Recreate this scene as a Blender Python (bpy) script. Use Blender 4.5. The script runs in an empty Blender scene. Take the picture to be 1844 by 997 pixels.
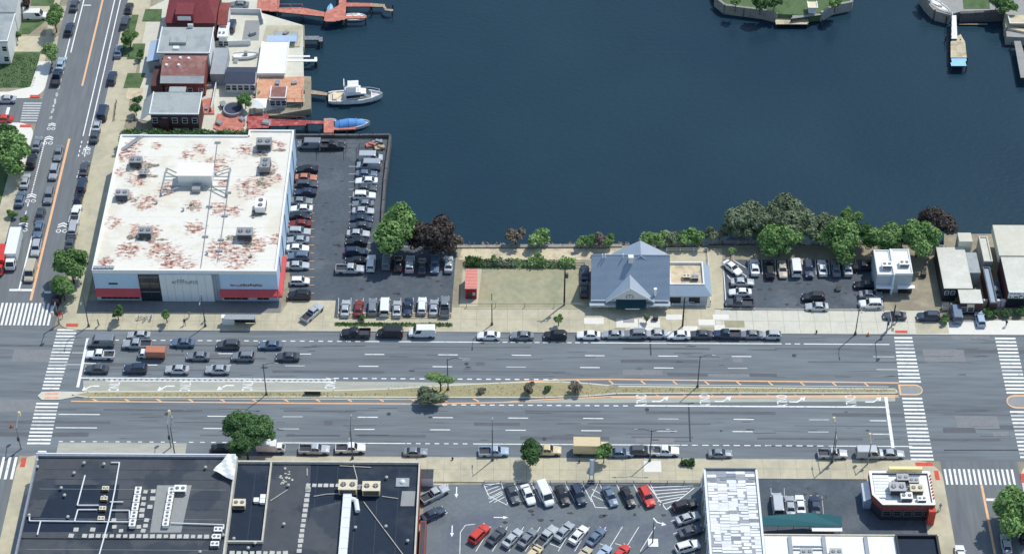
import bpy, math, random
from mathutils import Vector, Matrix
random.seed(7)
sc = bpy.context.scene
COL = sc.collection
# ---------------- camera ----------------
F = 3883.0; TH = math.radians(44); YAW = math.radians(.45); DIST = F/8.93
cam = bpy.data.objects.new('camera', bpy.data.cameras.new('camera')); COL.objects.link(cam)
cam.rotation_euler = (math.radians(90)-TH, 0, YAW)
RM = cam.rotation_euler.to_matrix()
CP = RM @ Vector((0, 0, DIST)); cam.location = CP
cam.data.sensor_fit = 'HORIZONTAL'; cam.data.sensor_width = 36; cam.data.lens = F/1844*36
cam.data.clip_start = 1; cam.data.clip_end = 5000
sc.camera = cam
sc.render.resolution_x, sc.render.resolution_y = 1024, 553
# ---------------- light ----------------
# shadows fall (-.43,-.47) metres per metre of height
SD = Vector((.43, .47, 1)).normalized()
sun = bpy.data.objects.new('sun', bpy.data.lights.new('sun', 'SUN')); COL.objects.link(sun)
sun.data.energy = 3.65; sun.data.angle = math.radians(.6); sun.data.color = (1, .955, .87)
sun.rotation_euler = SD.to_track_quat('Z', 'Y').to_euler(); sun.location = (0, 0, 200)
w = bpy.data.worlds.new('World'); sc.world = w; w.use_nodes = True
nt = w.node_tree; bg = nt.nodes['Background']; sky = nt.nodes.new('ShaderNodeTexSky')
sky.sky_type = 'NISHITA'; sky.sun_disc = False; sky.sun_elevation = math.asin(SD.z)
sky.sun_rotation = math.atan2(SD.x, SD.y); sky.air_density = 1.3; sky.dust_density = .6
nt.links.new(sky.outputs[0], bg.inputs[0]); bg.inputs[1].default_value = .148
sc.view_settings.view_transform = 'Standard'; sc.view_settings.look = 'None'
sc.view_settings.exposure = -.14; sc.view_settings.gamma = 1
sc.cycles.max_bounces = 6; sc.cycles.diffuse_bounces = 3; sc.cycles.glossy_bounces = 2

# ---------------- helpers ----------------
def ray(px, py):
    return RM @ Vector(((px-922)/F, -(py-498.5)/F, -1))
def P(px, py, z=0):
    d = ray(px, py); return CP + d*((z-CP.z)/d.z)
def HT(px, pyb, pyt):
    g = P(px, pyb); d = ray(px, pyt); return (CP + d*((g.y-CP.y)/d.y)).z

def mat(name, col, var=.12, scale=.25, rough=.85, metal=0., fine=1.6, stretch=(1, 1, 1), bump=0, alt=None, spec=.3, coat=0, altlo=.5, althi=.62, local=False):
    m = bpy.data.materials.new(name); m.use_nodes = True
    t = m.node_tree; N = t.nodes; L = t.links
    b = N['Principled BSDF']; b.inputs['Roughness'].default_value = rough
    b.inputs['Metallic'].default_value = metal; b.inputs['Specular IOR Level'].default_value = spec
    b.inputs['Coat Weight'].default_value = coat
    if local:
        g = N.new('ShaderNodeTexCoord'); src = g.outputs['Object']
    else:
        g = N.new('ShaderNodeNewGeometry'); src = g.outputs['Position']
    mp = N.new('ShaderNodeMapping'); mp.inputs['Scale'].default_value = stretch
    L.new(src, mp.inputs[0])
    n1 = N.new('ShaderNodeTexNoise'); n1.inputs['Scale'].default_value = scale; n1.inputs['Detail'].default_value = 6
    n1.inputs['Roughness'].default_value = .65
    n2 = N.new('ShaderNodeTexNoise'); n2.inputs['Scale'].default_value = fine; n2.inputs['Detail'].default_value = 4
    L.new(mp.outputs[0], n1.inputs[0]); L.new(mp.outputs[0], n2.inputs[0])
    ad = N.new('ShaderNodeMath'); ad.operation = 'ADD'; L.new(n1.outputs[0], ad.inputs[0]); L.new(n2.outputs[0], ad.inputs[1])
    r = N.new('ShaderNodeMapRange'); r.inputs[1].default_value = .65; r.inputs[2].default_value = 1.35
    r.inputs[3].default_value = 1-var; r.inputs[4].default_value = 1+var
    L.new(ad.outputs[0], r.inputs[0])
    base = N.new('ShaderNodeRGB'); base.outputs[0].default_value = (*col, 1); out = base.outputs[0]
    if alt:
        n3 = N.new('ShaderNodeTexNoise'); n3.inputs['Scale'].default_value = scale*1.3; n3.inputs['Detail'].default_value = 7
        L.new(mp.outputs[0], n3.inputs[0])
        rr = N.new('ShaderNodeMapRange'); rr.inputs[1].default_value = altlo; rr.inputs[2].default_value = althi
        L.new(n3.outputs[0], rr.inputs[0])
        mx = N.new('ShaderNodeMix'); mx.data_type = 'RGBA'; L.new(rr.outputs[0], mx.inputs[0]); L.new(out, mx.inputs[6])
        mx.inputs[7].default_value = (*alt, 1); out = mx.outputs[2]
    vm = N.new('ShaderNodeVectorMath'); vm.operation = 'SCALE'; L.new(out, vm.inputs[0]); L.new(r.outputs[0], vm.inputs[3])
    L.new(vm.outputs[0], b.inputs['Base Color'])
    if bump:
        bp = N.new('ShaderNodeBump'); bp.inputs['Strength'].default_value = bump; L.new(n2.outputs[0], bp.inputs['Height'])
        L.new(bp.outputs[0], b.inputs['Normal'])
    return m

class MB:
    def __init__(s): s.v = []; s.f = []; s.m = []
    def add(s, vs, fs, m=0):
        o = len(s.v); s.v += [tuple(v) for v in vs]; s.f += [tuple(i+o for i in f) for f in fs]; s.m += [m]*len(fs); return s
    def box(s, x0, x1, y0, y1, z0, z1, m=0):
        if x0 > x1: x0, x1 = x1, x0
        if y0 > y1: y0, y1 = y1, y0
        v = [(x0,y0,z0),(x1,y0,z0),(x1,y1,z0),(x0,y1,z0),(x0,y0,z1),(x1,y0,z1),(x1,y1,z1),(x0,y1,z1)]
        return s.add(v, [(3,2,1,0),(4,5,6,7),(0,1,5,4),(1,2,6,5),(2,3,7,6),(3,0,4,7)], m)
    def cb(s, cx, cy, z0, lx, ly, lz, m=0, rz=0):
        c, q = math.cos(rz), math.sin(rz); v = []
        for z in (z0, z0+lz):
            for a, b in ((-1,-1),(1,-1),(1,1),(-1,1)):
                x, y = a*lx/2, b*ly/2; v.append((cx+c*x-q*y, cy+q*x+c*y, z))
        return s.add(v, [(3,2,1,0),(4,5,6,7),(0,1,5,4),(1,2,6,5),(2,3,7,6),(3,0,4,7)], m)
    def prism(s, poly, z0, z1, m=0):
        poly = [(p[0], p[1]) for p in poly]
        a = sum(poly[i-1][0]*poly[i][1]-poly[i][0]*poly[i-1][1] for i in range(len(poly)))
        if a < 0: poly = poly[::-1]
        n = len(poly)
        v = [(x, y, z0) for x, y in poly]+[(x, y, z1) for x, y in poly]
        return s.add(v, [tuple(range(n))[::-1], tuple(range(n, 2*n))]+[(i, (i+1) % n, n+(i+1) % n, n+i) for i in range(n)], m)
    def cyl(s, x, y, z0, z1, r0, r1=None, n=12, m=0):
        if r1 is None: r1 = r0
        v = [(x+r0*math.cos(6.28318*i/n), y+r0*math.sin(6.28318*i/n), z0) for i in range(n)]
        v += [(x+r1*math.cos(6.28318*i/n), y+r1*math.sin(6.28318*i/n), z1) for i in range(n)]
        return s.add(v, [tuple(range(n))[::-1], tuple(range(n, 2*n))]+[(i, (i+1) % n, n+(i+1) % n, n+i) for i in range(n)], m)
    def tube(s, p, q, r0, r1=None, n=6, m=0):
        p = Vector(p); q = Vector(q); r1 = r0 if r1 is None else r1
        d = (q-p).normalized(); a = d.cross(Vector((0, 0, 1)) if abs(d.z) < .9 else Vector((1, 0, 0))).normalized(); b = d.cross(a)
        v = [p+(a*math.cos(6.28318*i/n)+b*math.sin(6.28318*i/n))*r0 for i in range(n)]
        v += [q+(a*math.cos(6.28318*i/n)+b*math.sin(6.28318*i/n))*r1 for i in range(n)]
        return s.add(v, [tuple(range(n))[::-1], tuple(range(n, 2*n))]+[(i, (i+1) % n, n+(i+1) % n, n+i) for i in range(n)], m)
    def line(s, pts, r, n=6, m=0):
        for a, b in zip(pts, pts[1:]): s.tube(a, b, r, r, n, m)
        return s
    def loft(s, rings, m=0, closed=True):
        n = len(rings[0]); o = []
        for r in rings: o += r
        fs = []
        for k in range(len(rings)-1):
            for i in range(n if closed else n-1):
                j = (i+1) % n; fs.append((k*n+i, k*n+j, (k+1)*n+j, (k+1)*n+i))
        if closed:
            fs.append(tuple(range(n))[::-1]); fs.append(tuple((len(rings)-1)*n+i for i in range(n)))
        return s.add(o, fs, m)
    def mesh(s, name, mats, org=(0, 0, 0), smooth=False):
        me = bpy.data.meshes.new(name)
        me.from_pydata([(a-org[0], b-org[1], c-org[2]) for a, b, c in s.v], [], s.f)
        for mm in (mats if isinstance(mats, (list, tuple)) else [mats]): me.materials.append(mm)
        if any(s.m): me.polygons.foreach_set('material_index', s.m)
        if smooth: me.polygons.foreach_set('use_smooth', [True]*len(s.f))
        me.update(); return me
WO = {}
def link(o, parent=None):
    COL.objects.link(o)
    if parent: o.parent = parent
    return o
def obj(name, mb, mats, parent=None, org=None, smooth=False):
    if org is None: org = WO[parent.name] if parent else (0, 0, 0)
    o = bpy.data.objects.new(name, mb.mesh(name, mats, org, smooth)); link(o, parent)
    if not parent: o.location = org
    WO[o.name] = tuple(org); return o
def tag(o, label=None, cat=None, group=None, kind=None):
    if label: o['label'] = label
    if cat: o['category'] = cat
    if group: o['group'] = group
    if kind: o['kind'] = kind
    return o
def thing(name, loc, label, cat, group=None, rz=0):
    o = bpy.data.objects.new(name, None); link(o); o.location = loc; o.rotation_euler[2] = rz
    WO[o.name] = tuple(loc); return tag(o, label, cat, group)
def struct(name, mb, mats, label=None): return tag(obj(name, mb, mats), label, None, None, 'structure')
def kit_place(kit, name, loc, rz, label, cat, group=None, over=None, scale=1):
    """kit: list of (part name, mesh, parent index or None). over: {slot-0 mesh name: material}"""
    r = bpy.data.objects.new(name, None); link(r); r.location = loc; r.rotation_euler[2] = rz
    r.scale = (scale,)*3 if not isinstance(scale, tuple) else scale; tag(r, label, cat, group); os = []
    for pn, me, pi in kit:
        o = bpy.data.objects.new(pn, me); link(o, r if pi is None else os[pi]); os.append(o)
        if over and pn in over:
            o.material_slots[0].link = 'OBJECT'; o.material_slots[0].material = over[pn]
    return r
_unit = {}
def sheet(parent, name, x0, x1, y0, y1, z, m, rz=0):
    """a painted marking: one thin shared sheet, scaled"""
    if m.name not in _unit:
        me = bpy.data.meshes.new('sheet_'+m.name); me.from_pydata([(-.5,-.5,0),(.5,-.5,0),(.5,.5,0),(-.5,.5,0)], [], [(0,1,2,3)]); me.materials.append(m); _unit[m.name] = me
    o = bpy.data.objects.new(name, _unit[m.name]); link(o, parent)
    po = WO.get(parent.name, (0, 0, 0)) if parent else (0, 0, 0)
    o.location = ((x0+x1)/2-po[0], (y0+y1)/2-po[1], z-po[2]); o.scale = (abs(x1-x0), abs(y1-y0), 1); o.rotation_euler[2] = rz
    return o
def bline(parent, name, a, b, wd, z, m):
    a = Vector(a[:2]); b = Vector(b[:2]); c = (a+b)/2; d = b-a
    return sheet(parent, name, c.x-d.length/2, c.x+d.length/2, c.y-wd/2, c.y+wd/2, z, m, math.atan2(d.y, d.x))
def pp(*q, z=0): return [P(q[i], q[i+1], z) for i in range(0, len(q), 2)]

# ---------------- materials ----------------
M = {}
def mk(k, *a, **b): M[k] = mat(k, *a, **b); return M[k]
mk('asphalt', (.178,.205,.222), .23, .12, .9, fine=.9, stretch=(.12, 1.6, 1), alt=(.145,.168,.185), altlo=.48, althi=.66)
mk('asphalt_side', (.17,.188,.198), .2, .12, .9, fine=.9, stretch=(1.5, .14, 1), alt=(.16,.173,.198), altlo=.48, althi=.66)
mk('asphalt_lot', (.088,.108,.130), .2, .12, .9, alt=(.118,.138,.158), fine=1.2)
mk('asphalt_southlot', (.158,.185,.202), .16, .1, .9, alt=(.13,.15,.185), fine=1.3)
mk('asphalt_pale', (.41,.415,.36), .14, .2, .9, stretch=(.2, 1, 1))
mk('crack', (.06,.068,.085), .2, 1, .8)
mk('concrete', (.53,.49,.355), .13, .15, .9, alt=(.46,.43,.32), fine=.8)
mk('concrete_light', (.62,.605,.505), .09, .2, .9, alt=(.6,.6,.52), fine=1.)
mk('concrete_new', (.76,.75,.68), .05, .2, .9)
mk('concrete_grey', (.34,.345,.33), .14, .2, .9, fine=1.2)
mk('forecourt', (.21,.215,.215), .14, .2, .9, fine=1.2)
mk('kerb', (.44,.43,.39), .12, .4, .9)
mk('soil', (.30,.27,.2), .2, .2, .95, fine=.9, alt=(.36,.33,.24))
mk('gravel', (.375,.355,.235), .15, .12, .95, alt=(.31,.315,.21), fine=.9)
mk('sandy', (.62,.54,.38), .16, .3, .95, alt=(.45,.39,.28), fine=1.2)
mk('dry_grass', (.36,.33,.19), .13, .2, .95, stretch=(.3, 1, 1), fine=2)
mk('grass', (.105,.165,.075), .28, .3, .95, alt=(.07,.125,.05), fine=3)
mk('paint_white', (.86,.87,.85), .16, .8, .8, fine=5, alt=(.55,.57,.57), altlo=.56, althi=.7)
mk('paint_orange', (.82,.5,.28), .14, .8, .8, fine=4)
mk('paint_worn', (.55,.57,.56), .2, 1.2, .8, fine=6)
mk('tactile_red', (.62,.1,.07), .2, 2, .8)
mk('tactile_orange', (.78,.4,.28), .15, 2, .8)
mk('white_metal', (.84,.85,.84), .06, .6, .5)
mk('white_wall', (.74,.76,.76), .08, .5, .7)
mk('cream', (.72,.64,.47), .1, .6, .7)
mk('grey_metal', (.3,.32,.34), .15, 1, .5, metal=.3)
mk('mid_grey', (.33,.36,.39), .12, .5, .7)
mk('dark_metal', (.05,.055,.065), .2, 1, .5)
mk('pole_metal', (.09,.1,.11), .15, 1, .5)
mk('dark_glass', (.02,.03,.045), .15, 1, .12, spec=.6)
mk('opening', (.025,.032,.045), .2, 1, .6)
mk('facade_grey', (.72,.79,.83), .05, .3, .75)
mk('blue_wall', (.47,.66,.85), .07, .3, .75)
mk('blue_pale', (.40,.52,.68), .08, .3, .7)
mk('grey_wall', (.40,.46,.5), .07, .3, .75)
mk('red_awning', (.60,.10,.11), .08, .5, .7)
mk('brick_red', (.26,.075,.065), .25, .6, .85)
mk('brick_dark', (.10,.05,.05), .25, .6, .85)
mk('roof_red', (.20,.045,.055), .15, .4, .85)
mk('roof_brown', (.27,.13,.115), .2, .5, .85, alt=(.33,.18,.16))
mk('roof_grey', (.37,.405,.405), .1, .25, .8, alt=(.30,.34,.355))
mk('roof_white', (.82,.84,.84), .05, .3, .7)
mk('roof_navy', (.045,.06,.1), .12, .5, .7)
mk('roof_slate', (.32,.405,.50), .09, .3, .7, fine=3.5)
mk('roof_slate_lit', (.36,.42,.49), .08, .3, .7, fine=3.5)  # same slate with sunlit brightness put into its colour
mk('roof_tan', (.62,.62,.55), .1, .25, .85, alt=(.68,.68,.61))
mk('roof_tan_warm', (.62,.52,.36), .16, .6, .85, alt=(.46,.41,.32))
mk('roof_black', (.072,.082,.095), .16, .12, .8, alt=(.045,.056,.074), fine=.6, altlo=.5, althi=.56)
mk('roof_black_wet', (.013,.026,.048), .2, .12, .8, alt=(.034,.047,.068), fine=.7, altlo=.5, althi=.6)
mk('mat_grey', (.30,.315,.31), .1, .5, .9)
mk('paver', (.52,.52,.48), .15, 1, .9)
mk('duct_white', (.76,.79,.82), .08, 1, .5)
mk('parapet_grey', (.25,.28,.33), .15, .5, .8)
mk('parapet_cream', (.55,.53,.46), .15, .5, .8)
mk('teal', (.022,.13,.15), .06, .4, .7)
mk('green_sign', (.008,.05,.06), .1, .6, .6)
mk('deck_red', (.55,.20,.15), .18, .8, .85, alt=(.62,.28,.22))
mk('deck_crimson', (.38,.08,.08), .2, .6, .85, alt=(.52,.17,.15))
mk('deck_orange', (.68,.38,.24), .12, .6, .85, alt=(.6,.3,.2))
mk('deck_grey', (.22,.25,.27), .2, .8, .85)
mk('wood', (.42,.33,.23), .2, .8, .85)
mk('wood_dark', (.06,.05,.045), .2, .8, .9)
mk('seawall', (.12,.12,.125), .25, .8, .9)
mk('stone', (.3,.29,.26), .25, 1, .9)
mk('shed_roof', (.68,.27,.22), .1, .6, .75)
mk('shed_wall', (.33,.02,.045), .25, .8, .8)
mk('tyre', (.012,.013,.015), .1, 4, .8)
mk('rim', (.3,.31,.33), .1, 4, .4, metal=.6)
mk('head_lamp', (.75,.78,.8), .03, 4, .15)
mk('tail_lamp', (.45,.015,.015), .05, 4, .3)
mk('boat_white', (.84,.84,.82), .05, 1, .35, alt=(.7,.69,.66))
mk('boat_blue', (.10,.30,.66), .08, .8, .7)
mk('light_blue', (.33,.62,.9), .05, .8, .6)
mk('yellow_sign', (.86,.74,.36), .05, 1, .6)
mk('skin', (.35,.2,.14), .05, 5, .6)
mk('cloth_dark', (.03,.035,.05), .1, 5, .9)
mk('orange_plastic', (.8,.25,.05), .05, 5, .6)
mk('bark', (.1,.08,.06), .2, 3, .95, local=True)
mk('trash_green', (.03,.14,.05), .1, 2, .7)
PAINT = {
 'white':(.80,.82,.82),'silver':(.46,.50,.53),'light grey':(.38,.42,.46),'grey':(.22,.25,.28),'dark grey':(.075,.09,.11),'black':(.014,.018,.026),
 'navy':(.022,.042,.085),'blue grey':(.13,.19,.27),'blue':(.04,.12,.3),'light blue':(.36,.48,.6),'red':(.62,.05,.035),'dark red':(.2,.03,.025),
 'beige':(.68,.56,.34),'tan':(.5,.45,.35),'rusty red':(.5,.2,.12)}
CARM = {k: mat('paint_'+k.replace(' ', '_'), c, .05, 1.5, .32, metal=.15 if k in ('silver','light grey','grey','dark grey','blue grey') else 0, spec=.5, coat=.35, local=True) for k, c in PAINT.items()}

def leafmat(name, a, b, c):
    m = bpy.data.materials.new(name); m.use_nodes = True; t = m.node_tree; N = t.nodes; L = t.links
    bs = N['Principled BSDF']; bs.inputs['Roughness'].default_value = .75; bs.inputs['Specular IOR Level'].default_value = .15
    g = N.new('ShaderNodeNewGeometry'); tc = N.new('ShaderNodeTexCoord'); oi = N.new('ShaderNodeObjectInfo')
    n = N.new('ShaderNodeTexNoise'); n.inputs['Scale'].default_value = 2.2; n.inputs['Detail'].default_value = 3
    L.new(tc.outputs['Object'], n.inputs[0])
    cr = N.new('ShaderNodeValToRGB'); cr.color_ramp.elements[0].color = (*a, 1); cr.color_ramp.elements[1].color = (*c, 1)
    cr.color_ramp.elements[0].position = .25; cr.color_ramp.elements[1].position = .8
    e = cr.color_ramp.elements.new(.52); e.color = (*b, 1)
    ad = N.new('ShaderNodeMath'); ad.operation = 'MULTIPLY_ADD'; L.new(g.outputs['Random Per Island'], ad.inputs[0]); ad.inputs[1].default_value = .55
    sb = N.new('ShaderNodeMath'); sb.operation = 'SUBTRACT'; L.new(n.outputs[0], sb.inputs[0]); sb.inputs[1].default_value = .24
    L.new(sb.outputs[0], ad.inputs[2]); L.new(ad.outputs[0], cr.inputs[0])
    hs = N.new('ShaderNodeHueSaturation'); L.new(cr.outputs[0], hs.inputs['Color'])
    mr = N.new('ShaderNodeMapRange'); mr.inputs[3].default_value = 1.35; mr.inputs[4].default_value = 1.75; L.new(oi.outputs['Random'], mr.inputs[0]); L.new(mr.outputs[0], hs.inputs['Value'])
    L.new(hs.outputs[0], bs.inputs['Base Color'])
    tr = N.new('ShaderNodeBsdfTranslucent'); L.new(hs.outputs[0], tr.inputs[0]); ms = N.new('ShaderNodeMixShader'); ms.inputs[0].default_value = .25
    L.new(bs.outputs[0], ms.inputs[1]); L.new(tr.outputs[0], ms.inputs[2]); L.new(ms.outputs[0], N['Material Output'].inputs[0]); return m
LM = {'green': leafmat('leaf_green', (.06,.12,.04), (.115,.20,.07), (.20,.31,.12)),
      'dark': leafmat('leaf_dark', (.04,.085,.035), (.065,.13,.05), (.11,.19,.075)),
      'bright': leafmat('leaf_bright', (.12,.2,.07), (.18,.28,.11), (.26,.37,.16)),
      'purple': leafmat('leaf_purple', (.035,.032,.033), (.065,.055,.052), (.105,.09,.08)),
      'brown': leafmat('leaf_brown', (.09,.08,.065), (.16,.14,.11), (.24,.21,.165)),
      'olive': leafmat('leaf_olive', (.075,.105,.065), (.13,.17,.105), (.2,.24,.155))}
# ================= GROUND, WATER, ROADS =================
wm = bpy.data.materials.new('water'); wm.use_nodes = True
def water_nodes():
    t = wm.node_tree; N = t.nodes; L = t.links; b = N['Principled BSDF']
    b.inputs['Roughness'].default_value = .22; b.inputs['IOR'].default_value = 1.33; b.inputs['Specular IOR Level'].default_value = .4
    g = N.new('ShaderNodeNewGeometry')
    n = N.new('ShaderNodeTexNoise'); n.inputs['Scale'].default_value = .018; n.inputs['Detail'].default_value = 4; L.new(g.outputs['Position'], n.inputs[0])
    cr = N.new('ShaderNodeValToRGB'); cr.color_ramp.elements[0].color = (.013,.038,.062,1); cr.color_ramp.elements[1].color = (.018,.049,.072,1)
    cr.color_ramp.elements[0].position = .35; cr.color_ramp.elements[1].position = .65
    L.new(n.outputs[0], cr.inputs[0]); L.new(cr.outputs[0], b.inputs['Base Color'])
    n2 = N.new('ShaderNodeTexNoise'); n2.inputs['Scale'].default_value = 1.1; n2.inputs['Detail'].default_value = 5
    mp = N.new('ShaderNodeMapping'); mp.inputs['Scale'].default_value = (.6, 1, 1); L.new(g.outputs['Position'], mp.inputs[0]); L.new(mp.outputs[0], n2.inputs[0])
    bp = N.new('ShaderNodeBump'); bp.inputs['Strength'].default_value = .32; bp.inputs['Distance'].default_value = .3
    L.new(n2.outputs[0], bp.inputs['Height']); L.new(bp.outputs[0], b.inputs['Normal'])
water_nodes()
WZ = -1.7
struct('water', MB().add([(-1500,-400,WZ),(1500,-400,WZ),(1500,1600,WZ),(-1500,1600,WZ)], [(0,1,2,3)]), wm, 'dark navy harbour water, nearly flat')
def w2(*q): return [(p.x, p.y) for p in pp(*q)]
shore = w2(1700,441, 1560,441, 1290,442, 1130,442, 960,443, 820,444, 760,444, 690,440, 684,400, 692,330, 703,247, 640,247, 525,247, 460,247, 458,214,
           560,196, 560,138, 520,136, 522,104, 548,84, 548,46, 480,44, 470,24)
land = [(-1500,-400), (1500,-400), (1500, P(1844,421).y), (P(1844,421).x, P(1844,421).y), (P(1700,421).x, P(1700,421).y)] + shore + [(shore[-1][0], 160), (shore[-1][0]-6, 1500), (-1500, 1500)]
struct('ground', MB().prism(land, -6, 0), M['soil'], 'bare earth and hard ground under the whole shore')
AVN, AVS = -15.6, -48.4     # kerb lines of the avenue
# side street (north-west), second side street (south-east), street at the far bottom left
SWx0, SWx1 = -104, -90
R2x0, R2x1 = P(1700,870).x, P(1838,862).x
BLx = P(30,840).x
av = struct('avenue', MB().prism([(-900,AVS),(900,AVS),(900,AVN),(-900,AVN)], -1, .02), M['asphalt'], 'wide grey asphalt avenue with worn lanes')
st = struct('side_street', MB().prism([(SWx0,AVN),(SWx1,AVN),(SWx1,900),(SWx0,900)], -1, .02), M['asphalt_side'], 'side street running north beside the big store')
st2 = struct('south_street', MB().prism([(R2x0,-300),(R2x1,-300),(R2x1,AVS),(R2x0,AVS)], -1, .02), M['asphalt_side'], 'street running south at the lower right corner')
st3 = struct('west_street', MB().prism([(BLx-13,-300),(BLx,-300),(BLx,AVS),(BLx-13,AVS)], -1, .02), M['asphalt_side'], 'street running south at the lower left edge')
CSy0, CSy1 = P(60,222).y, P(60,178).y
cst = struct('cross_street', MB().prism([(-900,CSy0),(SWx0,CSy0),(SWx0,CSy1),(-900,CSy1)], -1, .02), M['asphalt_side'], 'small street joining the side street at the left edge')

def arc(cx, cy, r, a0, a1, n=7): return [(cx+r*math.cos(math.radians(a0+(a1-a0)*i/n)), cy+r*math.sin(math.radians(a0+(a1-a0)*i/n))) for i in range(n+1)]
def slab(name, poly, m, label, z=.14, kerb=True, parent=None):
    a = sum(poly[i-1][0]*poly[i][1]-poly[i][0]*poly[i-1][1] for i in range(len(poly)))
    o = struct(name, MB().prism(poly, -1, z), m, label)
    return o
def R(x0, x1, y0, y1): return [(x0,y0),(x1,y0),(x1,y1),(x0,y1)]
# north sidewalk of the avenue
NSy = P(900,556).y      # back edge
xe = P(600,590).x
slab('sidewalk', arc(SWx1+4, AVN+4, 4, 180, 270)+[(xe,AVN),(xe,P(300,563).y),(-84.6,P(300,563).y),(-84.6,160),(SWx1,160)], M['concrete'], 'concrete sidewalk wrapping the corner of the big store')
slab('forecourt', R(-84.5, P(505,560).x, P(300,563).y+.02, P(300,543).y), M['forecourt'], 'grey paving in front of the big store facade', .15)
slab('sidewalk', [(xe+.01,AVN),(P(812,598).x,AVN),(P(812,598).x,NSy-1.2),(P(608,570).x,NSy-1.2),(P(608,570).x,P(600,573).y),(xe+.01,P(600,573).y)], M['concrete'], 'narrow sidewalk below the parked cars west of the empty lot')
slab('sidewalk', R(P(812,598).x+.01, P(1058,598).x, AVN, P(930,555).y), M['concrete'], 'tan sidewalk in front of the empty gravel lot')
slab('sidewalk', R(P(1058,598).x+.01, P(1290,598).x, AVN, P(1150,553).y), M['concrete'], 'patched sidewalk in front of the slate roofed restaurant')
slab('sidewalk', R(P(1290,598).x+.01, P(1690,598).x, AVN, P(1450,559).y), M['concrete_light'], 'pale wide sidewalk in front of the small parking lot')
slab('sidewalk', R(P(1690,598).x+.01, 400, AVN, P(1750,577).y), M['concrete_new'], 'nearly white sidewalk before the right-hand buildings')
dv = struct('driveway_apron', MB().box(P(1648,590).x, P(1707,590).x, AVN+.2, P(1670,579).y, .1, .155), M['concrete'], 'tan driveway apron in the pale sidewalk')
dvy = struct('driveway', MB().prism([P(505,566).to_tuple()[:2], (xe, P(600,566).y), (xe, P(600,541).y), (P(520,541).x, P(520,541).y)], -.5, .05), M['concrete'], 'tan driveway between the store and its car park')
# grass verge strip
ver = struct('verge', MB().box(P(602,588).x, P(815,590).x, P(700,588).y, P(700,582).y, .1, .17), M['grass'], 'thin weedy verge along the narrow sidewalk')
# pale replaced slabs in the restaurant sidewalk (each its own piece)
sw = bpy.data.objects['sidewalk.003']
for (a,b,c,d) in [(1052,573,1087,584),(1110,575,1150,590),(1150,575,1188,590),(1136,590,1176,597),(1199,567,1228,576),(1258,576,1287,586),(1284,567,1312,576),(1287,586,1305,597),(1230,588,1256,596)]:
    p, q = P(a, d), P(c, b); obj('slab', MB().box(p.x, q.x, p.y, q.y, .1, .16), M['concrete_new'], sw)
for (a,b,c,d) in [(1305,578,1340,590),(1262,590,1290,598)]:
    p, q = P(a, d), P(c, b); obj('slab', MB().box(p.x, q.x, p.y, q.y, .1, .157), M['gravel'], sw)
# kerbs (granite edging stones along the avenue)
kb = MB(); x = -86
kroot = struct('kerb', MB().box(-86, 400, AVN-.16, AVN-.005, -.5, .15).box(P(60,830).x+2, R2x0-5, AVS+.005, AVS+.16, -.5, .15), M['kerb'], 'stone kerb edging both sides of the avenue')
# west side blocks of the side street
cw = M['concrete']; 
slab('sidewalk', arc(SWx0-4, CSy0-4, 4, 0, 90)+[(-140,CSy0),(-140,CSy0-2),(SWx0-3.2,CSy0-2.4),(SWx0-3.2,CSy0-16),(SWx0,CSy0-16)], M['concrete_new'], 'white concrete corner with red tactile pad south of the small cross street')
slab('sidewalk', R(SWx0-3, SWx0, AVN, CSy0-16.01), cw, 'tan sidewalk on the left edge of the side street')
slab('sidewalk', arc(SWx0-4, CSy1+4, 4, 270, 360)+[(SWx0,CSy1+13),(SWx0-3,CSy1+13),(SWx0-3.3,CSy1+4),(SWx0-8,CSy1+2.2),(-140,CSy1+2),(-140,CSy1)], M['concrete_new'], 'white concrete corner north of the small cross street')
slab('sidewalk', R(SWx0-3, SWx0-1.6, CSy1+13.01, 160), cw, 'sidewalk beside lawns at the upper left')
lawn1 = struct('lawn', MB().prism(w2(-60,158, 62,158, 74,95, -60,95), 0, .1), M['grass'], 'square green lawn at the left above the cross street')
struct('lawn', MB().prism(w2(22,62, 52,62, 82,38, 40,38), 0, .1), M['grass'], 'small lawn under the street tree at the upper left')
struct('lawn', MB().prism(w2(55,12, 108,12, 114,-20, 60,-20), 0, .1), M['grass'], 'grass corner at the very top left')
struct('lawn', MB().prism(w2(-60,375, 8,375, 48,236, -60,236), 0, .1), M['grass'], 'shaded grass block below the cross street')
struct('driveway', MB().prism(w2(10,94, 100,94, 106,66, 14,66), 0, .09), M['concrete'], 'double tan driveway at the upper left')
struct('driveway', MB().prism(w2(30,38, 112,38, 120,12, 36,12), 0, .09), M['concrete'], 'driveway with a parked white van at the upper left')
# strips in front of the houses right of the side street
struct('verge', MB().prism(w2(222,160, 252,160, 262,133, 230,133), .1, .2), M['grass'], 'green yard patch before the brown-roofed house')
struct('verge', MB().prism(w2(256,40, 290,40, 292,18, 262,18), .1, .2), M['grass'], 'green yard patch before the red-roofed house')
struct('verge', MB().prism(w2(228,108, 258,108, 262,80, 240,80), .1, .2), M['grass'], 'green yard patch before the large grey house')
struct('verge', MB().prism(w2(214,104, 232,104, 250,28, 238,28), .14, .2), M['grass'], 'long kerbside grass strip by the side street')
struct('yard', MB().prism(w2(216,218, 240,218, 245,192, 222,192), .1, .2), M['concrete'], 'walled paved yard before the nearest grey house')
struct('yard', MB().prism(w2(226,180, 256,180, 258,160, 230,160), .1, .19), M['roof_tan_warm'], 'pink paved forecourt beside the brown-roofed house')
struct('yard', MB().prism(w2(243,215, 400,240, 460,247, 458,205, 548,185, 545,46, 470,24, 470,-40, 385,-40, 262,18), -.5, .12), M['concrete_light'], 'pale concrete yards between the waterfront houses')

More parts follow.
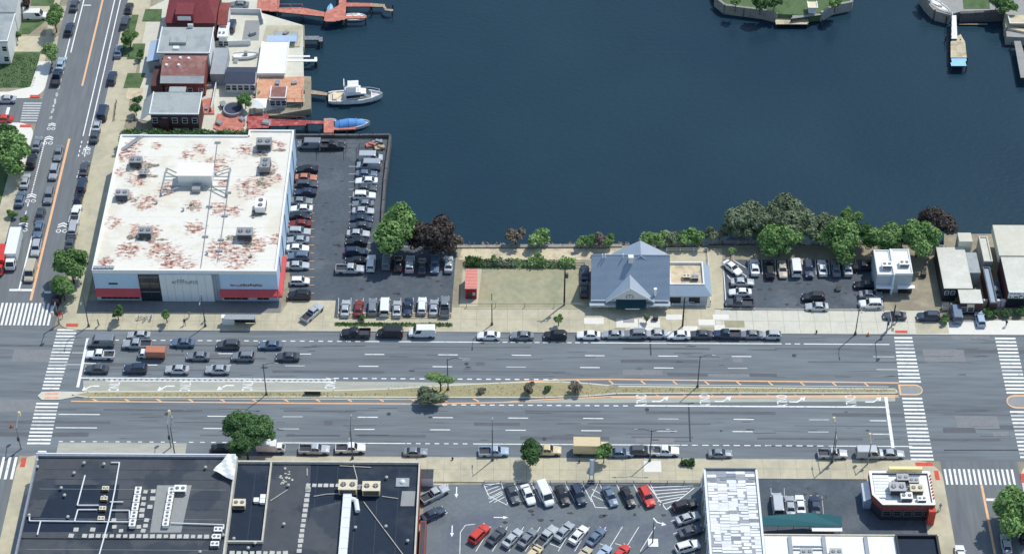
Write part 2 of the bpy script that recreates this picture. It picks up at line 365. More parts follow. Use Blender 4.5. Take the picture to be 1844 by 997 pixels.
# parking lots
lotA = struct('parking_lot', MB().prism(w2(520,550, 600,550, 600,572, 812,572, 822,447, 690,444, 684,400, 700,252, 530,252), -.5, .03), M['asphalt_lot'], 'dark asphalt car park beside the big store')
lotB = struct('parking_lot', MB().prism(w2(1304,558, 1592,558, 1578,458, 1298,458), -.5, .03), M['asphalt_lot'], 'dark asphalt lot east of the restaurant')
lotC = struct('parking_lot', MB().prism(w2(765,1120, 1262,1120, 1262,860, 868,860, 868,872, 762,872), -.5, .03), M['asphalt_southlot'], 'large angled-stall parking lot south of the avenue')
lotD = struct('parking_lot', MB().prism(w2(1368,975, 1680,975, 1660,864, 1366,862), -.5, .03), M['asphalt_lot'], 'asphalt yard behind the teal awning')
struct('empty_lot', MB().prism(w2(826,556, 1058,556, 1056,481, 832,481), -.5, .04), M['gravel'], 'empty grey-green gravel lot above the sidewalk')
struct('path', MB().prism(w2(826,468, 1300,468, 1300,448, 832,448), -.5, .05), M['sandy'], 'sandy strip along the water behind the empty lot')
struct('yard', MB().prism(w2(1206,556, 1304,556, 1300,448, 1206,448), -.5, .07), M['concrete'], 'tan paved yard beside the restaurant')
struct('yard', MB().prism(w2(1594,562, 1694,562, 1682,462, 1580,462), -.5, .06), M['soil'], 'brown dirt driveway right of the small white building')
struct('yard', MB().prism(w2(1300,468, 1578,468, 1574,448, 1300,448), -.5, .055), M['soil'], 'bare brown bank between lot and water')
# shed pad + dirt
struct('pad', MB().prism(w2(828,552, 860,552, 868,482, 834,482), -.5, .08), M['concrete'], 'concrete pad around the red shed')
# south side sidewalks
SSy = P(900,868).y
slab('sidewalk', R(P(420,840).x, P(1262,860).x, SSy, AVS), M['concrete'], 'tan sidewalk along the south side of the avenue', .14)
slab('sidewalk', R(P(1262,860).x+.01, P(1560,860).x, P(1400,862).y, AVS), M['concrete'], 'tan sidewalk between the metal roofed hall and the diner', .14)
slab('sidewalk', [(P(1560,860).x+.01, AVS), (P(1560,860).x+.01, -60), (P(1655,870).x, -60), (P(1655,870).x,-300), (R2x0,-300)]+arc(R2x0-4.5, AVS-4.5, 4.5, 0, 90), M['concrete'], 'corner sidewalk wrapping around the diner', .14)
slab('sidewalk', arc(R2x1+4.5, AVS-4.5, 4.5, 90, 180)+[(R2x1,-300),(R2x1+60,-300),(R2x1+60,AVS)], M['concrete_light'], 'corner sidewalk at the far lower right', .14)
slab('sidewalk', [(P(420,840).x-.01, AVS),(P(420,840).x-.01,-58),(BLx+2.6,-58),(BLx+2.6,-300),(BLx,-300)]+arc(BLx+3.5, AVS-3.5, 3.5, 180, 90), M['concrete'], 'corner sidewalk at the dark-roofed building, lower left', .14)
struct('side_yard', MB().box(BLx+2.61, P(66,818,6).x+.5, -300, -58.01, -.3, .12), M['concrete_grey'], 'grey strip between lower left sidewalk and the dark-roofed building')
struct('bus_pad', MB().box(P(103,808).x, P(335,808).x, AVS+.2, P(220,797).y, -.2, .035), M['asphalt_pale'], 'pale concrete parking-lane pad at lower left')

# median
med = [P(a,b) for a,b in [(130,712),(158,706),(600,704),(700,701),(780,696),(900,690),(1010,688),(1060,691),(1110,696),(1300,698),(1612,701),(1616,708),(1300,708),(1110,709),(1060,713),(980,716),(770,716),(600,715),(160,716)]]
mn = struct('median', MB().prism([(p.x,p.y) for p in med], -.5, .17), M['dry_grass'], 'raised median of dry grass with a concrete edge')
edge = MB()
for i in range(len(med)):
    a, b = med[i-1], med[i]; d = (b-a); d.z = 0
    if d.length > .1: edge.cb((a.x+b.x)/2, (a.y+b.y)/2, -.1, d.length+.1, .28, .29, 0, math.atan2(d.y, d.x))
obj('median_kerb', edge, M['concrete_light'], mn)
struct('median_apron', MB().prism(w2(150,718, 600,719, 770,719, 760,699, 600,702, 160,704), -.2, .028), M['asphalt_pale'], 'pale worn margin around the west end of the median')
struct('turn_bay', MB().prism(w2(150,705, 600,703, 760,697, 900,690, 610,686, 150,685), -.2, .026), M['asphalt_pale'], 'pale worn left-turn lane west of the median')
struct('turn_bay', MB().prism(w2(1060,716, 1612,710, 1612,722, 1100,725, 900,725), -.2, .026), M['asphalt_pale'], 'pale worn left-turn lane east of the median')
nose = struct('median_nose', MB().prism([(p.x,p.y) for p in pp(68,713, 75,706, 108,705, 150,706, 150,712, 108,720, 75,720)], -.2, .16), M['concrete_light'], 'rounded concrete nose of the median in the crosswalk')
for a,b in ((708,711),(715,718)):
    p,q=P(80,b),P(106,a); obj('tactile_pad', MB().box(p.x,q.x,p.y,q.y,.1,.18), M['tactile_orange'], nose)
for (a,b,c,d,nm,mm) in [(1620,692,1660,711,'median_nose','mat_grey'),(1815,711,1860,735,'median_nose','mat_grey')]:
    p, q = P(a,d), P(b if False else c, b); cx=(p.x+q.x)/2; r=(q.y-p.y)/2; yy=(p.y+q.y)/2
    left = a > 1800
    oa = (arc(p.x+r, yy, r, 90, 270)+[(q.x,p.y),(q.x,q.y)]) if left else ([(p.x,q.y),(p.x,p.y)]+arc(q.x-r, yy, r, -90, 90))
    o = struct(nm, MB().prism(oa, -.2, .034), M['paint_orange'], 'orange outlined refuge nose in the %s crosswalk' % ('far right' if left else 'right'))
    cxm = sum(v[0] for v in oa)/len(oa); sx=.88; sy=.78
    obj('infill', MB().prism([(cxm+(x-cxm)*sx, yy+(y-yy)*sy) for x,y in oa], -.1, .042), M['mat_grey'], o)

# ---------------- markings ----------------
W_, O_ = M['paint_white'], M['paint_orange']
def hdash(x0, x1, py, n, duty, wd, z=.032, m=W_, parent=av, name='lane_dash'):
    y = P((x0+x1)/2, py).y; a = P(x0, py).x; b = P(x1, py).x; L = (b-a)/n
    for i in range(n): sheet(parent, name, a+i*L, a+i*L+L*duty, y-wd/2, y+wd/2, z, m)
y1 = -18.6
def row(x0p, x1p, y, n, duty, wd, m=W_, name='lane_dash'):
    a = P(x0p, 640).x; b = P(x1p, 640).x; L = (b-a)/n
    for i in range(n): sheet(av, name, a+i*L, a+i*L+L*duty, y-wd/2, y+wd/2, .032, m)
row(150, 655, P(900,616).y, 30, .5, .22, name='edge_dash'); row(655, 890, P(900,616).y, 1, 1, .22, name='edge_line')
row(890, 1065, P(900,616).y, 12, .6, .2, name='edge_dash'); row(1065, 1400, P(900,616).y, 1, 1, .22, name='edge_line')
row(1400, 1450, P(900,616).y, 3, .6, .2, name='edge_dash'); row(1450, 1605, P(900,616).y, 1, 1, .22, name='edge_line')
for i in range(-3, 8):
    x = P(525, 637).x+i*14.26
    if i == 7: continue
    sheet(av, 'lane_dash', x, x+3.8, -21.97, -21.77, .032, W_ if i > -3 else M['paint_worn'])
    x2 = P(646, 660).x+(i-1)*14.26
    sheet(av, 'lane_dash', x2, x2+3.8, P(900,660.5).y-.1, P(900,660.5).y+.1, .032, W_ if i % 3 else M['paint_worn'])
for a, py in ((1572,642),(1578,665)): p=P(a,py); sheet(av,'lane_dash',p.x,p.x+4.2,p.y-.1,p.y+.1,.032,M['paint_worn'])
p=P(150,654); sheet(av,'lane_dash',p.x,p.x+2.4,p.y-.1,p.y+.1,.032,W_)
for k in range(-2, 8):
    x = P(508.6,752).x+k*14.2; m = M['paint_worn'] if k in (0,5,7) else W_
    if k == -2: continue
    sheet(av, 'lane_dash', x, x+3.8, -38.4, -38.2, .032, m)
    x = P(502,774).x+k*14.2; sheet(av, 'lane_dash', x, x+3.8, P(900,774).y-.1, P(900,774).y+.1, .032, m)
for a,b,py in ((105,180,745.5),(100,175,769.5),(1566,1596,757),(1571,1601,781)): p=P(a,py); q=P(b,py); sheet(av,'lane_dash',p.x,q.x,p.y-.1,p.y+.1,.032,W_)
# double line and short dashes over the west turn bay
ya = P(400,681.5).y; yb = P(400,686.5).y
row(150, 600, ya, 1, 1, .26, name='edge_line'); 
a=P(160,686).x; b=P(600,686).x
for i in range(46): sheet(av,'hatch_dash',a+(b-a)*i/46,a+(b-a)*(i+.6)/46,(ya+yb)/2-.22,(ya+yb)/2+.1,.031,M['paint_worn'])
sheet(av,'edge_line',P(190,686).x,b,yb-.09,yb+.09,.033,W_)
row(605, 1012, P(800,682).y, 24, .52, .26, name='edge_dash')
row(800, 1135, P(900,729).y, 20, .52, .24, name='edge_dash')
sheet(av,'edge_line',P(1143,731).x,P(1597,731).x,P(1300,731).y-.16,P(1300,731).y+.16,.032,W_)
# south parking line
ys = P(900,799).y
def srow(a,b,n,duty,nm): 
    a=P(a,799).x; b=P(b,799).x; L=(b-a)/n
    for i in range(n): sheet(av,nm,a+i*L,a+i*L+L*duty,ys-.1,ys+.1,.036,W_)
srow(105,330,11,.35,'edge_dash'); srow(340,500,8,.4,'edge_dash'); srow(500,730,1,1,'edge_line'); srow(732,850,7,.5,'edge_dash'); srow(852,1225,1,1,'edge_line'); srow(1227,1490,14,.6,'edge_dash'); srow(1492,1642,1,1,'edge_line')
# orange lines + ticks
def oline(pts, wd=.26, ticks=None):
    q=[P(*c) for c in pts]
    for a,b in zip(q,q[1:]): bline(av,'orange_line',a,b,wd,.034,O_)
oline([(128,722),(600,726),(770,727),(905,724),(980,719),(1100,713.5),(1618,712)])
oline([(740,700),(905,689),(1010,683.5),(1100,682.5),(1618,689)],.3)
oline([(1100,715),(1618,714.5)],.18)
for i in range(13):
    px=170+57.2*i; a=P(px-5,717); b=P(px+6,722.5); bline(av,'orange_tick',a,b,.3,.036,O_)
for i in range(10):
    px=1042+57.5*i; py=684+ (px-1042)*.0102; a=P(px-3,py); b=P(px+6,py+7); bline(av,'orange_tick',a,b,.3,.036,O_)
for i in range(9):
    px=1180+50*i; a=P(px,709.5); b=P(px+7,713); bline(av,'orange_tick',a,b,.2,.036,M['tactile_orange'])
bline(av,'pale_line',P(160,717.5),P(765,719),.12,.036,M['concrete_light']); bline(av,'pale_line',P(1100,691.5),P(1600,696),.16,.036,M['concrete_light'])
# stop bars
bline(av,'stop_bar',P(158,609),P(140,697),.55,.037,W_); bline(av,'stop_bar',P(1595,714),P(1608,806),.6,.037,W_)
# crosswalks with horizontal bars
def cwalk(label, corners, n, duty, m=W_):
    (ax0,ax1,ay),(bx0,bx1,by) = corners
    A0,A1,B0,B1 = P(ax0,ay),P(ax1,ay),P(bx0,by),P(bx1,by)
    r = bpy.data.objects.new('crosswalk', None); link(r); tag(r,label,kind='structure'); r.location=(0,0,0); WO[r.name]=(0,0,0)
    for i in range(n):
        t=(i+.5)/n; yc=A0.y+(B0.y-A0.y)*t; h=abs(B0.y-A0.y)/n*duty
        sheet(r,'painted_bar',A0.x+(B0.x-A0.x)*t,A1.x+(B1.x-A1.x)*t,yc-h/2,yc+h/2,.038,m if random.random()>.15 else M['paint_worn'])
cwalk('long left crosswalk, upper half, by the big store', [(104,140,591),(75,106,702)],19,.5)
cwalk('left crosswalk, lower half, over the southern lanes', [(66,106,723),(48,90,801)],12,.5)
cwalk('right crosswalk, upper half, ending at the pale sidewalk', [(1610,1642,605),(1619,1659,690)],13,.5)
cwalk('right crosswalk, lower half, ending by the diner corner', [(1624,1660,714),(1641,1682,830)],17,.5)
cwalk('far right crosswalk, upper half, cut by the frame', [(1791,1828,606),(1813,1850,710)],16,.5)
cwalk('far right crosswalk, lower half, cut by the frame', [(1818,1856,738),(1838,1880,826)],13,.5)
cwalk('short crosswalk over the small cross street at upper left', [(43,76,184),(36,66,220)],8,.5,M['paint_worn'])
def vwalk(label, x0, x1, py0, py1, n, duty):
    r = bpy.data.objects.new('crosswalk', None); link(r); tag(r,label,kind='structure'); WO[r.name]=(0,0,0)
    a,b=P(x0,py1),P(x1,py1); t,bm=P(x0,py0).y,P(x0,py1).y; L=(b.x-a.x)/n
    for i in range(n): sheet(r,'painted_bar',a.x+i*L,a.x+i*L+L*duty,bm,t,.038,W_)
vwalk('wide crosswalk over the side street beside the store corner',-45,92,545,585,18,.52)
vwalk('crosswalk over the lower right street beside the diner',1704,1834,844,872,15,.48)
vwalk('crosswalk over the lower left street, cut by the frame',-60,29,822,862,8,.45)
# side street lines
def sl(pts, wd, m=W_, par=st, nm='street_line', z=.033):
    q=[P(*c) for c in pts]
    for a,b in zip(q,q[1:]): bline(par,nm,a,b,wd,z,m)
def vx(px,py): return P(px,py).x
def vline(x, py0, py1, wd, m=W_, n=1, duty=1, par=st, nm='street_line'):
    ya,yb=P(100,py1).y,P(100,py0).y; L=(yb-ya)/n
    for i in range(n): sheet(par,nm,x-wd/2,x+wd/2,ya+i*L,ya+i*L+L*duty,.033,m)
xo=vx(55,540)
vline(xo+.05,250,541,.5,O_,nm='centre_line'); vline(vx(148,155),-120,155,.42,O_,nm='centre_line')
vline(vx(112,125),-120,140,.26); vline(vx(120,125),-120,95,.26); vline(vx(118,110),95,215,.4,M['paint_worn'],9,.4,nm='guide_dash'); vline(vx(108,145),140,215,.4,M['paint_worn'],7,.4,nm='guide_dash')
xr1,xr2=vx(155,222),vx(166,222)
vline(xr1,-120,245,.24); vline(xr2,-120,245,.24); vline(xr1,250,282,.22,n=4,duty=.5,nm='guide_dash'); vline(xr2,250,282,.22,n=4,duty=.5,nm='guide_dash')
vline(vx(78,265),252,355,.24,n=26,duty=.7,nm='guide_dash'); vline(vx(50,370),358,445,.24,n=6,duty=.45,nm='guide_dash')
vline(vx(47,470),425,522,.3)
for yy in (4,): sheet(st,'street_line',vx(150,10),vx(164,10),P(150,10).y-.15,P(150,10).y+.15,.033,W_)
for a,b,py in ((17,58,522),(80,92,526)): p=P(a,py);q=P(b,py); sheet(st,'stop_bar',p.x,q.x,p.y-.3,p.y+.3,.037,W_)
for a,b,py in ((167,181,249.5),(159,170,300)): p=P(a,py);q=P(b,py); sheet(st,'stall_line',p.x,q.x,p.y-.1,p.y+.1,.037,W_)
p=P(14,200); sheet(cst,'stop_bar',p.x-.35,p.x+.35,p.y-2.6,p.y+1.2,.037,W_)
# second street
xo2=vx(1769,880)
sheet(st2,'centre_line',xo2-.22,xo2+.22,-300,P(1768,873).y,.033,O_); p,q=P(1776,899),P(1815,899); sheet(st2,'stop_bar',p.x,q.x,p.y-.3,p.y+.3,.037,W_)
# bike symbols (two wheels, frame and a chevron) painted flat on the side street
def bike(px,py,s=1.,up=True):
    c=P(px,py); b=MB()
    for dx in (-.5,.5):
        n=12
        for i in range(n):
            a0,a1=6.2832*i/n,6.2832*(i+1)/n
            b.add([(c.x+dx*s+.42*s*math.cos(a0),c.y+.42*s*math.sin(a0),.036),(c.x+dx*s+.42*s*math.cos(a1),c.y+.42*s*math.sin(a1),.036),(c.x+dx*s+.28*s*math.cos(a1),c.y+.28*s*math.sin(a1),.036),(c.x+dx*s+.28*s*math.cos(a0),c.y+.28*s*math.sin(a0),.036)],[(0,1,2,3)])
    for i in range(2):
        y=c.y+1.*s+i*.55*s
        for q in (-1,1): b.add([(c.x,y+.45*s,.036),(c.x+q*.8*s,y,.036),(c.x+q*.8*s,y-.28*s,.036),(c.x,y+.15*s,.036)],[(0,1,2,3)])
    obj('bike_symbol', b, W_, st)
for q in ((86,258,1.2),(55,362,1.2),(40,414,1.2),(111,416,1.3),(147,318,1.2),(155,276,1.),(92,232,1.)): bike(*q)
# turn arrows and ONLY legends
def text_mesh(s):
    cu=bpy.data.curves.new('t','FONT'); cu.body=s; cu.align_x='CENTER'; cu.align_y='CENTER'; o=bpy.data.objects.new('t',cu); link(o)
    dg=bpy.context.evaluated_depsgraph_get(); me=bpy.data.meshes.new_from_object(o.evaluated_get(dg)); bpy.data.objects.remove(o); me.materials.clear(); return me
ON=text_mesh('ONLY'); ON.materials.append(W_)
for px,py,r in ((207,694,90),(335,695.5,90),(447,694,90),(1154,720,-90),(1268,720,-90),(1407,721,-90),(1531,722,-90),(596,690,90)):
    o=bpy.data.objects.new('only_legend',ON); link(o,av); o.location=P(px,py)+Vector((0,0,.036)); o.rotation_euler[2]=math.radians(r); o.scale=(1.15,2.9,1)
def arrow(px,py,d,parent=av,s=1.,straight=False,rz=0):
    c=P(px,py); b=MB(); z=.037
    pts=[(-2,-.12),(.2,-.12),(.2,.12),(-2,.12)] if straight else [(-2,-.2),(-.4,-.2),(.5,.55),(.35,.75),(-.5,.08),(-2,.08)]
    head=[(.15,-.45),(1.3,0),(.15,.45)] if straight else [(.05,.95),(.9,.15),(1.2,1.25)]
    f=lambda L:[(c.x+s*(d*x*math.cos(rz)-y*d*math.sin(rz)),c.y+s*(d*x*math.sin(rz)+y*d*math.cos(rz)),z) for x,y in L]
    b.add(f(pts),[tuple(range(len(pts)))]); b.add(f(head),[(0,1,2)]); obj('turn_arrow',b,W_,parent)
for q in ((160,695),(296,695),(403,694)): arrow(*q,-1)
for q in ((1193,722),(1306,722),(1440,723),(1577,723)): arrow(*q,1)
HP=math.pi/2
for q in ((822,888),(814,958)): arrow(*q,1,lotC,.8,True,-HP)
arrow(905,931,1,lotC,.8,True,0); arrow(1186,942,1,lotC,.8,False,-1)
# crack seals and patches in the avenue
for a,b in (((1240,727),(1243,795)),((1170,600),(1172,640))): bline(av,'crack_seal',P(*a),P(*b),.3,.029,M['crack'])
for (a,b,py,wd) in ((1700,1844,810,.3),(1380,1470,803,.22),(640,700,783,.22),(515,612,784,.25)): bline(av,'crack_seal',P(a,py),P(b,py),wd,.029,M['crack'])
for i in range(110):
    # short tar seams
    px=random.uniform(120,1840); py=random.choice([random.uniform(606,680),random.uniform(735,796)]); L=random.uniform(8,60)
    bline(av,'crack_seal',P(px,py),P(px+L,py+random.uniform(-1,1)),random.uniform(.05,.12),.0285,M['crack'])
for q in ((1165,737),(700,745),(980,790),(1430,640),(300,745),(460,790),(840,655)):
    obj('manhole_cover', MB().cyl(*P(*q).to_tuple()[:2],.0,.031,.42,n=16), M['crack'], av)
# lot stall lines
def lot_lines(par, pts, wd=.12, m=M['paint_worn'], z=.045):
    for a,b in pts: bline(par,'stall_line',P(*a),P(*b),wd,z,m)
lot_lines(lotB, [((1347+24.2*i,466),(1349+24.2*i,494)) for i in range(9)]+[((1549,462),(1577,462)),((1560,475),(1577,475))],.14,W_)
lot_lines(lotB, [((1305,470),(1345,498)),((1310,496),(1320,508)),((1302,470),(1308,556)),((1320,468),(1346,484))],.16,W_)
lot_lines(lotA, [((628,300+13.7*i),(668,300+13.7*i)) for i in range(14)]+[((610+22.4*i,536),(609+22.4*i,566)) for i in range(9)])
lot_lines(lotA, [((522,326+14.4*i),(566,326+14.4*i)) for i in range(15)],.1,M['paint_orange'])
tl=[((896+30.5*i,870),(913+30.5*i,903)) for i in range(1,10)]
lot_lines(lotC, tl+[((871,872),(903,870)),((903,870),(914,907)),((871,872),(880,892)),((880,892),(914,909))],.13,W_)
lot_lines(lotC, [((873+2*i,876+7*i),(898+2*i,869+5*i)) for i in range(5)]+[((882,898),(906,886)),((890,904),(909,894))],.13,W_)
lot_lines(lotC, [((1172+3*i,877+6.3*i),(1248-5*i,874+5*i)) for i in range(6)]+[((1166,872),(1200,917)),((1200,917),(1250,878))],.16,W_)
lot_lines(lotC, [((1064,895),(1077,871)),((1064,895),(1072,913)),((1072,913),(1100,914)),((1066,880),(1085,890)),((1064,890),(1090,902))],.13,W_)
lot_lines(lotC, [((857+29.6*i,992),(884+29.6*i,948)) for i in range(11)]+[((828,1000),(829,958)),((829,958),(838,945)),((838,945),(856,943))]+[((880+59*i,1000-0*i),(870+59*i,978)) for i in range(0)],.12,W_)
lot_lines(lotC, [((930,976),(948,984)),((990,978),(1010,986)),((1080,978),(1098,985)),((1108,978),(1135,986)),((1208,938),(1228,930)),((1212,961),(1240,948)),((770,908),(802,890)),((772,940),(806,922)),((806,872),(808,886)),((770,872),(808,872))],.12,W_)
lot_lines(lotD, [((1388,878),(1392,925)),((1412,878),(1414,925)),((1480,893),(1483,925))],.1)
# stains as their own dark patches in lots (oil)
def blob(par,name,cx,cy,rx,ry,z,m,seed=None):
    n=10; b=MB().add([(cx+rx*math.cos(6.283*i/n)*random.uniform(.6,1.15),cy+ry*math.sin(6.283*i/n)*random.uniform(.6,1.15),z) for i in range(n)],[tuple(range(n))]); return obj(name,b,m,par)
mk('oil', (.05,.055,.062), .25, 2, .6); mk('patch_dark', (.125,.136,.152), .15, .6, .9, stretch=(.3,1,1)); mk('patch_pale', (.225,.235,.245), .12, .6, .9)
for i in range(26):
    p=P(random.uniform(130,1830),random.choice([random.uniform(606,676),random.uniform(738,793)])); blob(av,'oil_stain',p.x,p.y,random.uniform(.3,1.6),random.uniform(.12,.35),.0285,M['oil'] if i%3 else M['patch_dark'])
for i in range(14):
    p=P(random.uniform(150,1830),random.choice([random.uniform(606,676),random.uniform(738,793)])); L=random.uniform(1.5,9); wd=random.uniform(.6,1.6)
    sheet(av,'road_patch',p.x,p.x+L,p.y-wd/2,p.y+wd/2,.025,M['patch_dark'] if i%2 else M['patch_pale'])
for px,py in ((1700,640),(1760,760),(60,640),(30,730)): p=P(px,py); sheet(av,'road_patch',p.x-4,p.x+4,p.y-1.6,p.y+1.6,.025,M['patch_pale'])
# the darker tyre bands of each lane
for yv,lo,hi in ((P(900,648).y,-100,120),(P(900,670).y,-100,120),(P(900,626).y,-100,120),(P(900,741).y,-100,120),(P(900,763).y,-100,120),(P(900,786).y,-100,120)):
    x=lo
    while x<hi:
        L=random.uniform(8,26); sheet(av,'tyre_track',x,x+L,yv-.3+random.uniform(-.5,.5),yv+random.uniform(.05,.5),.0235,M['patch_dark']); x+=L+random.uniform(4,22)
for par,(xa,xb,ya,yb),n in ((lotA,(575,625,300,470),10),(lotA,(620,800,490,530),8),(lotB,(1345,1540,500,550),12),(lotC,(800,1240,905,945),16),(lotD,(1385,1540,870,900),6)):
    for i in range(n): p=P(random.uniform(xa,xb),random.uniform(ya,yb)); blob(par,'oil_stain',p.x,p.y,random.uniform(.2,.8),random.uniform(.2,.5),.052,M['oil'])
# expansion joints across the sidewalks
mk('joint',(.27,.25,.19),.1,1,.9)
for i,(sn,x0,x1,ya,yb) in enumerate((('sidewalk',-84,xe,AVN+.1,P(300,563).y),('sidewalk.002',P(820,598).x,P(1055,598).x,AVN+.1,P(930,555).y),('sidewalk.003',P(1060,598).x,P(1288,598).x,AVN+.1,P(1150,553).y),('sidewalk.004',P(1292,598).x,P(1688,598).x,AVN+.1,P(1450,559).y))):
    s_=bpy.data.objects[sn]; x=x0+1
    while x<x1: sheet(s_,'joint',x,x+.05,ya,yb,.1425,M['joint']); x+=3.05
    sheet(s_,'joint',x0,x1,(ya+yb)/2,(ya+yb)/2+.05,.1427,M['joint'])
for sn,x0,x1,yb in (('sidewalk.010',P(760,840).x,P(1258,860).x,SSy+.1),('sidewalk.011',P(1366,860).x,P(1555,860).x,P(1400,862).y+.1)):
    s_=bpy.data.objects.get(sn)
    if not s_: continue
    x=x0+1
    while x<x1: sheet(s_,'joint',x,x+.05,yb,AVS-.1,.1425,M['joint']); x+=3.05
    sheet(s_,'joint',x0,x1,(yb+AVS)/2,(yb+AVS)/2+.05,.1427,M['joint'])
# ================= VEHICLE KITS =================
def lerp(a,b,t): return tuple(a[i]+(b[i]-a[i])*t for i in range(3))
def pane(base0, base1, top0, top1, u0, u1, t0, t1, off=.014):
    """pane on the quad base0-base1-top1-top0, pushed out along its normal"""
    q=[]
    for u,t in ((u0,t0),(u1,t0),(u1,t1),(u0,t1)): q.append(Vector(lerp(lerp(base0,base1,u),lerp(top0,top1,u),t)))
    n=(q[1]-q[0]).cross(q[3]-q[0]).normalized()*off
    return q, n
def wheel_mesh(r=.34,w=.24):
    b=MB(); n=14
    for s in (-1,1):
        pass
    v=[]; 
    rings=[[(rr*math.cos(6.2832*i/n), y, rr*math.sin(6.2832*i/n)) for i in range(n)] for rr,y in ((r*.86,-w/2),(r,-w/2+.04),(r,w/2-.04),(r*.86,w/2))]
    b.loft(rings)
    for y in (-w/2-.006,w/2+.006):
        b.add([(r*.6*math.cos(6.2832*i/n),y,r*.6*math.sin(6.2832*i/n)) for i in range(n)],[tuple(range(n))],1)
        for k in range(5): 
            a=6.2832*k/5; b.add([(r*.1*math.cos(a+1.57),y*1.02,r*.1*math.sin(a+1.57)),(r*.55*math.cos(a+.15),y*1.02,r*.55*math.sin(a+.15)),(r*.55*math.cos(a-.15),y*1.02,r*.55*math.sin(a-.15))],[(0,1,2)],2)
    return b.mesh('wheel',[M['tyre'],M['dark_metal'],M['rim']])
WHEEL=wheel_mesh(); WHEELB=wheel_mesh(.42,.28)
def box_mesh(name,lx,ly,lz,m,bev=0):
    b=MB()
    if bev:
        e=bev; b.loft([[(-lx/2+e,-ly/2,-lz/2),(lx/2-e,-ly/2,-lz/2),(lx/2,-ly/2+e,-lz/2),(lx/2,ly/2-e,-lz/2),(lx/2-e,ly/2,-lz/2),(-lx/2+e,ly/2,-lz/2),(-lx/2,ly/2-e,-lz/2),(-lx/2,-ly/2+e,-lz/2)],[(x,y,lz/2) for x,y,z in [(-lx/2+e,-ly/2,0),(lx/2-e,-ly/2,0),(lx/2,-ly/2+e,0),(lx/2,ly/2-e,0),(lx/2-e,ly/2,0),(-lx/2+e,ly/2,0),(-lx/2,ly/2-e,0),(-lx/2,-ly/2+e,0)]]])
    else: b.box(-lx/2,lx/2,-ly/2,ly/2,-lz/2,lz/2)
    return b.mesh(name,m)
class Kit(list):
    def part(s,name,me,loc=(0,0,0),par=None): s.append((name,me,par,loc)); return len(s)-1
def place(kit,name,loc,rz,label,cat,group=None,over=None,scale=(1,1,1)):
    r=bpy.data.objects.new(name,None); link(r); r.location=loc; r.rotation_euler[2]=rz; r.scale=scale; tag(r,label,cat,group); os=[]
    for pn,me,pi,l in kit:
        o=bpy.data.objects.new(pn,me); link(o, r if pi is None else os[pi]); o.location=l; os.append(o)
        if over and pn in over: o.material_slots[0].link='OBJECT'; o.material_slots[0].material=over[pn]
    WO[r.name]=tuple(loc); return r
def car_body(st, cab, extra=None):
    b=MB(); rings=[]
    for x,w,zl,zb in st:
        zm=zl+(zb-zl)*.45
        rings.append([(x,-w*.9,zl),(x,-w,zl+.12),(x,-w*1.0,zm+.1),(x,-w*.95,zb-.06),(x,-w*.84,zb),(x,0,zb+.035),(x,w*.84,zb),(x,w*.95,zb-.06),(x,w,zm+.1),(x,w,zl+.12),(x,w*.9,zl)])
    b.loft(rings)
    xr0,xf0,xr1,xf1,zb,zt,wb,wt=cab
    ring=lambda xa,xb,w,z,c:[(xa+c,-w,z),(xb-c,-w,z),(xb,-w+c,z),(xb,w-c,z),(xb-c,w,z),(xa+c,w,z),(xa,w-c,z),(xa,-w+c,z)]
    b.loft([ring(xr0,xf0,wb,zb,.03),ring(xr1-.03,xf1+.03,wt+.03,zt-.07,.06),ring(xr1+.12,xf1-.14,wt-.08,zt,.12)])
    # mirrors
    for s in (-1,1): b.cb(xf0-.35,s*(wb+.12),zb+.02,.16,.2,.14)
    if extra: extra(b)
    return b
def glass_parts(k, cab, panes=((.06,.5),(.53,.93))):
    xr0,xf0,xr1,xf1,zb,zt,wb,wt=cab; z1=zt-.07; x0=xr1-.03; x1=xf1+.03; w1=wt+.03; G=M['dark_glass']
    def add(name,pl):
        b=MB()
        for base0,base1,t0,t1,u0,u1 in pl:
            q,n=pane(base0,base1,t0,t1,u0,u1,.1,.93); b.add([v+n for v in q],[(0,1,2,3)])
        k.part(name,b.mesh(name,G))
    add('windshield',[((xf0,-wb,zb),(xf0,wb,zb),(x1,-w1,z1),(x1,w1,z1),.05,.95)])
    add('rear_window',[((xr0,wb,zb),(xr0,-wb,zb),(x0,w1,z1),(x0,-w1,z1),.07,.93)])
    add('side_window',[((xr0,-wb,zb),(xf0,-wb,zb),(x0,-w1,z1),(x1,-w1,z1),a,c) for a,c in panes])
    add('side_window',[((xf0,wb,zb),(xr0,wb,zb),(x1,w1,z1),(x0,w1,z1),1-c,1-a) for a,c in panes])
HLM=box_mesh('headlight',.1,.36,.14,M['head_lamp'],.03); TLM=box_mesh('taillight',.08,.3,.16,M['tail_lamp'],.02)
def finish(k,wx,wy,r,fx,fy,fz,rx,ry,rz_,wheel=WHEEL):
    for x in wx:
        for s in (-1,1): k.part('wheel',wheel,(x,s*wy,r))
    for s in (-1,1): k.part('headlight',HLM,(fx,s*fy,fz)); 
    for s in (-1,1): k.part('taillight',TLM,(rx,s*ry,rz_))
PM=CARM['white']
def plates(b): pass
def sedan():
    k=Kit(); cab=(-1.75,1.0,-1.05,.22,.93,1.43,.80,.60)
    st=[(-2.34,.68,.38,.78),(-2.26,.82,.24,.98),(-1.85,.88,.2,1.0),(-.9,.91,.2,.96),(.8,.91,.2,.94),(1.5,.89,.2,.86),(2.05,.84,.22,.76),(2.28,.74,.28,.64),(2.36,.6,.36,.52)]
    k.part('body',car_body(st,cab).mesh('sedan_body',[PM],smooth=False)); glass_parts(k,cab); finish(k,(-1.4,1.42),.8,.33,2.2,.6,.66,-2.3,.6,.82); return k
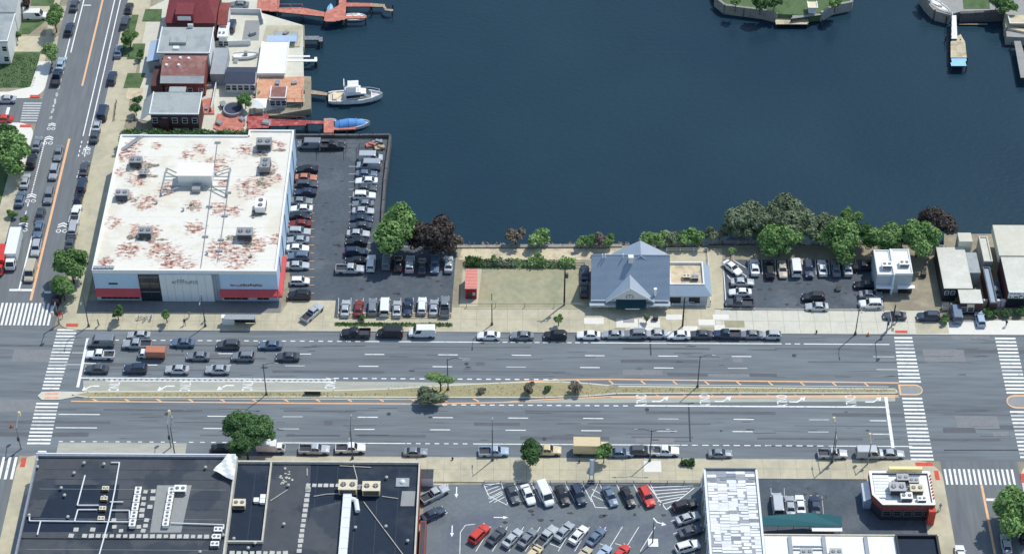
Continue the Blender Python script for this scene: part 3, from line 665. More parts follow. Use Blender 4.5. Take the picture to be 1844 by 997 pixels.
def suv():
    k=Kit(); cab=(-2.2,1.02,-1.85,.32,1.05,1.70,.84,.68)
    st=[(-2.32,.78,.4,.95),(-2.28,.88,.3,1.08),(-1.0,.94,.25,1.09),(.8,.94,.25,1.07),(1.5,.93,.25,1.03),(2.1,.88,.27,.96),(2.3,.8,.34,.8),(2.36,.68,.42,.62)]
    def ex(b):
        for s in (-1,1): b.box(-1.6,.1,s*.6-.025,s*.6+.025,1.69,1.75)
    k.part('body',car_body(st,cab,ex).mesh('suv_body',[PM])); glass_parts(k,cab,((.05,.3),(.33,.62),(.65,.93))); finish(k,(-1.4,1.42),.82,.36,2.24,.66,.82,-2.31,.68,.98); return k
def hatch():
    k=Kit(); cab=(-1.98,1.05,-1.6,.3,.95,1.52,.79,.61)
    st=[(-2.08,.7,.4,.8),(-2.03,.82,.26,.97),(-1.2,.88,.22,.98),(.8,.88,.22,.95),(1.4,.87,.22,.9),(1.85,.8,.24,.78),(2.02,.68,.3,.62)]
    k.part('body',car_body(st,cab).mesh('hatch_body',[PM])); glass_parts(k,cab,((.05,.28),(.31,.6),(.63,.93))); finish(k,(-1.3,1.28),.78,.32,1.93,.58,.7,-2.05,.6,.84); return k
def van():
    k=Kit(); cab=(-2.6,1.75,-2.5,1.05,1.1,2.15,.95,.84)
    st=[(-2.66,.9,.4,1.05),(-2.62,.97,.3,1.12),(0,.99,.28,1.13),(1.6,.98,.28,1.12),(2.2,.93,.3,1.0),(2.5,.86,.36,.84),(2.6,.74,.44,.68)]
    k.part('body',car_body(st,cab).mesh('van_body',[PM])); glass_parts(k,cab,((.68,.94),)); finish(k,(-1.6,1.7),.86,.36,2.46,.7,.82,-2.64,.8,1.05); return k
def pickup():
    k=Kit(); cab=(-.62,1.28,-.5,.62,1.08,1.78,.84,.68)
    st=[(-.75,.96,.35,1.1),(0,.97,.3,1.1),(1.2,.96,.3,1.1),(2.1,.93,.32,1.04),(2.62,.88,.36,.95),(2.76,.74,.44,.72)]
    def ex(b):
        b.box(-2.85,-.7,-.86,.86,.5,.66)
        for s in (-1,1): b.box(-2.85,-.76,s*.97,s*.86,.36,1.12)
        b.box(-2.92,-2.84,-.95,.95,.4,1.1)
    k.part('body',car_body(st,cab,ex).mesh('pickup_body',[PM])); k.part('bed_liner',MB().box(-2.82,-.78,-.85,.85,.662,.69).mesh('bed_liner',M['dark_metal']))
    glass_parts(k,cab,((.06,.42),(.48,.93))); finish(k,(-1.85,1.8),.84,.4,2.66,.66,.84,-2.94,.8,.9,WHEELB); return k
def box_truck(L=5.2, cabm=PM):
    k=Kit(); 
    b=MB(); b.loft([[(1.0,-1.0,.5),(3.1,-1.0,.5),(3.1,1.0,.5),(1.0,1.0,.5)],[(1.0,-1.02,1.35),(3.15,-1.02,1.3),(3.15,1.02,1.3),(1.0,1.02,1.35)],[(1.05,-.9,2.15),(2.3,-.88,2.15),(2.3,.88,2.15),(1.05,.9,2.15)]])
    b.box(-L+.9,1.0,-.5,.5,.5,.75)
    k.part('cab',b.mesh('cab',[PM]))
    q,n=pane((3.15,-1.02,1.3),(3.15,1.02,1.3),(2.3,-.88,2.15),(2.3,.88,2.15),.07,.93,.1,.9); g=MB().add([v+n for v in q],[(0,1,2,3)]); k.part('windshield',g.mesh('windshield',M['dark_glass']))
    for s in (-1,1):
        base=((1.0,s*1.02,1.35),(3.15,s*1.02,1.3),(1.05,s*.9,2.15),(2.3,s*.88,2.15))
        if s>0: base=(base[1],base[0],base[3],base[2])
        q,n=pane(*base,.12,.7,.1,.85); k.part('side_window',MB().add([v+n for v in q],[(0,1,2,3)]).mesh('side_window',M['dark_glass']))
    c=MB(); c.box(-L+.9,.9,-1.2,1.2,.8,3.1)
    for i in range(9):
        x=-L+1.2+i*(L-.5)/8.6
        for s in (-1,1): c.box(x-.03,x+.03,s*1.2,s*1.225,.85,3.05)
    c.box(-L+.86,-L+.9,-1.1,1.1,.9,3.0)
    k.part('cargo_box',c.mesh('cargo_box',[PM]))
    for x in (-L+2.0,2.3):
        for s in (-1,1): k.part('wheel',WHEELB,(x,s*.95,.42))
    for s in (-1,1): k.part('headlight',HLM,(3.1,s*.75,.8))
    return k
KIT=dict(sedan=sedan(),SUV=suv(),hatchback=hatch(),van=van(),pickup=pickup(),truck=box_truck(5.2),long_truck=box_truck(8.2))
NM=dict(sedan='parked_car',SUV='parked_car',hatchback='parked_car',van='van',pickup='pickup_truck',truck='box_truck',long_truck='box_truck')
CT=dict(sedan='car',SUV='car',hatchback='car',van='van',pickup='pickup truck',truck='truck',long_truck='truck')
NCAR=[0]
LOTZ={}
def car(px,py,ang,kind,col,label,group=None,z=.045,s=1.,bodyo=None,moving=False):
    p=P(px,py,.75+z); over={'body':CARM[col]}
    if 'truck' in kind: over={'cab':CARM[col],'cargo_box':CARM[bodyo or col]}
    nm=NM[kind]; nm='car' if moving and nm=='parked_car' else nm
    NCAR[0]+=1
    k=s*random.uniform(.97,1.02)
    return place(KIT[kind],nm,(p.x,p.y,z),math.radians(ang)+random.uniform(-.025,.025),label,CT[kind],group,over,(k,k*random.uniform(.97,1.02),k*random.uniform(.97,1.03)))
ORD=['first','second','third','fourth','fifth','sixth','seventh','eighth','ninth','tenth','eleventh','twelfth','thirteenth','fourteenth','fifteenth','sixteenth','seventeenth']
def row_cars(lst, where, group, frm, **kw):
    """lst: (px,py,angle,kind,colour); label gives colour, kind and its place counted from a named landmark"""
    n=len(lst)
    for i,(px,py,a,kd,c) in enumerate(lst):
        nk={'long_truck':'truck'}.get(kd,kd)
        lab=f"{c} {nk}, {ORD[i]} from {frm} in {where}" if i else f"{c} {nk} nearest {frm} in {where}"
        car(px,py,a,kd,c,lab,group,**kw)
S,U,H_,V,K='sedan','SUV','hatchback','van','pickup'
row_cars([(553,304,180,S,'black'),(551,319,0,S,'rusty red'),(553,332,0,U,'dark grey'),(550,345,180,S,'navy'),(543,361,0,S,'grey'),(543,375,180,S,'white'),(541,388,0,S,'black'),(540,402,180,S,'dark red'),
 (539,417,0,U,'silver'),(537,431,180,S,'light grey'),(536,446,0,S,'white'),(538,461,180,U,'blue grey'),(536,477,0,S,'silver'),(540,505,0,H_,'white'),(539,531,180,U,'black')],
 'the column along the blue store wall','cars parked beside the store wall','the back')
row_cars([(668,284,0,V,'silver'),(664,298,180,V,'light grey'),(660,312,0,S,'blue grey'),(660,325,180,S,'white'),(659,338,0,S,'dark grey'),(656,352,0,U,'white'),(654,366,180,S,'grey'),(654,379,0,S,'silver'),(652,393,0,S,'navy'),(649,406,180,S,'dark grey'),
 (645,420,0,S,'silver'),(642,434,180,S,'black'),(641,453,0,U,'navy'),(641,468,180,S,'black'),(631,484,0,K,'silver')],
 'the column along the seawall','cars parked along the seawall','the back corner')
car(557,260,180,V,'grey','grey van parked at the very back of the store lot')
car(598,262,0,K,'black','black pickup in the gated bay at the back of the store lot')
row_cars([(668,473,90,U,'white'),(696,470,90,U,'grey'),(717,474,90,S,'black'),(738,475,90,U,'silver'),(760,478,90,S,'dark grey'),(783,476,-90,U,'blue grey'),(808,475,90,S,'silver')],
 'the row beneath the green and purple trees','cars parked beneath the waterside trees','the left')
row_cars([(622,554,90,S,'silver'),(646,554,90,S,'dark red'),(671,552,90,U,'grey'),(693,551,90,V,'white'),(715,555,90,S,'silver'),(735,552,-90,S,'navy'),(760,550,90,U,'white'),(781,553,90,S,'light grey'),(801,551,90,K,'grey')],
 'the row above the weedy sidewalk','cars parked nose-in above the sidewalk','the driveway')
car(563,562,55,K,'silver','silver pickup crossing the tan driveway at a slant',moving=True,z=.06)
# street north side
G1='cars parked along the north kerb of the avenue'
for q in [(640,599,180,K,'black','black pickup at the kerb below the car park, leftmost of three'),(702,599,180,V,'black','black van at the kerb between black pickup and white van'),(760,598,180,V,'white','white van at the kerb below the car park'),
 (880,603,180,S,'white','white sedan at the kerb before the empty lot, left end'),(940,603,180,S,'grey','grey sedan at the kerb in the middle of the empty lot front'),(1000,603,180,U,'black','black SUV at the kerb below the small street tree'),(1060,602,180,S,'white','white sedan at the kerb just left of the restaurant front'),
 (1104,601,180,S,'light grey','light grey sedan at the kerb before the restaurant, left of a grey one'),(1143,601,180,U,'grey','grey SUV at the kerb below the green restaurant awning'),(1181,600,180,S,'silver','silver sedan at the kerb before the restaurant, left of the white car'),(1222,602,180,S,'white','white sedan at the kerb beside the leaning pole'),
 (1262,601,180,S,'dark grey','dark grey sedan at the kerb left of the navy pickup'),(1308,601,180,K,'navy','navy pickup at the kerb below the lot entrance'),(1352,601,180,S,'grey','grey sedan at the kerb right of the navy pickup'),(1388,602,180,H_,'silver','silver hatchback, last parked car at the kerb before the bare stretch')]:
    car(*q,G1,z=.03)
G2='cars driving in the upper lanes beside the store'
for q in [(182,615,180,V,'grey','grey van waiting behind the stop line in the kerb lane'),(250,602,180,S,'silver','silver sedan in the kerb lane below the forecourt bikes'),(246,619,180,K,'light grey','light grey pickup, second in the upper lane'),(329,616,180,S,'blue grey','blue grey sedan, third in the upper lane'),(411,620,180,U,'dark grey','dark grey SUV, fourth in the upper lane'),(487,620,180,S,'blue grey','blue grey sedan last in the upper lane queue'),
 (180,638,180,K,'white','white pickup first at the stop line in the middle lane'),(357,640,180,S,'grey','grey sedan right of the orange truck in the middle lane'),(438,641,180,U,'grey','grey SUV last in the middle lane'),(518,641,180,S,'dark grey','dark grey sedan alone behind the middle lane queue'),
 (174,663,180,S,'dark grey','dark grey sedan first in the lane beside the turn bay'),(244,663,180,U,'navy','navy SUV second in the lane beside the turn bay'),(319,664,180,S,'silver','silver sedan third in the lane beside the turn bay'),(392,664,180,S,'light grey','light grey sedan last in the lane beside the turn bay')]:
    car(*q,G2,z=.03,moving=True)
car(270,637,180,'truck','white','white truck with orange cargo box in the middle lane',G2,z=.03,s=.72,bodyo='rusty red',moving=True)
G3='vehicles parked along the south kerb'
for q in [(402,806,0,S,'black','black sedan shaded by the big tree at the south kerb'),(567,808,0,K,'silver','silver pickup at the south kerb between white truck and white pickup'),(632,806,0,K,'white','white pickup at the south kerb above the dark roof'),(748,812,0,S,'grey','grey sedan at the south kerb past the dark roof corner'),
 (890,812,0,K,'light blue','light blue pickup at the south kerb left of the small tree'),(984,810,0,K,'beige','beige pickup at the south kerb right of the small tree'),(1118,814,0,S,'blue grey','blue grey sedan at the south kerb right of the beige truck'),(1156,811,0,U,'dark grey','dark grey SUV at the south kerb left of a white pickup'),(1196,811,0,K,'white','white pickup at the south kerb above the white slab'),
 (1297,815,0,S,'grey','grey sedan alone at the south kerb above the metal roof'),(1500,816,0,K,'silver','silver pickup at the south kerb under the signal pole'),(1567,816,0,V,'silver','silver van at the south kerb, left of the last car'),(1606,816,0,S,'light grey','light grey sedan, last at the south kerb before the right crosswalk')]:
    car(*q,G3,z=.03)
car(492,806,0,'truck','white','white box truck at the south kerb beside the big tree',G3,z=.03,s=.72)
car(1072,809,0,'truck','beige','beige box truck at the south kerb above the tall sign',G3,z=.03,s=.95)
# lot B
row_cars([(1359,480,90,S,'white'),(1386,486,90,U,'black'),(1409,484,-90,S,'tan'),(1433,480,90,V,'white'),(1456,484,-90,U,'navy'),(1481,481,90,S,'white'),(1505,482,90,S,'grey'),(1526,481,90,S,'silver')],
 'the top row of the small lot','cars in the top row of the small lot','the hatched corner')
for q in [(1319,481,-50,S,'white','white sedan parked slantwise across the hatched corner'),(1337,507,0,S,'silver','silver sedan in the left column of the small lot, topmost'),(1333,525,180,S,'white','white sedan in the left column, middle, of the small lot'),(1331,545,180,K,'dark grey','dark grey pickup in the left column, lowest, of the small lot'),
 (1465,534,180,U,'black','black SUV standing mid-lot just above a silver sedan'),(1471,551,180,S,'silver','silver sedan mid-lot at the edge of the sidewalk'),(1556,480,180,K,'black','black pickup shaded beside the small white building'),(1558,512,180,S,'black','black sedan in the right column, topmost, of the small lot'),(1568,530,0,S,'grey','grey sedan in the right column, middle, of the small lot'),(1568,547,180,U,'white','white SUV in the right column, lowest, of the small lot'),
 (1611,567,180,S,'dark grey','dark grey sedan across the dirt driveway mouth'),(1672,569,180,U,'navy','navy SUV across the sidewalk beside the dirt driveway'),(1765,573,90,H_,'light blue','light blue hatchback backed in by the hedge of the right building'),(1722,563,90,V,'blue grey','blue grey van in the front yard of the tan roofed building'),
 (1052,520,90,S,'black','black sedan in the shade against the restaurant wall'),(1053,490,90,S,'navy','navy sedan behind the black one by the restaurant wall'),
 (1776,480,90,U,'dark grey','dark grey SUV in the alley between right-hand buildings, upper'),(1792,520,90,S,'blue grey','blue grey sedan in the alley between right-hand buildings, lower')]:
    car(*q,z=.07)
# lot C
row_cars([(923,887,-70,S,'dark grey'),(951,889,-70,S,'white'),(982,890,-70,V,'white'),(1013,890,-70,S,'black'),(1042,890,-70,U,'navy'),(1099,892,-70,S,'blue grey'),(1131,893,-70,S,'black'),(1165,893,-70,U,'red')],
 'the slanted top row of the southern lot','cars in the top row of the southern lot','the curve')
row_cars([(863,960,54,U,'red'),(894,963,54,S,'dark grey'),(923,967,54,S,'silver'),(950,967,54,S,'grey'),(984,965,54,K,'silver'),(1016,955,54,S,'light grey'),(1042,961,54,S,'white'),(1073,965,54,S,'blue grey')],
 'the middle row of the southern lot','cars in the middle row of the southern lot','the left end')
for q in [(783,888,34,K,'silver','silver pickup angled beside the red brick wall of the dark roof'),(780,924,34,S,'navy','navy sedan angled beside the red brick wall, below the silver one'),(1233,909,18,U,'black','black SUV in the right column by the metal-roofed hall'),(1239,931,22,S,'silver','silver sedan in the right column under the black SUV'),(1244,955,22,S,'dark grey','dark grey sedan shaded in the right column of the southern lot'),(1238,983,20,U,'white','white SUV at the bottom of the right column'),
 (960,996,54,S,'beige','beige sedan cut by the bottom edge of the photo'),(1049,999,54,S,'tan','tan sedan at the bottom edge between light blue and beige'),(1084,997,54,S,'light blue','light blue sedan at the bottom edge left of the red one'),(1117,995,54,S,'red','red sedan at the bottom edge of the southern lot')]:
    car(*q)
row_cars([(1400,907,90,V,'silver'),(1423,909,90,S,'light grey'),(1441,907,90,S,'white'),(1468,908,90,S,'navy')],'the row behind the teal awning','cars behind the teal awning','the metal-roofed hall')
for q in [(1812,978,90,S,'silver','silver sedan in the shade of the lower right tree'),(1730,998,90,S,'white','white sedan cut by the bottom edge on the right street'),(1843,958,90,S,'black','black car cut by the right edge under the tree')]: car(*q,z=.03)
# side street west kerb / moving / east kerb
G4='cars parked along the west kerb of the side street'
for q in [(67,258,90,S,'grey','grey sedan just below the white corner on the side street'),(57,289,90,U,'black','black SUV hidden in the shade of the left tree'),(45,325,90,S,'silver','silver sedan at the west kerb below the tree'),(36,357,90,S,'blue grey','blue grey sedan at the west kerb next to the hedge gap'),
 (102,138,90,K,'navy','navy pickup at the kerb beside the square lawn'),(109,114,90,S,'light blue','light blue sedan under the small tree by the lawn'),(125,52,90,U,'navy','navy SUV in the shade of the upper left tree'),(134,8,90,S,'dark grey','dark grey sedan at the kerb at the very top left')]: car(*q,G4,z=.03)
G5='cars driving down the side street'
for q in [(105,275,-90,S,'grey','grey sedan, topmost of the queue beside the orange line'),(97,309,-90,U,'light grey','light grey SUV, second in the queue beside the orange line'),(88,352,-90,U,'grey','grey SUV, third in the queue beside the orange line'),(72,388,-90,S,'dark grey','dark grey sedan, fourth in the queue beside the orange line'),(69,412,-90,S,'blue grey','blue grey sedan, fifth in the queue beside the orange line'),(65,446,-90,U,'silver','silver SUV, sixth in the queue beside the orange line'),(55,489,-90,V,'tan','tan van, first at the stop line of the side street')]: car(*q,G5,z=.03,moving=True)
car(22,466,-90,'long_truck','white','long white box truck waiting at the left edge of the side street',z=.03,s=.98)
car(1,476,-90,'truck','red','red truck cut by the left edge beside the white truck',z=.03,s=.9)
G6='cars parked along the east kerb of the side street'
for q in [(152,303,90,S,'dark grey','dark grey sedan, topmost of the dense kerb row beside the store'),(148,332,90,U,'navy','navy SUV, second of the dense kerb row beside the store'),(141,358,90,S,'black','black sedan, third of the dense kerb row beside the store'),(136,385,90,K,'white','white pickup in the dense kerb row beside the store'),(132,410,90,U,'silver','silver SUV above the bike symbol at the east kerb'),(127,434,90,S,'dark grey','dark grey sedan just above the corner trees'),(103,532,90,U,'black','black SUV in the shade of the lower corner tree'),
 (175,224,90,S,'silver','silver sedan at the east kerb above the stall line'),(171,243,90,S,'dark grey','dark grey sedan touching the stall line at the east kerb'),(186,202,90,V,'navy','navy van at the east kerb opposite the walled yard'),(202,140,90,U,'navy','navy SUV at the east kerb opposite the grass patch'),(213,92,90,S,'blue grey','blue grey sedan at the east kerb beside the grass strip'),(226,40,90,U,'dark grey','dark grey SUV at the east kerb near the top'),(232,15,90,S,'black','black sedan at the east kerb, topmost')]: car(*q,G6,z=.03)
car(64,28,0,V,'white','white van on the driveway at the upper left'); car(10,178,180,S,'silver','silver sedan on the small cross street at the left'); car(4,213,180,S,'red','red car cut by the left edge near the cross street',z=.03)
car(385,133,90,S,'black','black sedan with pale clutter between the brown-roofed house and garage',z=.13); car(417,46,90,U,'navy','navy SUV in the yard beside the red house',z=.13)
car(430,8,180,S,'grey','grey sedan in the yard behind the red house at the top',z=.13)
# ================= BUILDINGS =================
def stain_mat(name, base, centers, col):
    """white membrane roof with rust stains of their own shape around the listed spots"""
    m=mat(name,base,.05,.15,.75,alt=(base[0]*.93,base[1]*.9,base[2]*.84),fine=1.)
    t=m.node_tree;N=t.nodes;L=t.links;b=N['Principled BSDF']; src=b.inputs['Base Color'].links[0].from_socket
    g=N.new('ShaderNodeNewGeometry'); acc=None
    for (x,y,r) in centers:
        d=N.new('ShaderNodeVectorMath'); d.operation='DISTANCE'; L.new(g.outputs['Position'],d.inputs[0]); d.inputs[1].default_value=(x,y,8)
        mr=N.new('ShaderNodeMapRange'); mr.inputs[1].default_value=r; mr.inputs[2].default_value=r*.25; L.new(d.outputs['Value'],mr.inputs[0])
        if acc is None: acc=mr.outputs[0]
        else:
            mx=N.new('ShaderNodeMath'); mx.operation='MAXIMUM'; L.new(acc,mx.inputs[0]); L.new(mr.outputs[0],mx.inputs[1]); acc=mx.outputs[0]
    mp=N.new('ShaderNodeMapping'); mp.inputs['Scale'].default_value=(.6,1.35,1); L.new(g.outputs['Position'],mp.inputs[0])
    n=N.new('ShaderNodeTexNoise'); n.inputs['Scale'].default_value=1.35; n.inputs['Detail'].default_value=7; n.inputs['Roughness'].default_value=.72; L.new(mp.outputs[0],n.inputs[0])
    a=N.new('ShaderNodeMath'); a.operation='MULTIPLY_ADD'; L.new(acc,a.inputs[0]); a.inputs[1].default_value=.36; L.new(n.outputs[0],a.inputs[2])
    r=N.new('ShaderNodeMapRange'); r.inputs[1].default_value=.79; r.inputs[2].default_value=.89; L.new(a.outputs[0],r.inputs[0])
    n2=N.new('ShaderNodeTexNoise'); n2.inputs['Scale'].default_value=2.2; n2.inputs['Detail'].default_value=5; L.new(g.outputs['Position'],n2.inputs[0])
    cr=N.new('ShaderNodeValToRGB'); cr.color_ramp.elements[0].color=(.20,.045,.035,1); cr.color_ramp.elements[1].color=(.58,.37,.29,1); cr.color_ramp.elements[0].position=.4; cr.color_ramp.elements[1].position=.58; L.new(n2.outputs[0],cr.inputs[0])
    mx=N.new('ShaderNodeMix'); mx.data_type='RGBA'; L.new(r.outputs[0],mx.inputs[0]); L.new(src,mx.inputs[6]); L.new(cr.outputs[0],mx.inputs[7]); L.new(mx.outputs[2],b.inputs['Base Color'])
    return m
def V3(p): return (p.x,p.y,p.z)
def wallbox(root, x0,x1,y0,y1,z0,z1, m, name='wall', t=.3, cut=0):
    """four butted walls"""
    b=MB(); b.box(x0,x1,y0,y0+t,z0,z1); b.box(x0,x1,y1-t,y1,z0,z1); b.box(x0,x0+t,y0+t,y1-t,z0,z1); b.box(x1-t,x1,y0+t,y1-t,z0,z1)
    return obj(name,b,m,root)
def parapet(root,x0,x1,y0,y1,z0,z1,m,t=.3,name='parapet'): return wallbox(root,x0,x1,y0,y1,z0,z1,m,name,t)
def window(root,x,z,w,h,y,fr=M['white_wall'],side='S'):
    """frame proud of the wall, pane inside it"""
    f=MB(); e=.09
    f.box(x-w/2-e,x-w/2,y-.07,y+.02,z-h/2-e,z+h/2+e); f.box(x+w/2,x+w/2+e,y-.07,y+.02,z-h/2-e,z+h/2+e)
    f.box(x-w/2,x+w/2,y-.07,y+.02,z-h/2-e,z-h/2); f.box(x-w/2,x+w/2,y-.07,y+.02,z+h/2,z+h/2+e); f.box(x-w/2,x+w/2,y-.05,y,z-.03,z+.03)
    o=obj('window',f,fr,root); p=obj('pane',MB().box(x-w/2,x+w/2,y-.03,y-.01,z-h/2,z+h/2),M['dark_glass'],o); return o
def hvac(name='rooftop_unit', w=2.6,d=1.8,h=1.5, m='mid_grey'):
    k=Kit(); b=MB().box(-w/2,w/2,-d/2,d/2,.25,h); b.box(-w/2-.05,w/2+.05,-d/2-.05,d/2+.05,h-.06,h+.02); k.part('casing',b.mesh('casing',M[m]))
    c=MB().box(-w/2+.2,w/2-.2,-d/2+.2,d/2-.2,0,.25); k.part('curb',c.mesh('curb',M['dark_metal']))
    g=MB(); 
    for i in range(7): g.box(-w/2+.15,w/2-.15,-d/2-.05,-d/2-.004,.4+i*.14,.46+i*.14)
    k.part('louvre_grille',g.mesh('louvre_grille',M['dark_metal']))
    for sx in (-1,1):
        f=MB().cyl(0,0,0,.1,.42,n=16); k.part('fan_guard',f.mesh('fan_guard',M['pole_metal']),(sx*w/4,0,h+.02))
        q=MB(); q.cyl(0,0,.02,.08,.1,n=8)
        for a in range(4): q.cb(.22*math.cos(a*1.57),.22*math.sin(a*1.57),.04,.36,.14,.02,0,a*1.57)
        k.part('fan_blades',q.mesh('fan_blades',M['grey_metal']),(sx*w/4,0,h+.1))
    return k
def vent_kit(r=.3,m='paver'):
    k=Kit(); k.part('stack',MB().cyl(0,0,0,.5,r*.55,n=12).mesh('stack',M['grey_metal'])); k.part('cap',MB().cyl(0,0,.5,.62,r,r*.95,14).cyl(0,0,.62,.8,r*.95,r*.35,14).mesh('cap',M[m])); return k
HV={m:hvac(m=m) for m in ('mid_grey','grey_metal','white_metal','cream')}; VENT=vent_kit(); VENTS=vent_kit(.25)

# ---- the big store ----
SH=8.0
sx0,sx1=-82.6,-46.3; sy0=-7.3; sy1=P(350,245,SH).y; 
sxn=P(447,245,SH).x; sy2=P(490,236,SH).y
T=thing('store_building',((sx0+sx1)/2,sy0,0),'big flat-roofed store with rust-stained white roof, blue walls and red awning','store building')
b=MB().box(sx0,sx1,sy0,sy1,0,SH-.5); b.box(sxn,sx1,sy1,sy2,0,SH-.5); obj('wall',b,M['blue_wall'],T)
rc=[]
for px,py,r in [(283,262,3),(255,300,6),(245,325,5),(222,352,5),(265,365,6),(300,340,5),(205,400,4),(250,415,5),(230,450,6),(290,450,8),(310,470,8),(400,450,8),(430,460,8),(460,440,6),(450,340,8),(470,330,7),(480,300,5),(440,270,5),(480,262,6),(360,268,4),(390,295,7),(340,280,4),(350,370,4),(395,375,5),(350,410,5),(420,380,4),(500,430,4),(230,280,6),(445,425,5),(270,420,6),(400,330,3),(192,470,4),(215,310,3),(500,320,3),(240,262,4),(420,478,5),(340,478,4),(505,260,3)]:
    p=P(px,py,SH); rc.append((p.x,p.y,r))
M['store_roof']=stain_mat('store_roof',(.76,.745,.67),rc,None)
b=MB().box(sx0+.3,sx1-.3,sy0+.3,sy1-.3,SH-.5,SH-.02); b.box(sxn+.3,sx1-.3,sy1-.3,sy2-.3,SH-.5,SH-.02); obj('roof',b,M['store_roof'],T)
b=MB(); t=.35
b.box(sx0-.05,sx1+.05,sy0-.05,sy0+t,SH-.5,SH+.35); b.box(sx0-.05,sx0+t,sy0+t,sy1,SH-.5,SH+.35); b.box(sx1-t,sx1+.05,sy0+t,sy2,SH-.5,SH+.35)
b.box(sx0+t,sxn,sy1-t,sy1,SH-.5,SH+.35); b.box(sxn,sxn+t,sy1,sy2-t,SH-.5,SH+.35); b.box(sxn,sx1-t,sy2-t,sy2,SH-.5,SH+.35)
obj('parapet',b,M['roof_white'],T)
# facade bays (x from the photo)
fx=lambda px: P(px,520,3).x
b=MB().box(fx(291),fx(385),sy0-.35,sy0-.01,.1,SH-.62); obj('facade_panel',b,M['facade_grey'],T)
b=MB().box(fx(253),fx(291)-.02,sy0-.2,sy0-.01,.1,SH-.8); gl=obj('entrance_glass',b,M['dark_glass'],T)
for z in (2.6,4.9,6.6): obj('mullion',MB().box(fx(254),fx(290),sy0-.28,sy0-.2,z,z+.14),M['grey_metal'],T)
for px in (254,272,289): obj('mullion',MB().box(fx(px)-.06,fx(px)+.06,sy0-.30,sy0-.28,.1,SH-.8),M['dark_metal'],T)
for px in (386,391,396): obj('pilaster',MB().box(fx(px)-.12,fx(px)+.12,sy0-.25,sy0-.01,.1,SH-.6),M['mid_grey'],T)
for px in range(302,384,14): obj('panel_joint',MB().box(fx(px)-.02,fx(px)+.02,sy0-.37,sy0-.351,.3,SH-.7),M['mid_grey'],T)
def awning(x0,x1):
    b=MB(); y=sy0-.01
    b.add([(x0,y,3.3),(x1,y,3.3),(x1,y-1.1,2.5),(x0,y-1.1,2.5),(x0,y-1.1,2.0),(x1,y-1.1,2.0),(x0,y,2.0),(x1,y,2.0)],[(0,3,2,1),(3,4,5,2),(0,6,4,3),(1,2,5,7),(4,6,7,5)])
    o=obj('awning',b,M['red_awning'],T)
    return o
awning(fx(173),fx(254)); awning(fx(396),fx(500))
b=MB(); xw=sx1+.01; b.add([(xw,sy0-1.1,2.5),(xw+.8,sy0-1.1,2.5),(xw+.8,sy0+10,2.5),(xw,sy0+10,3.3),(xw,sy0-.01,3.3),(xw+.8,sy0-1.1,2.0),(xw+.8,sy0+10,2.0),(xw,sy0-1.1,2.0),(xw,sy0+10,2.0)],[(0,1,4),(1,2,3,4),(1,5,6,2),(0,7,5,1),(2,6,8,3)])
obj('awning',b,M['red_awning'],T)
for a,c in ((180,250),(402,446),(462,484)):
    o=obj('window',MB().box(fx(a),fx(c),sy0-.14,sy0-.01,.5,1.9),M['grey_metal'],T); n=int((c-a)/9)
    for i in range(n):
        xa=fx(a)+.05+(fx(c)-fx(a)-.1)*i/n; xb=fx(a)+.05+(fx(c)-fx(a)-.1)*(i+.92)/n; obj('pane',MB().box(xa,xb,sy0-.17,sy0-.14,.56,1.84),M['dark_glass'],o)
# illegible lettering read as marks only
def glyphs(name,x0,x1,z0,z1,y,m,n,seed,par):
    r=random.Random(seed); b=MB(); L=(x1-x0)/n
    for i in range(n):
        a=x0+i*L; h=z1-z0; hh=h*r.choice((.65,.7,1)); 
        b.box(a,a+L*.18,y-.1,y,z0,z0+hh)
        if r.random()<.6: b.box(a+L*.18,a+L*.7,y-.1,y,z0+hh*.45,z0+hh*.62)
        if r.random()<.6: b.box(a+L*.55,a+L*.73,y-.102,y,z0,z0+hh*r.choice((.4,.9)))
        if r.random()<.5: b.box(a+L*.18,a+L*.7,y-.099,y,z0+hh*.85,z0+hh)
    return obj(name,b,m,par)
glyphs('sign_lettering',fx(313),fx(360),5.0,6.2,sy0-.352,M['mid_grey'],10,3,T)
glyphs('sign_lettering',fx(417),fx(474),4.1,4.75,sy0-.02,M['brick_red'],13,5,T)
obj('sign_band',MB().box(fx(198),fx(214),sy0-.1,sy0-.01,4.45,4.85),M['dark_metal'],T)
# side wall trims
for py in range(250,480,38):
    q=P(520,py,5); obj('downpipe',MB().box(sx1+.01,sx1+.16,q.y-.1,q.y+.1,.2,SH-.5),M['mid_grey'],T)
def on_roof(kit,name,px,py,z,rz,label,cat,group=None,s=1,over=None):
    p=P(px,py,z+.6); return place(kit,name,(p.x,p.y,z),rz,label,cat,group,over,(s,s,s))
for px,py,r,lb,s,mm in [(245,293,0,'weathered roof unit near the top left corner of the white roof',1.,'grey_metal'),(220,352,0,'roof unit by the left edge of the white roof',1.,'mid_grey'),(262,420,0,'dark stained roof unit at lower left of the white roof',1.,'grey_metal'),
   (476,262,0,'roof unit in the top right extension of the white roof',1.2,'grey_metal'),(478,300,1.57,'tall dark roof unit right of the penthouse',1.15,'grey_metal'),(470,372,1.57,'pale grey roof unit at the right edge of the white roof',1.15,'white_metal'),(441,424,0,'dark roof unit at lower right of the white roof',1.2,'grey_metal'),(258,312,0,'small unit below the top left roof unit',.6,'mid_grey')]:
    on_roof(HV[mm],'rooftop_unit',px,py,SH,r,lb,'roof unit','rooftop units of the big store',s)
for i,(px,py) in enumerate([(305,455),(373,453),(452,458),(282,362),(345,365),(330,375)]):
    on_roof(VENT,'roof_vent',px,py,SH,0,['small vent between stains on the lower white roof','vent mid way along the lower white roof','vent near the lower right of the white roof','vent left of the roof penthouse base','vent just under the penthouse','dark vent left of the middle pipe on the white roof'][i],'vent','vents on the big store roof')
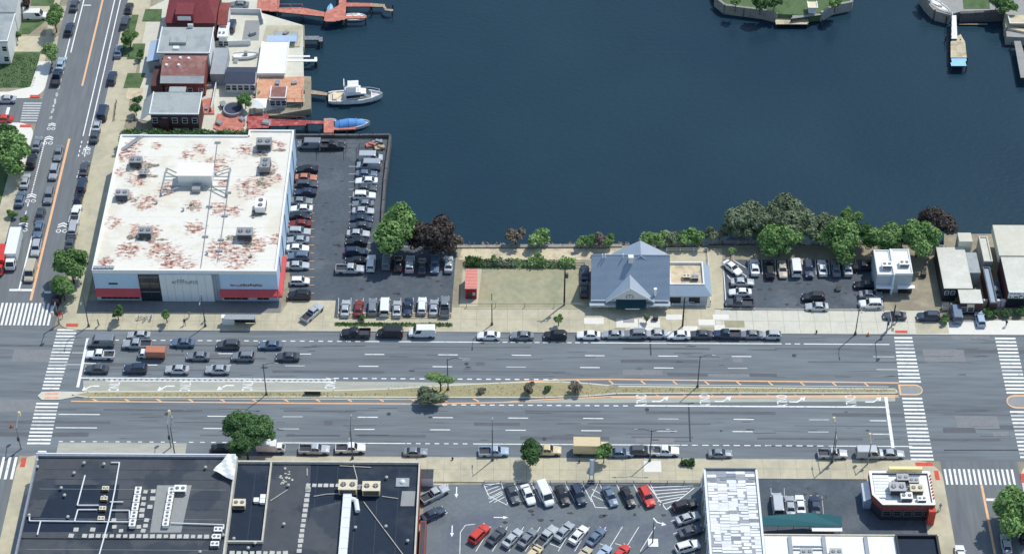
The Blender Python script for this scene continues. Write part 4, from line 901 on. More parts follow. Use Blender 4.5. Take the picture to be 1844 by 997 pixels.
# penthouse + steel frame + pipes
ph0=P(322,335,SH); ph1=P(383,335,SH)
T2=thing('penthouse',((ph0.x+ph1.x)/2,ph0.y,SH),'white boxy penthouse in the middle of the rust-stained roof','penthouse')
pb=P(350,295,SH+2.9).y
obj('wall',MB().box(ph0.x,ph1.x,ph0.y,pb,SH,SH+2.8),M['white_wall'],T2); obj('roof',MB().box(ph0.x-.2,ph1.x+.2,ph0.y-.2,pb+.2,SH+2.8,SH+3.0),M['roof_white'],T2)
obj('hatch',MB().box((ph0.x+ph1.x)/2-.5,(ph0.x+ph1.x)/2+1.2,ph0.y-2.2,ph0.y-.4,SH,SH+1.0),M['grey_metal'],T2)
T3=thing('steel_frame',(P(290,340,SH).x,P(290,340,SH).y,SH),'grey steel dunnage frame around the roof penthouse','frame')
for a,c in (((300,303),(290,348)),((415,303),(408,350)),((298,318),(322,318)),((383,318),(412,318)),((296,335),(411,336)),((300,303),(322,313)),((383,313),(414,303)),((290,348),(325,336)),((408,350),(380,336))):
    p,q=P(*a,SH+.7),P(*c,SH+.7); obj('beam',MB().tube(p,q,.16,n=4),M['mid_grey'],T3)
for q in ((300,303),(290,348),(415,303),(408,350)): p=P(*q,SH+.7); obj('post',MB().box(p.x-.12,p.x+.12,p.y-.12,p.y+.12,SH,SH+.6),M['mid_grey'],T3)
for lab,pts in (('long grey pipe down the middle of the white roof',[(392,255),(377,370),(362,480)]),('second grey pipe right of the middle pipe',[(411,345),(398,430),(392,470)])):
    T4=thing('roof_pipe',V3(P(*pts[-1],SH)),lab,'pipe'); q=[P(a,c,SH+.35) for a,c in pts]; obj('pipe',MB().line(q,.07),M['grey_metal'],T4)
    for a,c in zip(q,q[1:]):
        for t in (0,.5): v=a.lerp(c,t); obj('support_block',MB().box(v.x-.6,v.x+.6,v.y-.2,v.y+.2,SH-.02,SH+.28),M['mid_grey'],T4)
p=P(232,255,SH); T4=thing('ladder_ramp',(p.x,p.y,SH),'grey metal walkway lying at the top left of the white roof','walkway'); b=MB()
for i in range(9):
    v=P(225+i*4,268-i*3.4,SH+.2); b.cb(v.x,v.y,SH+.1,1.3,.35,.08,0,.4)
obj('tread',b,M['mid_grey'],T4)
for s in (-1,1): q=[P(222+s*4,268,SH+.25),P(262+s*4,240,SH+.25)]; obj('rail',MB().line(q,.07),M['mid_grey'],T4)
T4=thing('equipment_row',V3(P(185,484,SH)),'low grey equipment boxes at the front left of the white roof','roof equipment')
for i in range(5): q=P(172+i*7.5,485,SH); obj('box',MB().box(q.x-.35,q.x+.35,q.y-.3,q.y+.4,SH,SH+.7),M['mid_grey'],T4)

# ---- slate restaurant ----
x0=P(1064,540,2.7).x; x1=P(1206,540,2.7).x; yf=P(1135,540,2.7).y; yr=P(1135,459,9.3).y; yb=yr+(yr-yf); zr,ze=9.3,2.7
T=thing('restaurant',((x0+x1)/2,yf,0),'slate-roofed restaurant with front gable, dark green awning and cream annex','restaurant')
obj('wall',MB().box(x0+.5,x1-.4,yf+.6,yb-.6,0,ze+.15).prism([(x0+.5,yf+.6),(x0+.8,yf+.6),(x0+.8,yb-.6),(x0+.5,yb-.6)],ze,ze+.2),M['white_wall'],T)
def gable(x0,x1,yf,yr,yb,ze,zr,th=.18,along='x'):
    b=MB()
    for s,(ya,yc) in enumerate(((yf,yr),(yb,yr))):
        b.add([(x0,ya,ze),(x1,ya,ze),(x1,yc,zr),(x0,yc,zr),(x0,ya,ze-th),(x1,ya,ze-th),(x1,yc,zr-th),(x0,yc,zr-th)],[(0,1,2,3) if s==0 else (3,2,1,0),(7,6,5,4),(0,4,5,1),(1,5,6,2),(3,7,4,0),(2,6,7,3)])
    return b
R0=obj('roof',gable(x0,x1,yf,yr,yb,ze,zr),M['roof_slate'],T)
for xx in (x0+.55,x1-.55): obj('gable_wall',MB().add([(xx-.15,yf+.6,ze),(xx-.15,yb-.6,ze),(xx-.15,yr,zr-.4),(xx+.15,yf+.6,ze),(xx+.15,yb-.6,ze),(xx+.15,yr,zr-.4)],[(0,2,1),(3,4,5),(0,3,5,2),(1,2,5,4),(0,1,4,3)]),M['white_wall'],T)
obj('ridge_cap',MB().tube((x0,yr,zr+.02),(x1,yr,zr+.02),.09),M['roof_slate_lit'],R0)
# visible shingle courses as thin raised laps
b=MB(); n=40
for i in range(1,n):
    t=i/n; y=yf+(yr-yf)*t; z=ze+(zr-ze)*t; b.box(x0,x1,y-.05,y,z-.03,z+.007)
sc_=obj('shingle_course',b,M['roof_slate'],R0); sc_['kind']='stuff'
# rear cross gable running away from the ridge
ap=P(1153,433,9.3); bx0,bx1=ap.x-5.5,ap.x+5.5; ye=ap.y; zl=5.8; th=.16
for s_,bx in ((0,bx0),(1,bx1)):
    A=(bx,yr-2.2,zl);B=0;C_=(ap.x,ye,9.3);D_=(bx,ye,zl)
    obj('rear_gable_roof',MB().add([A,(ap.x,yr-.3,9.3),C_,D_,(A[0],A[1],A[2]-th),(ap.x,yr-.3,9.3-th),(ap.x,ye,9.3-th),(bx,ye,zl-th)],[(0,1,2,3) if s_ else (3,2,1,0),(4,5,6,7),(2,6,7,3) if 1 else (0,1,2)]),M['roof_slate_lit'] if s_ else M['roof_slate'],T)  # east slope takes the lighter slate: sun side painted in
obj('rear_wall',MB().box(bx0+.5,bx1-.5,yb-.58,max(ye-.3,yb),0,2.5),M['white_wall'],T)
# front cross gable
zg=6.48; apx=P(1135,518,zg); yg=apx.y; ym=yf+(yr-yf)*((zg-ze)/(zr-ze)); gx0=P(1091,543,2.75).x; gx1=P(1179,543,2.75).x; th=.16
for s,gx in ((0,gx0),(1,gx1)):
    A=(gx,yg,2.75); B=(apx.x,yg,zg); Cc=(apx.x,ym,zg); D=(gx,yf+.02,2.78)
    fs=[(0,1,2,3)] if s else [(3,2,1,0)]
    b=MB().add([A,B,Cc,D,(A[0],A[1],A[2]-th),(B[0],B[1],B[2]-th),(Cc[0],Cc[1],Cc[2]-th),(D[0],D[1],D[2]-th)],fs+[(4,5,6,7),(0,4,5,1),(3,7,4,0)])
    obj('gable_roof',b,M['roof_slate_lit'] if s else M['roof_slate'],T)  # sunlit east slope brightened by colour, west slope plain slate
    # bargeboard
    bb=MB().add([(A[0],yg-.12,A[2]-.05),(B[0],yg-.12,B[2]-.02),(B[0],yg-.12,B[2]-.5),(A[0],yg-.12,A[2]-.4),(A[0],yg+.02,A[2]-.05),(B[0],yg+.02,B[2]-.02),(B[0],yg+.02,B[2]-.5),(A[0],yg+.02,A[2]-.4)],[(0,1,2,3),(7,6,5,4),(0,4,5,1),(3,2,6,7)])
    obj('bargeboard',bb,M['white_wall'],T)
    
zz=2.95
obj('gable_face',MB().add([(gx0+1.6,yg+.35,zz-.6),(gx1-1.6,yg+.35,zz-.6),(gx1-1.6,yg+.35,zz+.6),(apx.x,yg+.35,zg-.35),(gx0+1.6,yg+.35,zz+.6),(gx0+1.6,yg+.5,zz-.6),(gx1-1.6,yg+.5,zz-.6),(gx1-1.6,yg+.5,zz+.6),(apx.x,yg+.5,zg-.35),(gx0+1.6,yg+.5,zz+.6)],[(0,1,2,3,4),(9,8,7,6,5)]),M['white_wall'],T)
b=MB()
for a0 in range(0,180,18):
    for r0,r1 in ((.62,.82),):
        a,c=math.radians(a0),math.radians(a0+18); b.add([(apx.x+r*math.cos(q),yg+.31,3.55+r*math.sin(q)) for r,q in ((r0,a),(r1,a),(r1,c),(r0,c))],[(0,1,2,3)])
b.box(apx.x-.8,apx.x-.3,yg+.28,yg+.32,3.35,3.55); b.box(apx.x+.3,apx.x+.8,yg+.28,yg+.32,3.35,3.55); b.box(apx.x-.1,apx.x+.1,yg+.28,yg+.32,3.4,4.3)
obj('fan_window',b,M['mid_grey'],T)
g0,g1=P(1109,546,1.8).x,P(1163,546,1.8).x
obj('awning',MB().add([(g0,yg+.3,2.95),(g1,yg+.3,2.95),(g1,yg-1.0,1.9),(g0,yg-1.0,1.9),(g0,yg-1.0,1.45),(g1,yg-1.0,1.45),(g0,yg+.3,1.45),(g1,yg+.3,1.45)],[(0,3,2,1),(3,4,5,2),(0,6,4,3),(1,2,5,7)]),M['green_sign'],T)
obj('sign_bar',MB().box(g0+1.8,g1-1.3,yg-1.04,yg-1.005,1.55,1.75),M['white_metal'],T)
for a,c in ((1064,1107),(1165,1204)):
    xa,xc=P(a,547,1.5).x,P(c,547,1.5).x; obj('fascia',MB().box(xa,xc,yf+.2,yf+.59,.4,2.45),M['white_wall'],T)
    obj('porch_roof',MB().box(xa-.3,xc+.3,yf-1.0,yf+.19,1.9,2.1),M['grey_wall'],T)
    for i in range(3): xx=xa+(xc-xa)*(i+.5)/3; window(T,xx,1.05,.95,.8,yf+.19)
for px in (1090,1085,1122): 
    q=P(px,460,9.3); obj('vent_pipe',MB().cyl(q.x,q.y-.2,8.9,9.9,.12),M['white_metal'],T)
q=P(1136,462,9.4); obj('chimney',MB().cb(q.x,q.y-.3,8.2,.9,.8,1.5).cb(q.x,q.y-.3,9.7,1.05,.95,.12),M['white_wall'],T)
q=P(1180,523,4.6); obj('chimney',MB().cyl(q.x,q.y,3.,5.0,.25).cyl(q.x,q.y,5.0,5.15,.34),M['white_metal'],T)
obj('gutter',MB().box(x0,x1,yf-.1,yf-.005,ze-.16,ze-.03),M['white_metal'],T)
# annex
ax0=x1+.05; ax1=P(1268,500,4).x; ay0=P(1240,512,4).y; ay1=P(1240,471,4).y
T=thing('annex_building',((ax0+ax1)/2,ay0,0),'low cream-roofed annex with white parapet and slate skirt beside the restaurant','annex')
obj('wall',MB().box(ax0,ax1+.6,ay0-1.8,ay1,0,2.6),M['grey_wall'],T)
obj('roof',MB().box(ax0+.3,ax1-.3,ay0+.3,ay1-.3,2.6,3.5),M['roof_tan_warm'],T)
parapet(T,ax0,ax1,ay0,ay1,2.6,4.05,M['white_wall'],.3)
e=1.9
obj('skirt_roof',MB().add([(ax0,ay0-.02,3.9),(ax1+.02,ay0-.02,3.9),(ax1+1.4,ay0-e,2.6),(ax0,ay0-e,2.6),(ax1+.02,ay1,3.9),(ax1+1.4,ay1,2.6)],[(0,3,2,1),(1,2,5,4)]),M['roof_slate'],T)
for px,w_ in ((1214,2.6),(1250,2.2)):
    q=P(px,541,1.2); obj('opening',MB().box(q.x-w_/2,q.x+w_/2,ay0-1.85,ay0-1.81,.4,2.2),M['opening'],T)
for i,(px,py,mm) in enumerate([(1236,497,'cream'),(1251,499,'grey_metal')]): on_roof(HV[mm],'rooftop_unit',px,py,3.5,0,['roof fan unit left of two on the cream annex roof','roof fan unit right of two on the cream annex roof'][i],'roof unit','annex roof units',.55)
# annex fences
def fence(name,pts,h,m,label,post=2.4,rails=3,cat='fence',slat=False):
    w0=[P(*q) for q in pts]; T=thing(name,(w0[0].x,w0[0].y,0),label,cat)
    for a,c in zip(w0,w0[1:]):
        d=c-a; n=max(1,int(d.length/post)); 
        for i in range(n+1):
            v=a.lerp(c,i/n); obj('post',MB().box(v.x-.06,v.x+.06,v.y-.06,v.y+.06,0,h+.1),m,T)
        for r in range(rails):
            z=h*(r+1)/rails-.05; ang=math.atan2(d.y,d.x); mid=(a+c)/2; obj('rail',MB().cb(mid.x,mid.y,z-.05,d.length,.06,.12 if not slat else h/rails*.7,0,ang),m,T)
    return T
fence('fence',[(1200,453),(1274,453),(1279,548),(1240,550)],1.0,M['white_wall'],'low white fence around the annex yard',2.2,2)
fence('fence',[(1210,552),(1279,552)],.9,M['white_wall'],'short white fence in front of the annex',2.2,2)
fence('guard_rail',[(1196,440),(1300,440),(1440,439),(1558,439)],1.1,M['concrete_grey'],'long grey guard rail along the water behind the small lot',3,3,'railing')
fence('fence',[(610,571),(812,572)],1.,M['dark_metal'],'dark railing between car park and weedy sidewalk',2.6,2)
fence('fence',[(870,481),(1052,481)],1.2,M['pole_metal'],'wire fence at the back of the empty lot',4,2)
fence('fence',[(840,554),(1050,554)],1.2,M['concrete_grey'],'broken low fence between the empty lot and the sidewalk',5,1)
fence('fence',[(1300,558),(1592,560)],.5,M['concrete_new'],'low white barrier along the front of the small lot',6,1)
fence('fence',[(1688,577),(1758,577)],1.1,M['pole_metal'],'grey iron fence before the tan roofed building',2,3)
fence('fence',[(872,871),(1080,871),(1262,871)],1.0,M['grey_metal'],'grey low fence between the southern lot and sidewalk',3,2)
fence('fence',[(210,186),(206,218)],1.,M['brick_dark'],'dark red fence left of the walled yard',2,2)

# ---- small white building ----
h=5.2; k0,k1=P(1580,494,h).x,P(1644,494,h).x; ky0=P(1610,494,h).y; ky1=P(1610,450,h).y
T=thing('small_building',((k0+k1)/2,ky0,0),'small white two-part box building at the right end of the small lot','building')
mid=P(1610,494,h).x
for a,c,dz in ((k0,mid-.15,0),(mid+.15,k1,.25)):
    obj('wall',MB().box(a,c,ky0,ky1,0,h-.4+dz),M['grey_wall'],T); obj('roof',MB().box(a+.25,c-.25,ky0+.25,ky1-.25,h-.4+dz,h-.15+dz),M['roof_white'],T)
    parapet(T,a,c,ky0-.02,ky1,h-.4+dz,h+.05+dz,M['white_wall'],.25)
obj('pilaster',MB().box(mid-.14,mid+.14,ky0-.5,ky1,0,h+.4),M['white_wall'],T); obj('blue_trim',MB().box(mid-.3,mid-.145,ky0-.45,ky0-.005,0,h-.2),M['light_blue'],T)
for px,dz in ((1592,0),(1630,.25)):
    q=P(px,515,1.6); o=obj('opening',MB().box(q.x-1.4,q.x+1.4,ky0-.06,ky0-.005,.1,2.0),M['dark_glass'],T); obj('canopy',MB().box(q.x-1.7,q.x+1.7,ky0-.9,ky0-.01,2.1,2.3),M['white_metal'],T)
for px,py,l in ((1597,478,'left roof unit on the small white building'),(1628,475,'right roof unit on the small white building')): on_roof(HV['white_metal'],'rooftop_unit',px,py,h-.1,0,l,'roof unit','small white building units',.75)

# ---- right side buildings ----
def flat(name,label,cat,x0p,x1p,pyf,pyb,h,wallm,roofm,par=None,ph=.4,t=.25):
    x0,x1=P(x0p,pyf,h).x,P(x1p,pyf,h).x; y0=P((x0p+x1p)/2,pyf,h).y; y1=P((x0p+x1p)/2,pyb,h).y
    T=thing(name,((x0+x1)/2,y0,0),label,cat); obj('wall',MB().box(x0,x1,y0,y1,0,h-ph),wallm,T); obj('roof',MB().box(x0+t,x1-t,y0+t,y1-t,h-ph,h-ph+.15),roofm,T); parapet(T,x0,x1,y0,y1,h-ph,h,par or wallm,t)
    return T,x0,x1,y0,y1
T,a,c,d,e_=flat('row_building','long tan flat-roofed building right of the dirt driveway','building',1700,1752,519,445,3.6,M['opening'],M['roof_tan'],M['concrete_light'],.15)
d2=P(1748,545,3.3).y; obj('front_wing',MB().box((a+c)/2,c+1.4,d2,d-.01,0,3.2),M['brick_dark'],T); obj('front_wing_roof',MB().box((a+c)/2-.1,c+1.5,d2-.1,d-.02,3.2,3.35),M['roof_tan'],T)
obj('rear_block',MB().box(P(1726,430,5).x,P(1750,430,5).x,e_+.01,P(1740,428,5.2).y+1.5,0,5.2),M['concrete_light'],T)
obj('side_wing',MB().box(c+.01,c+2.2,d+4.5,e_-1.5,0,3.6),M['roof_grey'],T)
for px in (1738,1750): window(T,P(px,560,2).x,1.5,1.1,1.1,d2-.002)
obj('signboard',MB().box(P(1744,551,3.5).x,P(1757,551,3.5).x,d2-.2,d2-.12,2.3,3.1),M['cream'],T)
obj('door',MB().box((a+c)/2-2.4,(a+c)/2-1.2,d-.06,d-.003,0,2.2),M['dark_glass'],T)
for i in range(2): window(T,a+.7+i*1.2,2.4,.7,.9,d-.003)
T,a,c,d,e_=flat('row_building','narrow pale roofed building in the middle of the right-hand row','building',1772,1788,470,425,3.4,M['mid_grey'],M['roof_tan'],M['concrete_light'])
T,a,c,d,e_=flat('row_building','dark sided annex behind the right-hand alley','building',1783,1797,545,480,3.,M['brick_dark'],M['roof_slate'],M['pole_metal'])
T,a,c,d,e_=flat('row_building','grey-roofed building cut by the right edge, with white rear roof','building',1816,1900,524,462,4.6,M['brick_dark'],M['roof_tan'],M['roof_tan'],.15)
obj('rear_roof',MB().box(a-.3,c,e_+.01,e_+9,3,4.9),M['concrete_light'],T)
obj('sign_band',MB().box(a+.1,c,d-.35,d-.005,2.9,4.6),M['white_wall'],T)
glyphs('sign_lettering',a+.4,a+5,3.05,3.7,d-.352,M['opening'],5,9,T); glyphs('sign_lettering',a+.4,a+5,4.0,4.5,d-.352,M['mid_grey'],7,19,T)
obj('shop_front',MB().box(a+.3,c,d-.1,d-.004,.2,2.6),M['dark_glass'],T)
T,a,c,d,e_=flat('shed','small slate-coloured lean-to behind the tan roofed building','shed',1688,1703,453,441,3.2,M['mid_grey'],M['roof_slate'])
for (x0p,x1p,py,l) in ((1770,1800,552,'white lintel wall segment left of the right-hand front garden path'),(1802,1822,552,'white lintel wall segment right of the front garden path')):
    p,q=P(x0p,py),P(x1p,py); tag(obj('garden_wall',MB().box(p.x,q.x,p.y,p.y+.35,0,1.6).box(p.x-.1,q.x+.1,p.y-.08,p.y+.43,1.6,1.75),M['white_wall'],org=(p.x,p.y,0)),l,'wall')

# ---- dark roofed building, lower left ----
Z1=6.0; bx0=P(66,818,Z1).x; bx1=P(424,822,Z1).x; by1=P(220,817,Z1).y; by0=-95
T=thing('dark_roof_building',((bx0+bx1)/2,by1,0),'large black flat-roofed building full of pipes at lower left','building')
obj('wall',MB().box(bx0,bx1,by0,by1,0,Z1-.7),M['parapet_grey'],T); obj('roof',MB().box(bx0+.4,bx1-.4,by0,by1-.4,Z1-.7,Z1-.55),M['roof_black'],T)
obj('parapet',MB().box(bx0,bx0+.35,by0,by1-.5,Z1-.7,Z1+.1),M['parapet_grey'],T); obj('parapet',MB().box(bx0,bx1,by1-.5,by1-.1,Z1-.7,Z1-.02),M['parapet_grey'],T)
obj('coping',MB().box(bx0-.1,bx1,by1-.1,by1+.12,Z1-.6,Z1+.1),M['duct_white'],T); obj('coping',MB().box(P(64,835,Z1).x,P(75,835,Z1).x+.4,by1+.121,by1+.5,Z1-.2,Z1+.25),M['white_metal'],T)
obj('cornice',MB().box(bx0+3,bx1-3,by1+.12,by1+.35,Z1-1.3,Z1-1.1),M['duct_white'],T)
sy=P(300,960,Z1).y
obj('roof_seam',MB().box(bx0+.4,bx1-.4,sy-.9,sy-.8,Z1-.55,Z1-.35),M['roof_black'],T)
obj('roof_patch',MB().prism(pp(98,872,215,872,203,957,36,957,40,930,72,930,z=Z1-.55),Z1-.55,Z1-.535),M['roof_black_wet'],T)
q=pp(283,873,345,873,326,958,270,958,z=Z1-.5); obj('walk_mat',MB().prism(q,Z1-.55,Z1-.49),M['mat_grey'],T)
ZR=Z1-.55
def pipe(par,pts,r=.13,m='duct_white',z=ZR+.35):
    q=[P(a,c,z) for a,c in pts]; return obj('pipe',MB().line(q,r),M[m],par)
TP=thing('pipework',V3(P(139,917,ZR)),'white pipe runs crossing the black roof at lower left','pipes')
for pts in ([(200,832),(215,832),(206,885),(196,935),(178,1000)],[(153,855),(139,909),(178,909)],[(175,917),(140,917),(134,938)],[(53,928),(53,937),(233,939),(233,918)],[(73,938),(67,962)],[(198,918),(232,918)],[(308,941),(403,944),(402,952)],[(198,903),(222,903)]): pipe(TP,pts)
vl=['domed vent near the top left of the black roof','vent below the domed vent on the black roof','low square vent left of the white pipes','vent behind the cornice, left','vent by the white pipe corner','vent near the torn white sheet','small vent beside the long pipe','vent between pipe runs, upper','vent between pipe runs, lower','vent at the end of the lower pipe','vent by the left parapet, top','vent at the left parapet','vent low by the bottom edge','vent by the far right of the black roof']
for i,(px,py) in enumerate([(133,850),(116,890),(122,929),(151,832),(187,834),(370,840),(110,877),(191,879),(188,893),(52,926),(66,827),(67,839),(360,992),(402,962)]): on_roof(VENT,'roof_vent',px,py,ZR,0,vl[i],'vent','vents on the black roof')
un=['topmost','second','third','fourth','lowest']
for i in range(5): on_roof(HV['white_metal'],'rooftop_unit',249-2.5*i,884+14.5*i,ZR,1.57,f'{un[i]} unit of the column left of the grey roof mat','roof unit','roof units left of the grey mat',.62)
for i in range(5): on_roof(HV['white_metal'],'rooftop_unit',309-2.5*i,885+14*i,ZR,1.57,f'{un[i]} unit of the column standing on the grey roof mat','roof unit','roof units on the grey mat',.62)
for i in range(4): on_roof(HV['cream'],'rooftop_unit',190-2.6*i,878+18*i,ZR,0,f'{["topmost","second","third","lowest"][i]} pale unit of the column between the white pipes','roof unit','roof units between the pipes',.45)
on_roof(HV['white_metal'],'rooftop_unit',325,882,ZR,0,'rounded white unit at the top right of the grey mat','roof unit',None,.8)
for i in range(3): on_roof(HV['white_metal'],'rooftop_unit',393-3*i,953+13*i,ZR,0,f'{["upper","middle","lower"][i]} unit by the cream wall at the right of the black roof','roof unit','roof units by the cream wall',.55)
PV=MB().box(-.42,.42,-.42,.42,0,.08).mesh('paver',M['paver']); 
def pav(par,px,py,z,name='paver'):
    p=P(px,py,z); o=bpy.data.objects.new(name,PV); link(o,par); w0=WO[par.name]; o.location=(p.x-w0[0],p.y-w0[1],z-w0[2]); o.rotation_euler[2]=random.uniform(-.12,.12); s=random.uniform(.85,1.1); o.scale=(s,s,1)
TV=thing('paver_walk',V3(P(260,965,ZR)),'dotted walk of white pavers along the black roof','pavers')
for i in range(22): 
    if i not in (1,): pav(TV,128+12.2*i,964+.08*i,ZR)
for px,py in ((137,953),(167,953),(206,948),(259,897),(258,907),(256,918),(255,928),(264,936),(262,946),(258,955),(275,897),(270,912),(262,885),(276,884),(205,936),(250,948),(218,955)): pav(TV,px,py,ZR)
# torn white sheet
z=Z1+.2; T5=thing('white_sheet',V3(P(410,845,z)),'crumpled white sheet draped over the roof corner','tarpaulin')
b=MB(); A,B_,C_,D_=P(384,848,z),P(412,818,z+.7),P(426,822,z+.9),P(421,866,z)
for i in range(6):
    for j in range(6):
        def pt(u,v): p=A.lerp(B_,u).lerp(D_.lerp(C_,u),v); return (p.x,p.y,p.z+.35*math.sin(u*9+v*7)*.5+.3)
        b.add([pt(i/6,j/6),pt((i+1)/6,j/6),pt((i+1)/6,(j+1)/6),pt(i/6,(j+1)/6)],[(0,3,2,1)])
obj('sheet',b,M['roof_white'],T5)

# ---- second dark building ----
Z2=5.2; cx0=bx1+.05; cx1=P(757,832,Z2).x; cy1=P(600,829,Z2).y
T=thing('dark_roof_building',((cx0+cx1)/2,cy1,0),'black flat-roofed building with cream parapets and white duct, bottom centre left','building')
obj('wall',MB().box(cx0,cx1,by0,cy1,0,Z2-.8),M['brick_red'],T); obj('roof',MB().box(cx0+.35,cx1-.3,by0,cy1-.35,Z2-.8,Z2-.65),M['roof_black_wet'],T)
ZS=Z2-.65
obj('parapet',MB().box(cx0,cx0+.35,by0,cy1,Z2-.8,Z1+.25),M['parapet_cream'],T)
obj('parapet',MB().box(cx0+.35,cx1,cy1-.35,cy1,Z2-.8,Z2),M['parapet_cream'],T)
obj('parapet',MB().box(cx1-.3,cx1,by0,cy1-.35,Z2-.8,Z2),M['parapet_cream'],T)
x_=P(488,835,Z2).x; yb_=P(445,972,Z2).y
obj('party_wall',MB().box(x_-.15,x_+.15,yb_,cy1-.36,ZS,Z2-.02),M['parapet_cream'],T); obj('party_wall',MB().box(cx0+.36,x_+.15,yb_-.3,yb_-.005,ZS,Z2-.04),M['parapet_cream'],T)
obj('roof_patch',MB().prism(pp(490,832,560,832,552,1000,470,1000,z=ZS),ZS,ZS+.012),M['roof_black'],T)
obj('roof_patch',MB().prism(pp(560,915,620,900,612,1010,540,1010,z=ZS),ZS,ZS+.02),M['roof_black'],T)
obj('walk_mat',MB().prism(pp(724,884,748,884,746,911,721,911,z=ZS),ZS,ZS+.1),M['mat_grey'],T)
obj('low_brick_wall',MB().box(P(757,934,3).x,P(768,934,3).x,by0,P(760,934,3).y,0,2.6),M['brick_red'],T)
obj('enclosure_roof',MB().box(P(759,934,3).x,P(766,934,3).x,by0,P(760,937,3).y,2.6,2.66),M['roof_black'],T)
TV=thing('paver_walk',V3(P(548,930,ZS)),'column of white pavers down the second black roof','pavers')
for i in range(13): pav(TV,555-1.35*i,882+9.1*i,ZS)
for i in range(2): pav(TV,555,873+7*i,ZS)
for i in range(5): pav(TV,566+10.5*i,873.5,ZS)
for i in range(9): pav(TV,418+12*i,995,ZS)
p=P(627,884,ZS); on_roof(HV['cream'],'rooftop_unit',627,880,ZS,0,'cream roof unit at the head of the white duct','roof unit',None,1.25); on_roof(HV['cream'],'rooftop_unit',669,882,ZS,0,'cream roof unit right of the duct head','roof unit',None,1.2)
on_roof(HV['grey_metal'],'rooftop_unit',649,878,ZS,0,'small dark unit between the two cream roof units','roof unit',None,.6)
TD=thing('roof_duct',V3(P(618,960,ZS)),'broad white duct running down the second black roof','duct')
a,c=P(626,889,ZS+.8),P(614,1010,ZS+.8); obj('duct',MB().box(a.x-.75,a.x+.75,c.y-5,a.y,ZS+.25,ZS+1.1),M['duct_white'],TD)
for i in range(8): y=a.y-1-i*2.3; obj('duct_flange',MB().box(a.x-.8,a.x+.8,y-.06,y+.06,ZS+.2,ZS+1.15),M['duct_white'],TD)
obj('elbow',MB().line([P(630,897,ZS+.6),P(641,900,ZS+.6),P(644,920,ZS+.6)],.45,8),M['duct_white'],TD)
TC=thing('roof_conduit',V3(P(690,950,ZS)),'thin conduit lines crossing the second black roof','conduit')
for pts in ([(655,903),(690,950),(726,998)],[(565,893),(588,889),(612,888)],[(688,893),(717,897)],[(487,901),(518,881)],[(553,843),(553,856)],[(612,838),(668,841)],[(636,835),(643,862)]): pipe(TC,pts,.09,'parapet_cream',ZS+.15)
for i,(px,py) in enumerate([(511,942),(640,948),(734,972),(695,946),(447,985),(459,976),(421,968),(519,872),(696,858)]): on_roof(VENT,'roof_vent',px,py,ZS,0,['vent mid roof left of the paver column','vent just right of the white duct','vent at the lower right of the second black roof','dark vent beside the diagonal conduit','lower vent below the walled roof bay','upper vent below the walled roof bay','vent in the corner of the walled roof bay','vent at the end of the left conduit','tiny vent under the north parapet'][i],'vent','vents on the second black roof')
TS=thing('skylight',V3(P(725,868,ZS)),'square skylight with white dome at the right of the second black roof','skylight'); q=P(725,869,ZS); obj('curb',MB().box(q.x-1.2,q.x+1.2,q.y-1,q.y+1,ZS,ZS+.25),M['mid_grey'],TS); obj('dome',MB().cyl(q.x,q.y,ZS+.25,ZS+.55,.5,.42,12).cyl(q.x,q.y,ZS+.55,ZS+.75,.42,.1,12),M['white_metal'],TS)
on_roof(HV['cream'],'rooftop_unit',431,908,ZS,0,'cream box unit on the wall of the sunken roof bay','roof unit',None,.85)
for i,(px,py) in enumerate([(462,903),(474,897),(473,905)]): q=P(px,py,ZS); tag(obj('vent_box',MB().box(q.x-.4,q.x+.4,q.y-.4,q.y+.4,ZS,ZS+.6).box(q.x-.48,q.x+.48,q.y-.48,q.y+.48,ZS+.6,ZS+.68),M['white_metal'],org=(q.x,q.y,ZS)),['solid white vent box, left of three in the roof bay','upper right vent box in the roof bay','lower right vent box in the roof bay'][i],'vent')
TR=thing('rubble_strip',V3(P(515,850,ZS)),'scattered pale debris on the second black roof','debris')
for i in range(16):
    q=P(random.gauss(512,7)-0,random.uniform(840,872),ZS); obj('scrap',MB().cb(q.x,q.y,ZS,random.uniform(.2,.6),random.uniform(.2,.5),.12,0,random.random()*3),M['parapet_cream'],TR)

# ---- metal roofed hall ----
Z3=5.; x0=P(1269,846,Z3).x; x1=P(1362,846,Z3).x; y1=P(1315,842,Z3).y; y0=-95
T=thing('metal_roof_hall',((x0+x1)/2,y1,0),'long hall with patchy white metal panel roof south of the sidewalk','building')
obj('wall',MB().box(x0,x1,y0,y1,0,Z3-.5),M['blue_pale'],T); obj('roof',MB().box(x0+.2,x1-.2,y0,y1-.2,Z3-.5,Z3-.4),M['mid_grey'],T)
obj('parapet',MB().box(x0,x1,y1-.2,y1,Z3-.5,Z3+.1),M['parapet_grey'],T); obj('gutter',MB().box(x0-.2,x0+.2,y0,y1-.2,Z3-.5,Z3-.1),M['duct_white'],T); obj('gutter',MB().box(x1-.2,x1+.2,y0,y1-.2,Z3-.5,Z3-.1),M['duct_white'],T)
pm={m:MB().box(-.5,.5,-.5,.5,0,.05).mesh('panel_'+m,M[m]) for m in ('roof_white','white_wall','roof_grey','mid_grey','parapet_grey')}
xs=[x0+.35+(x1-x0-.7)*q/5 for q in range(6)]; n=0
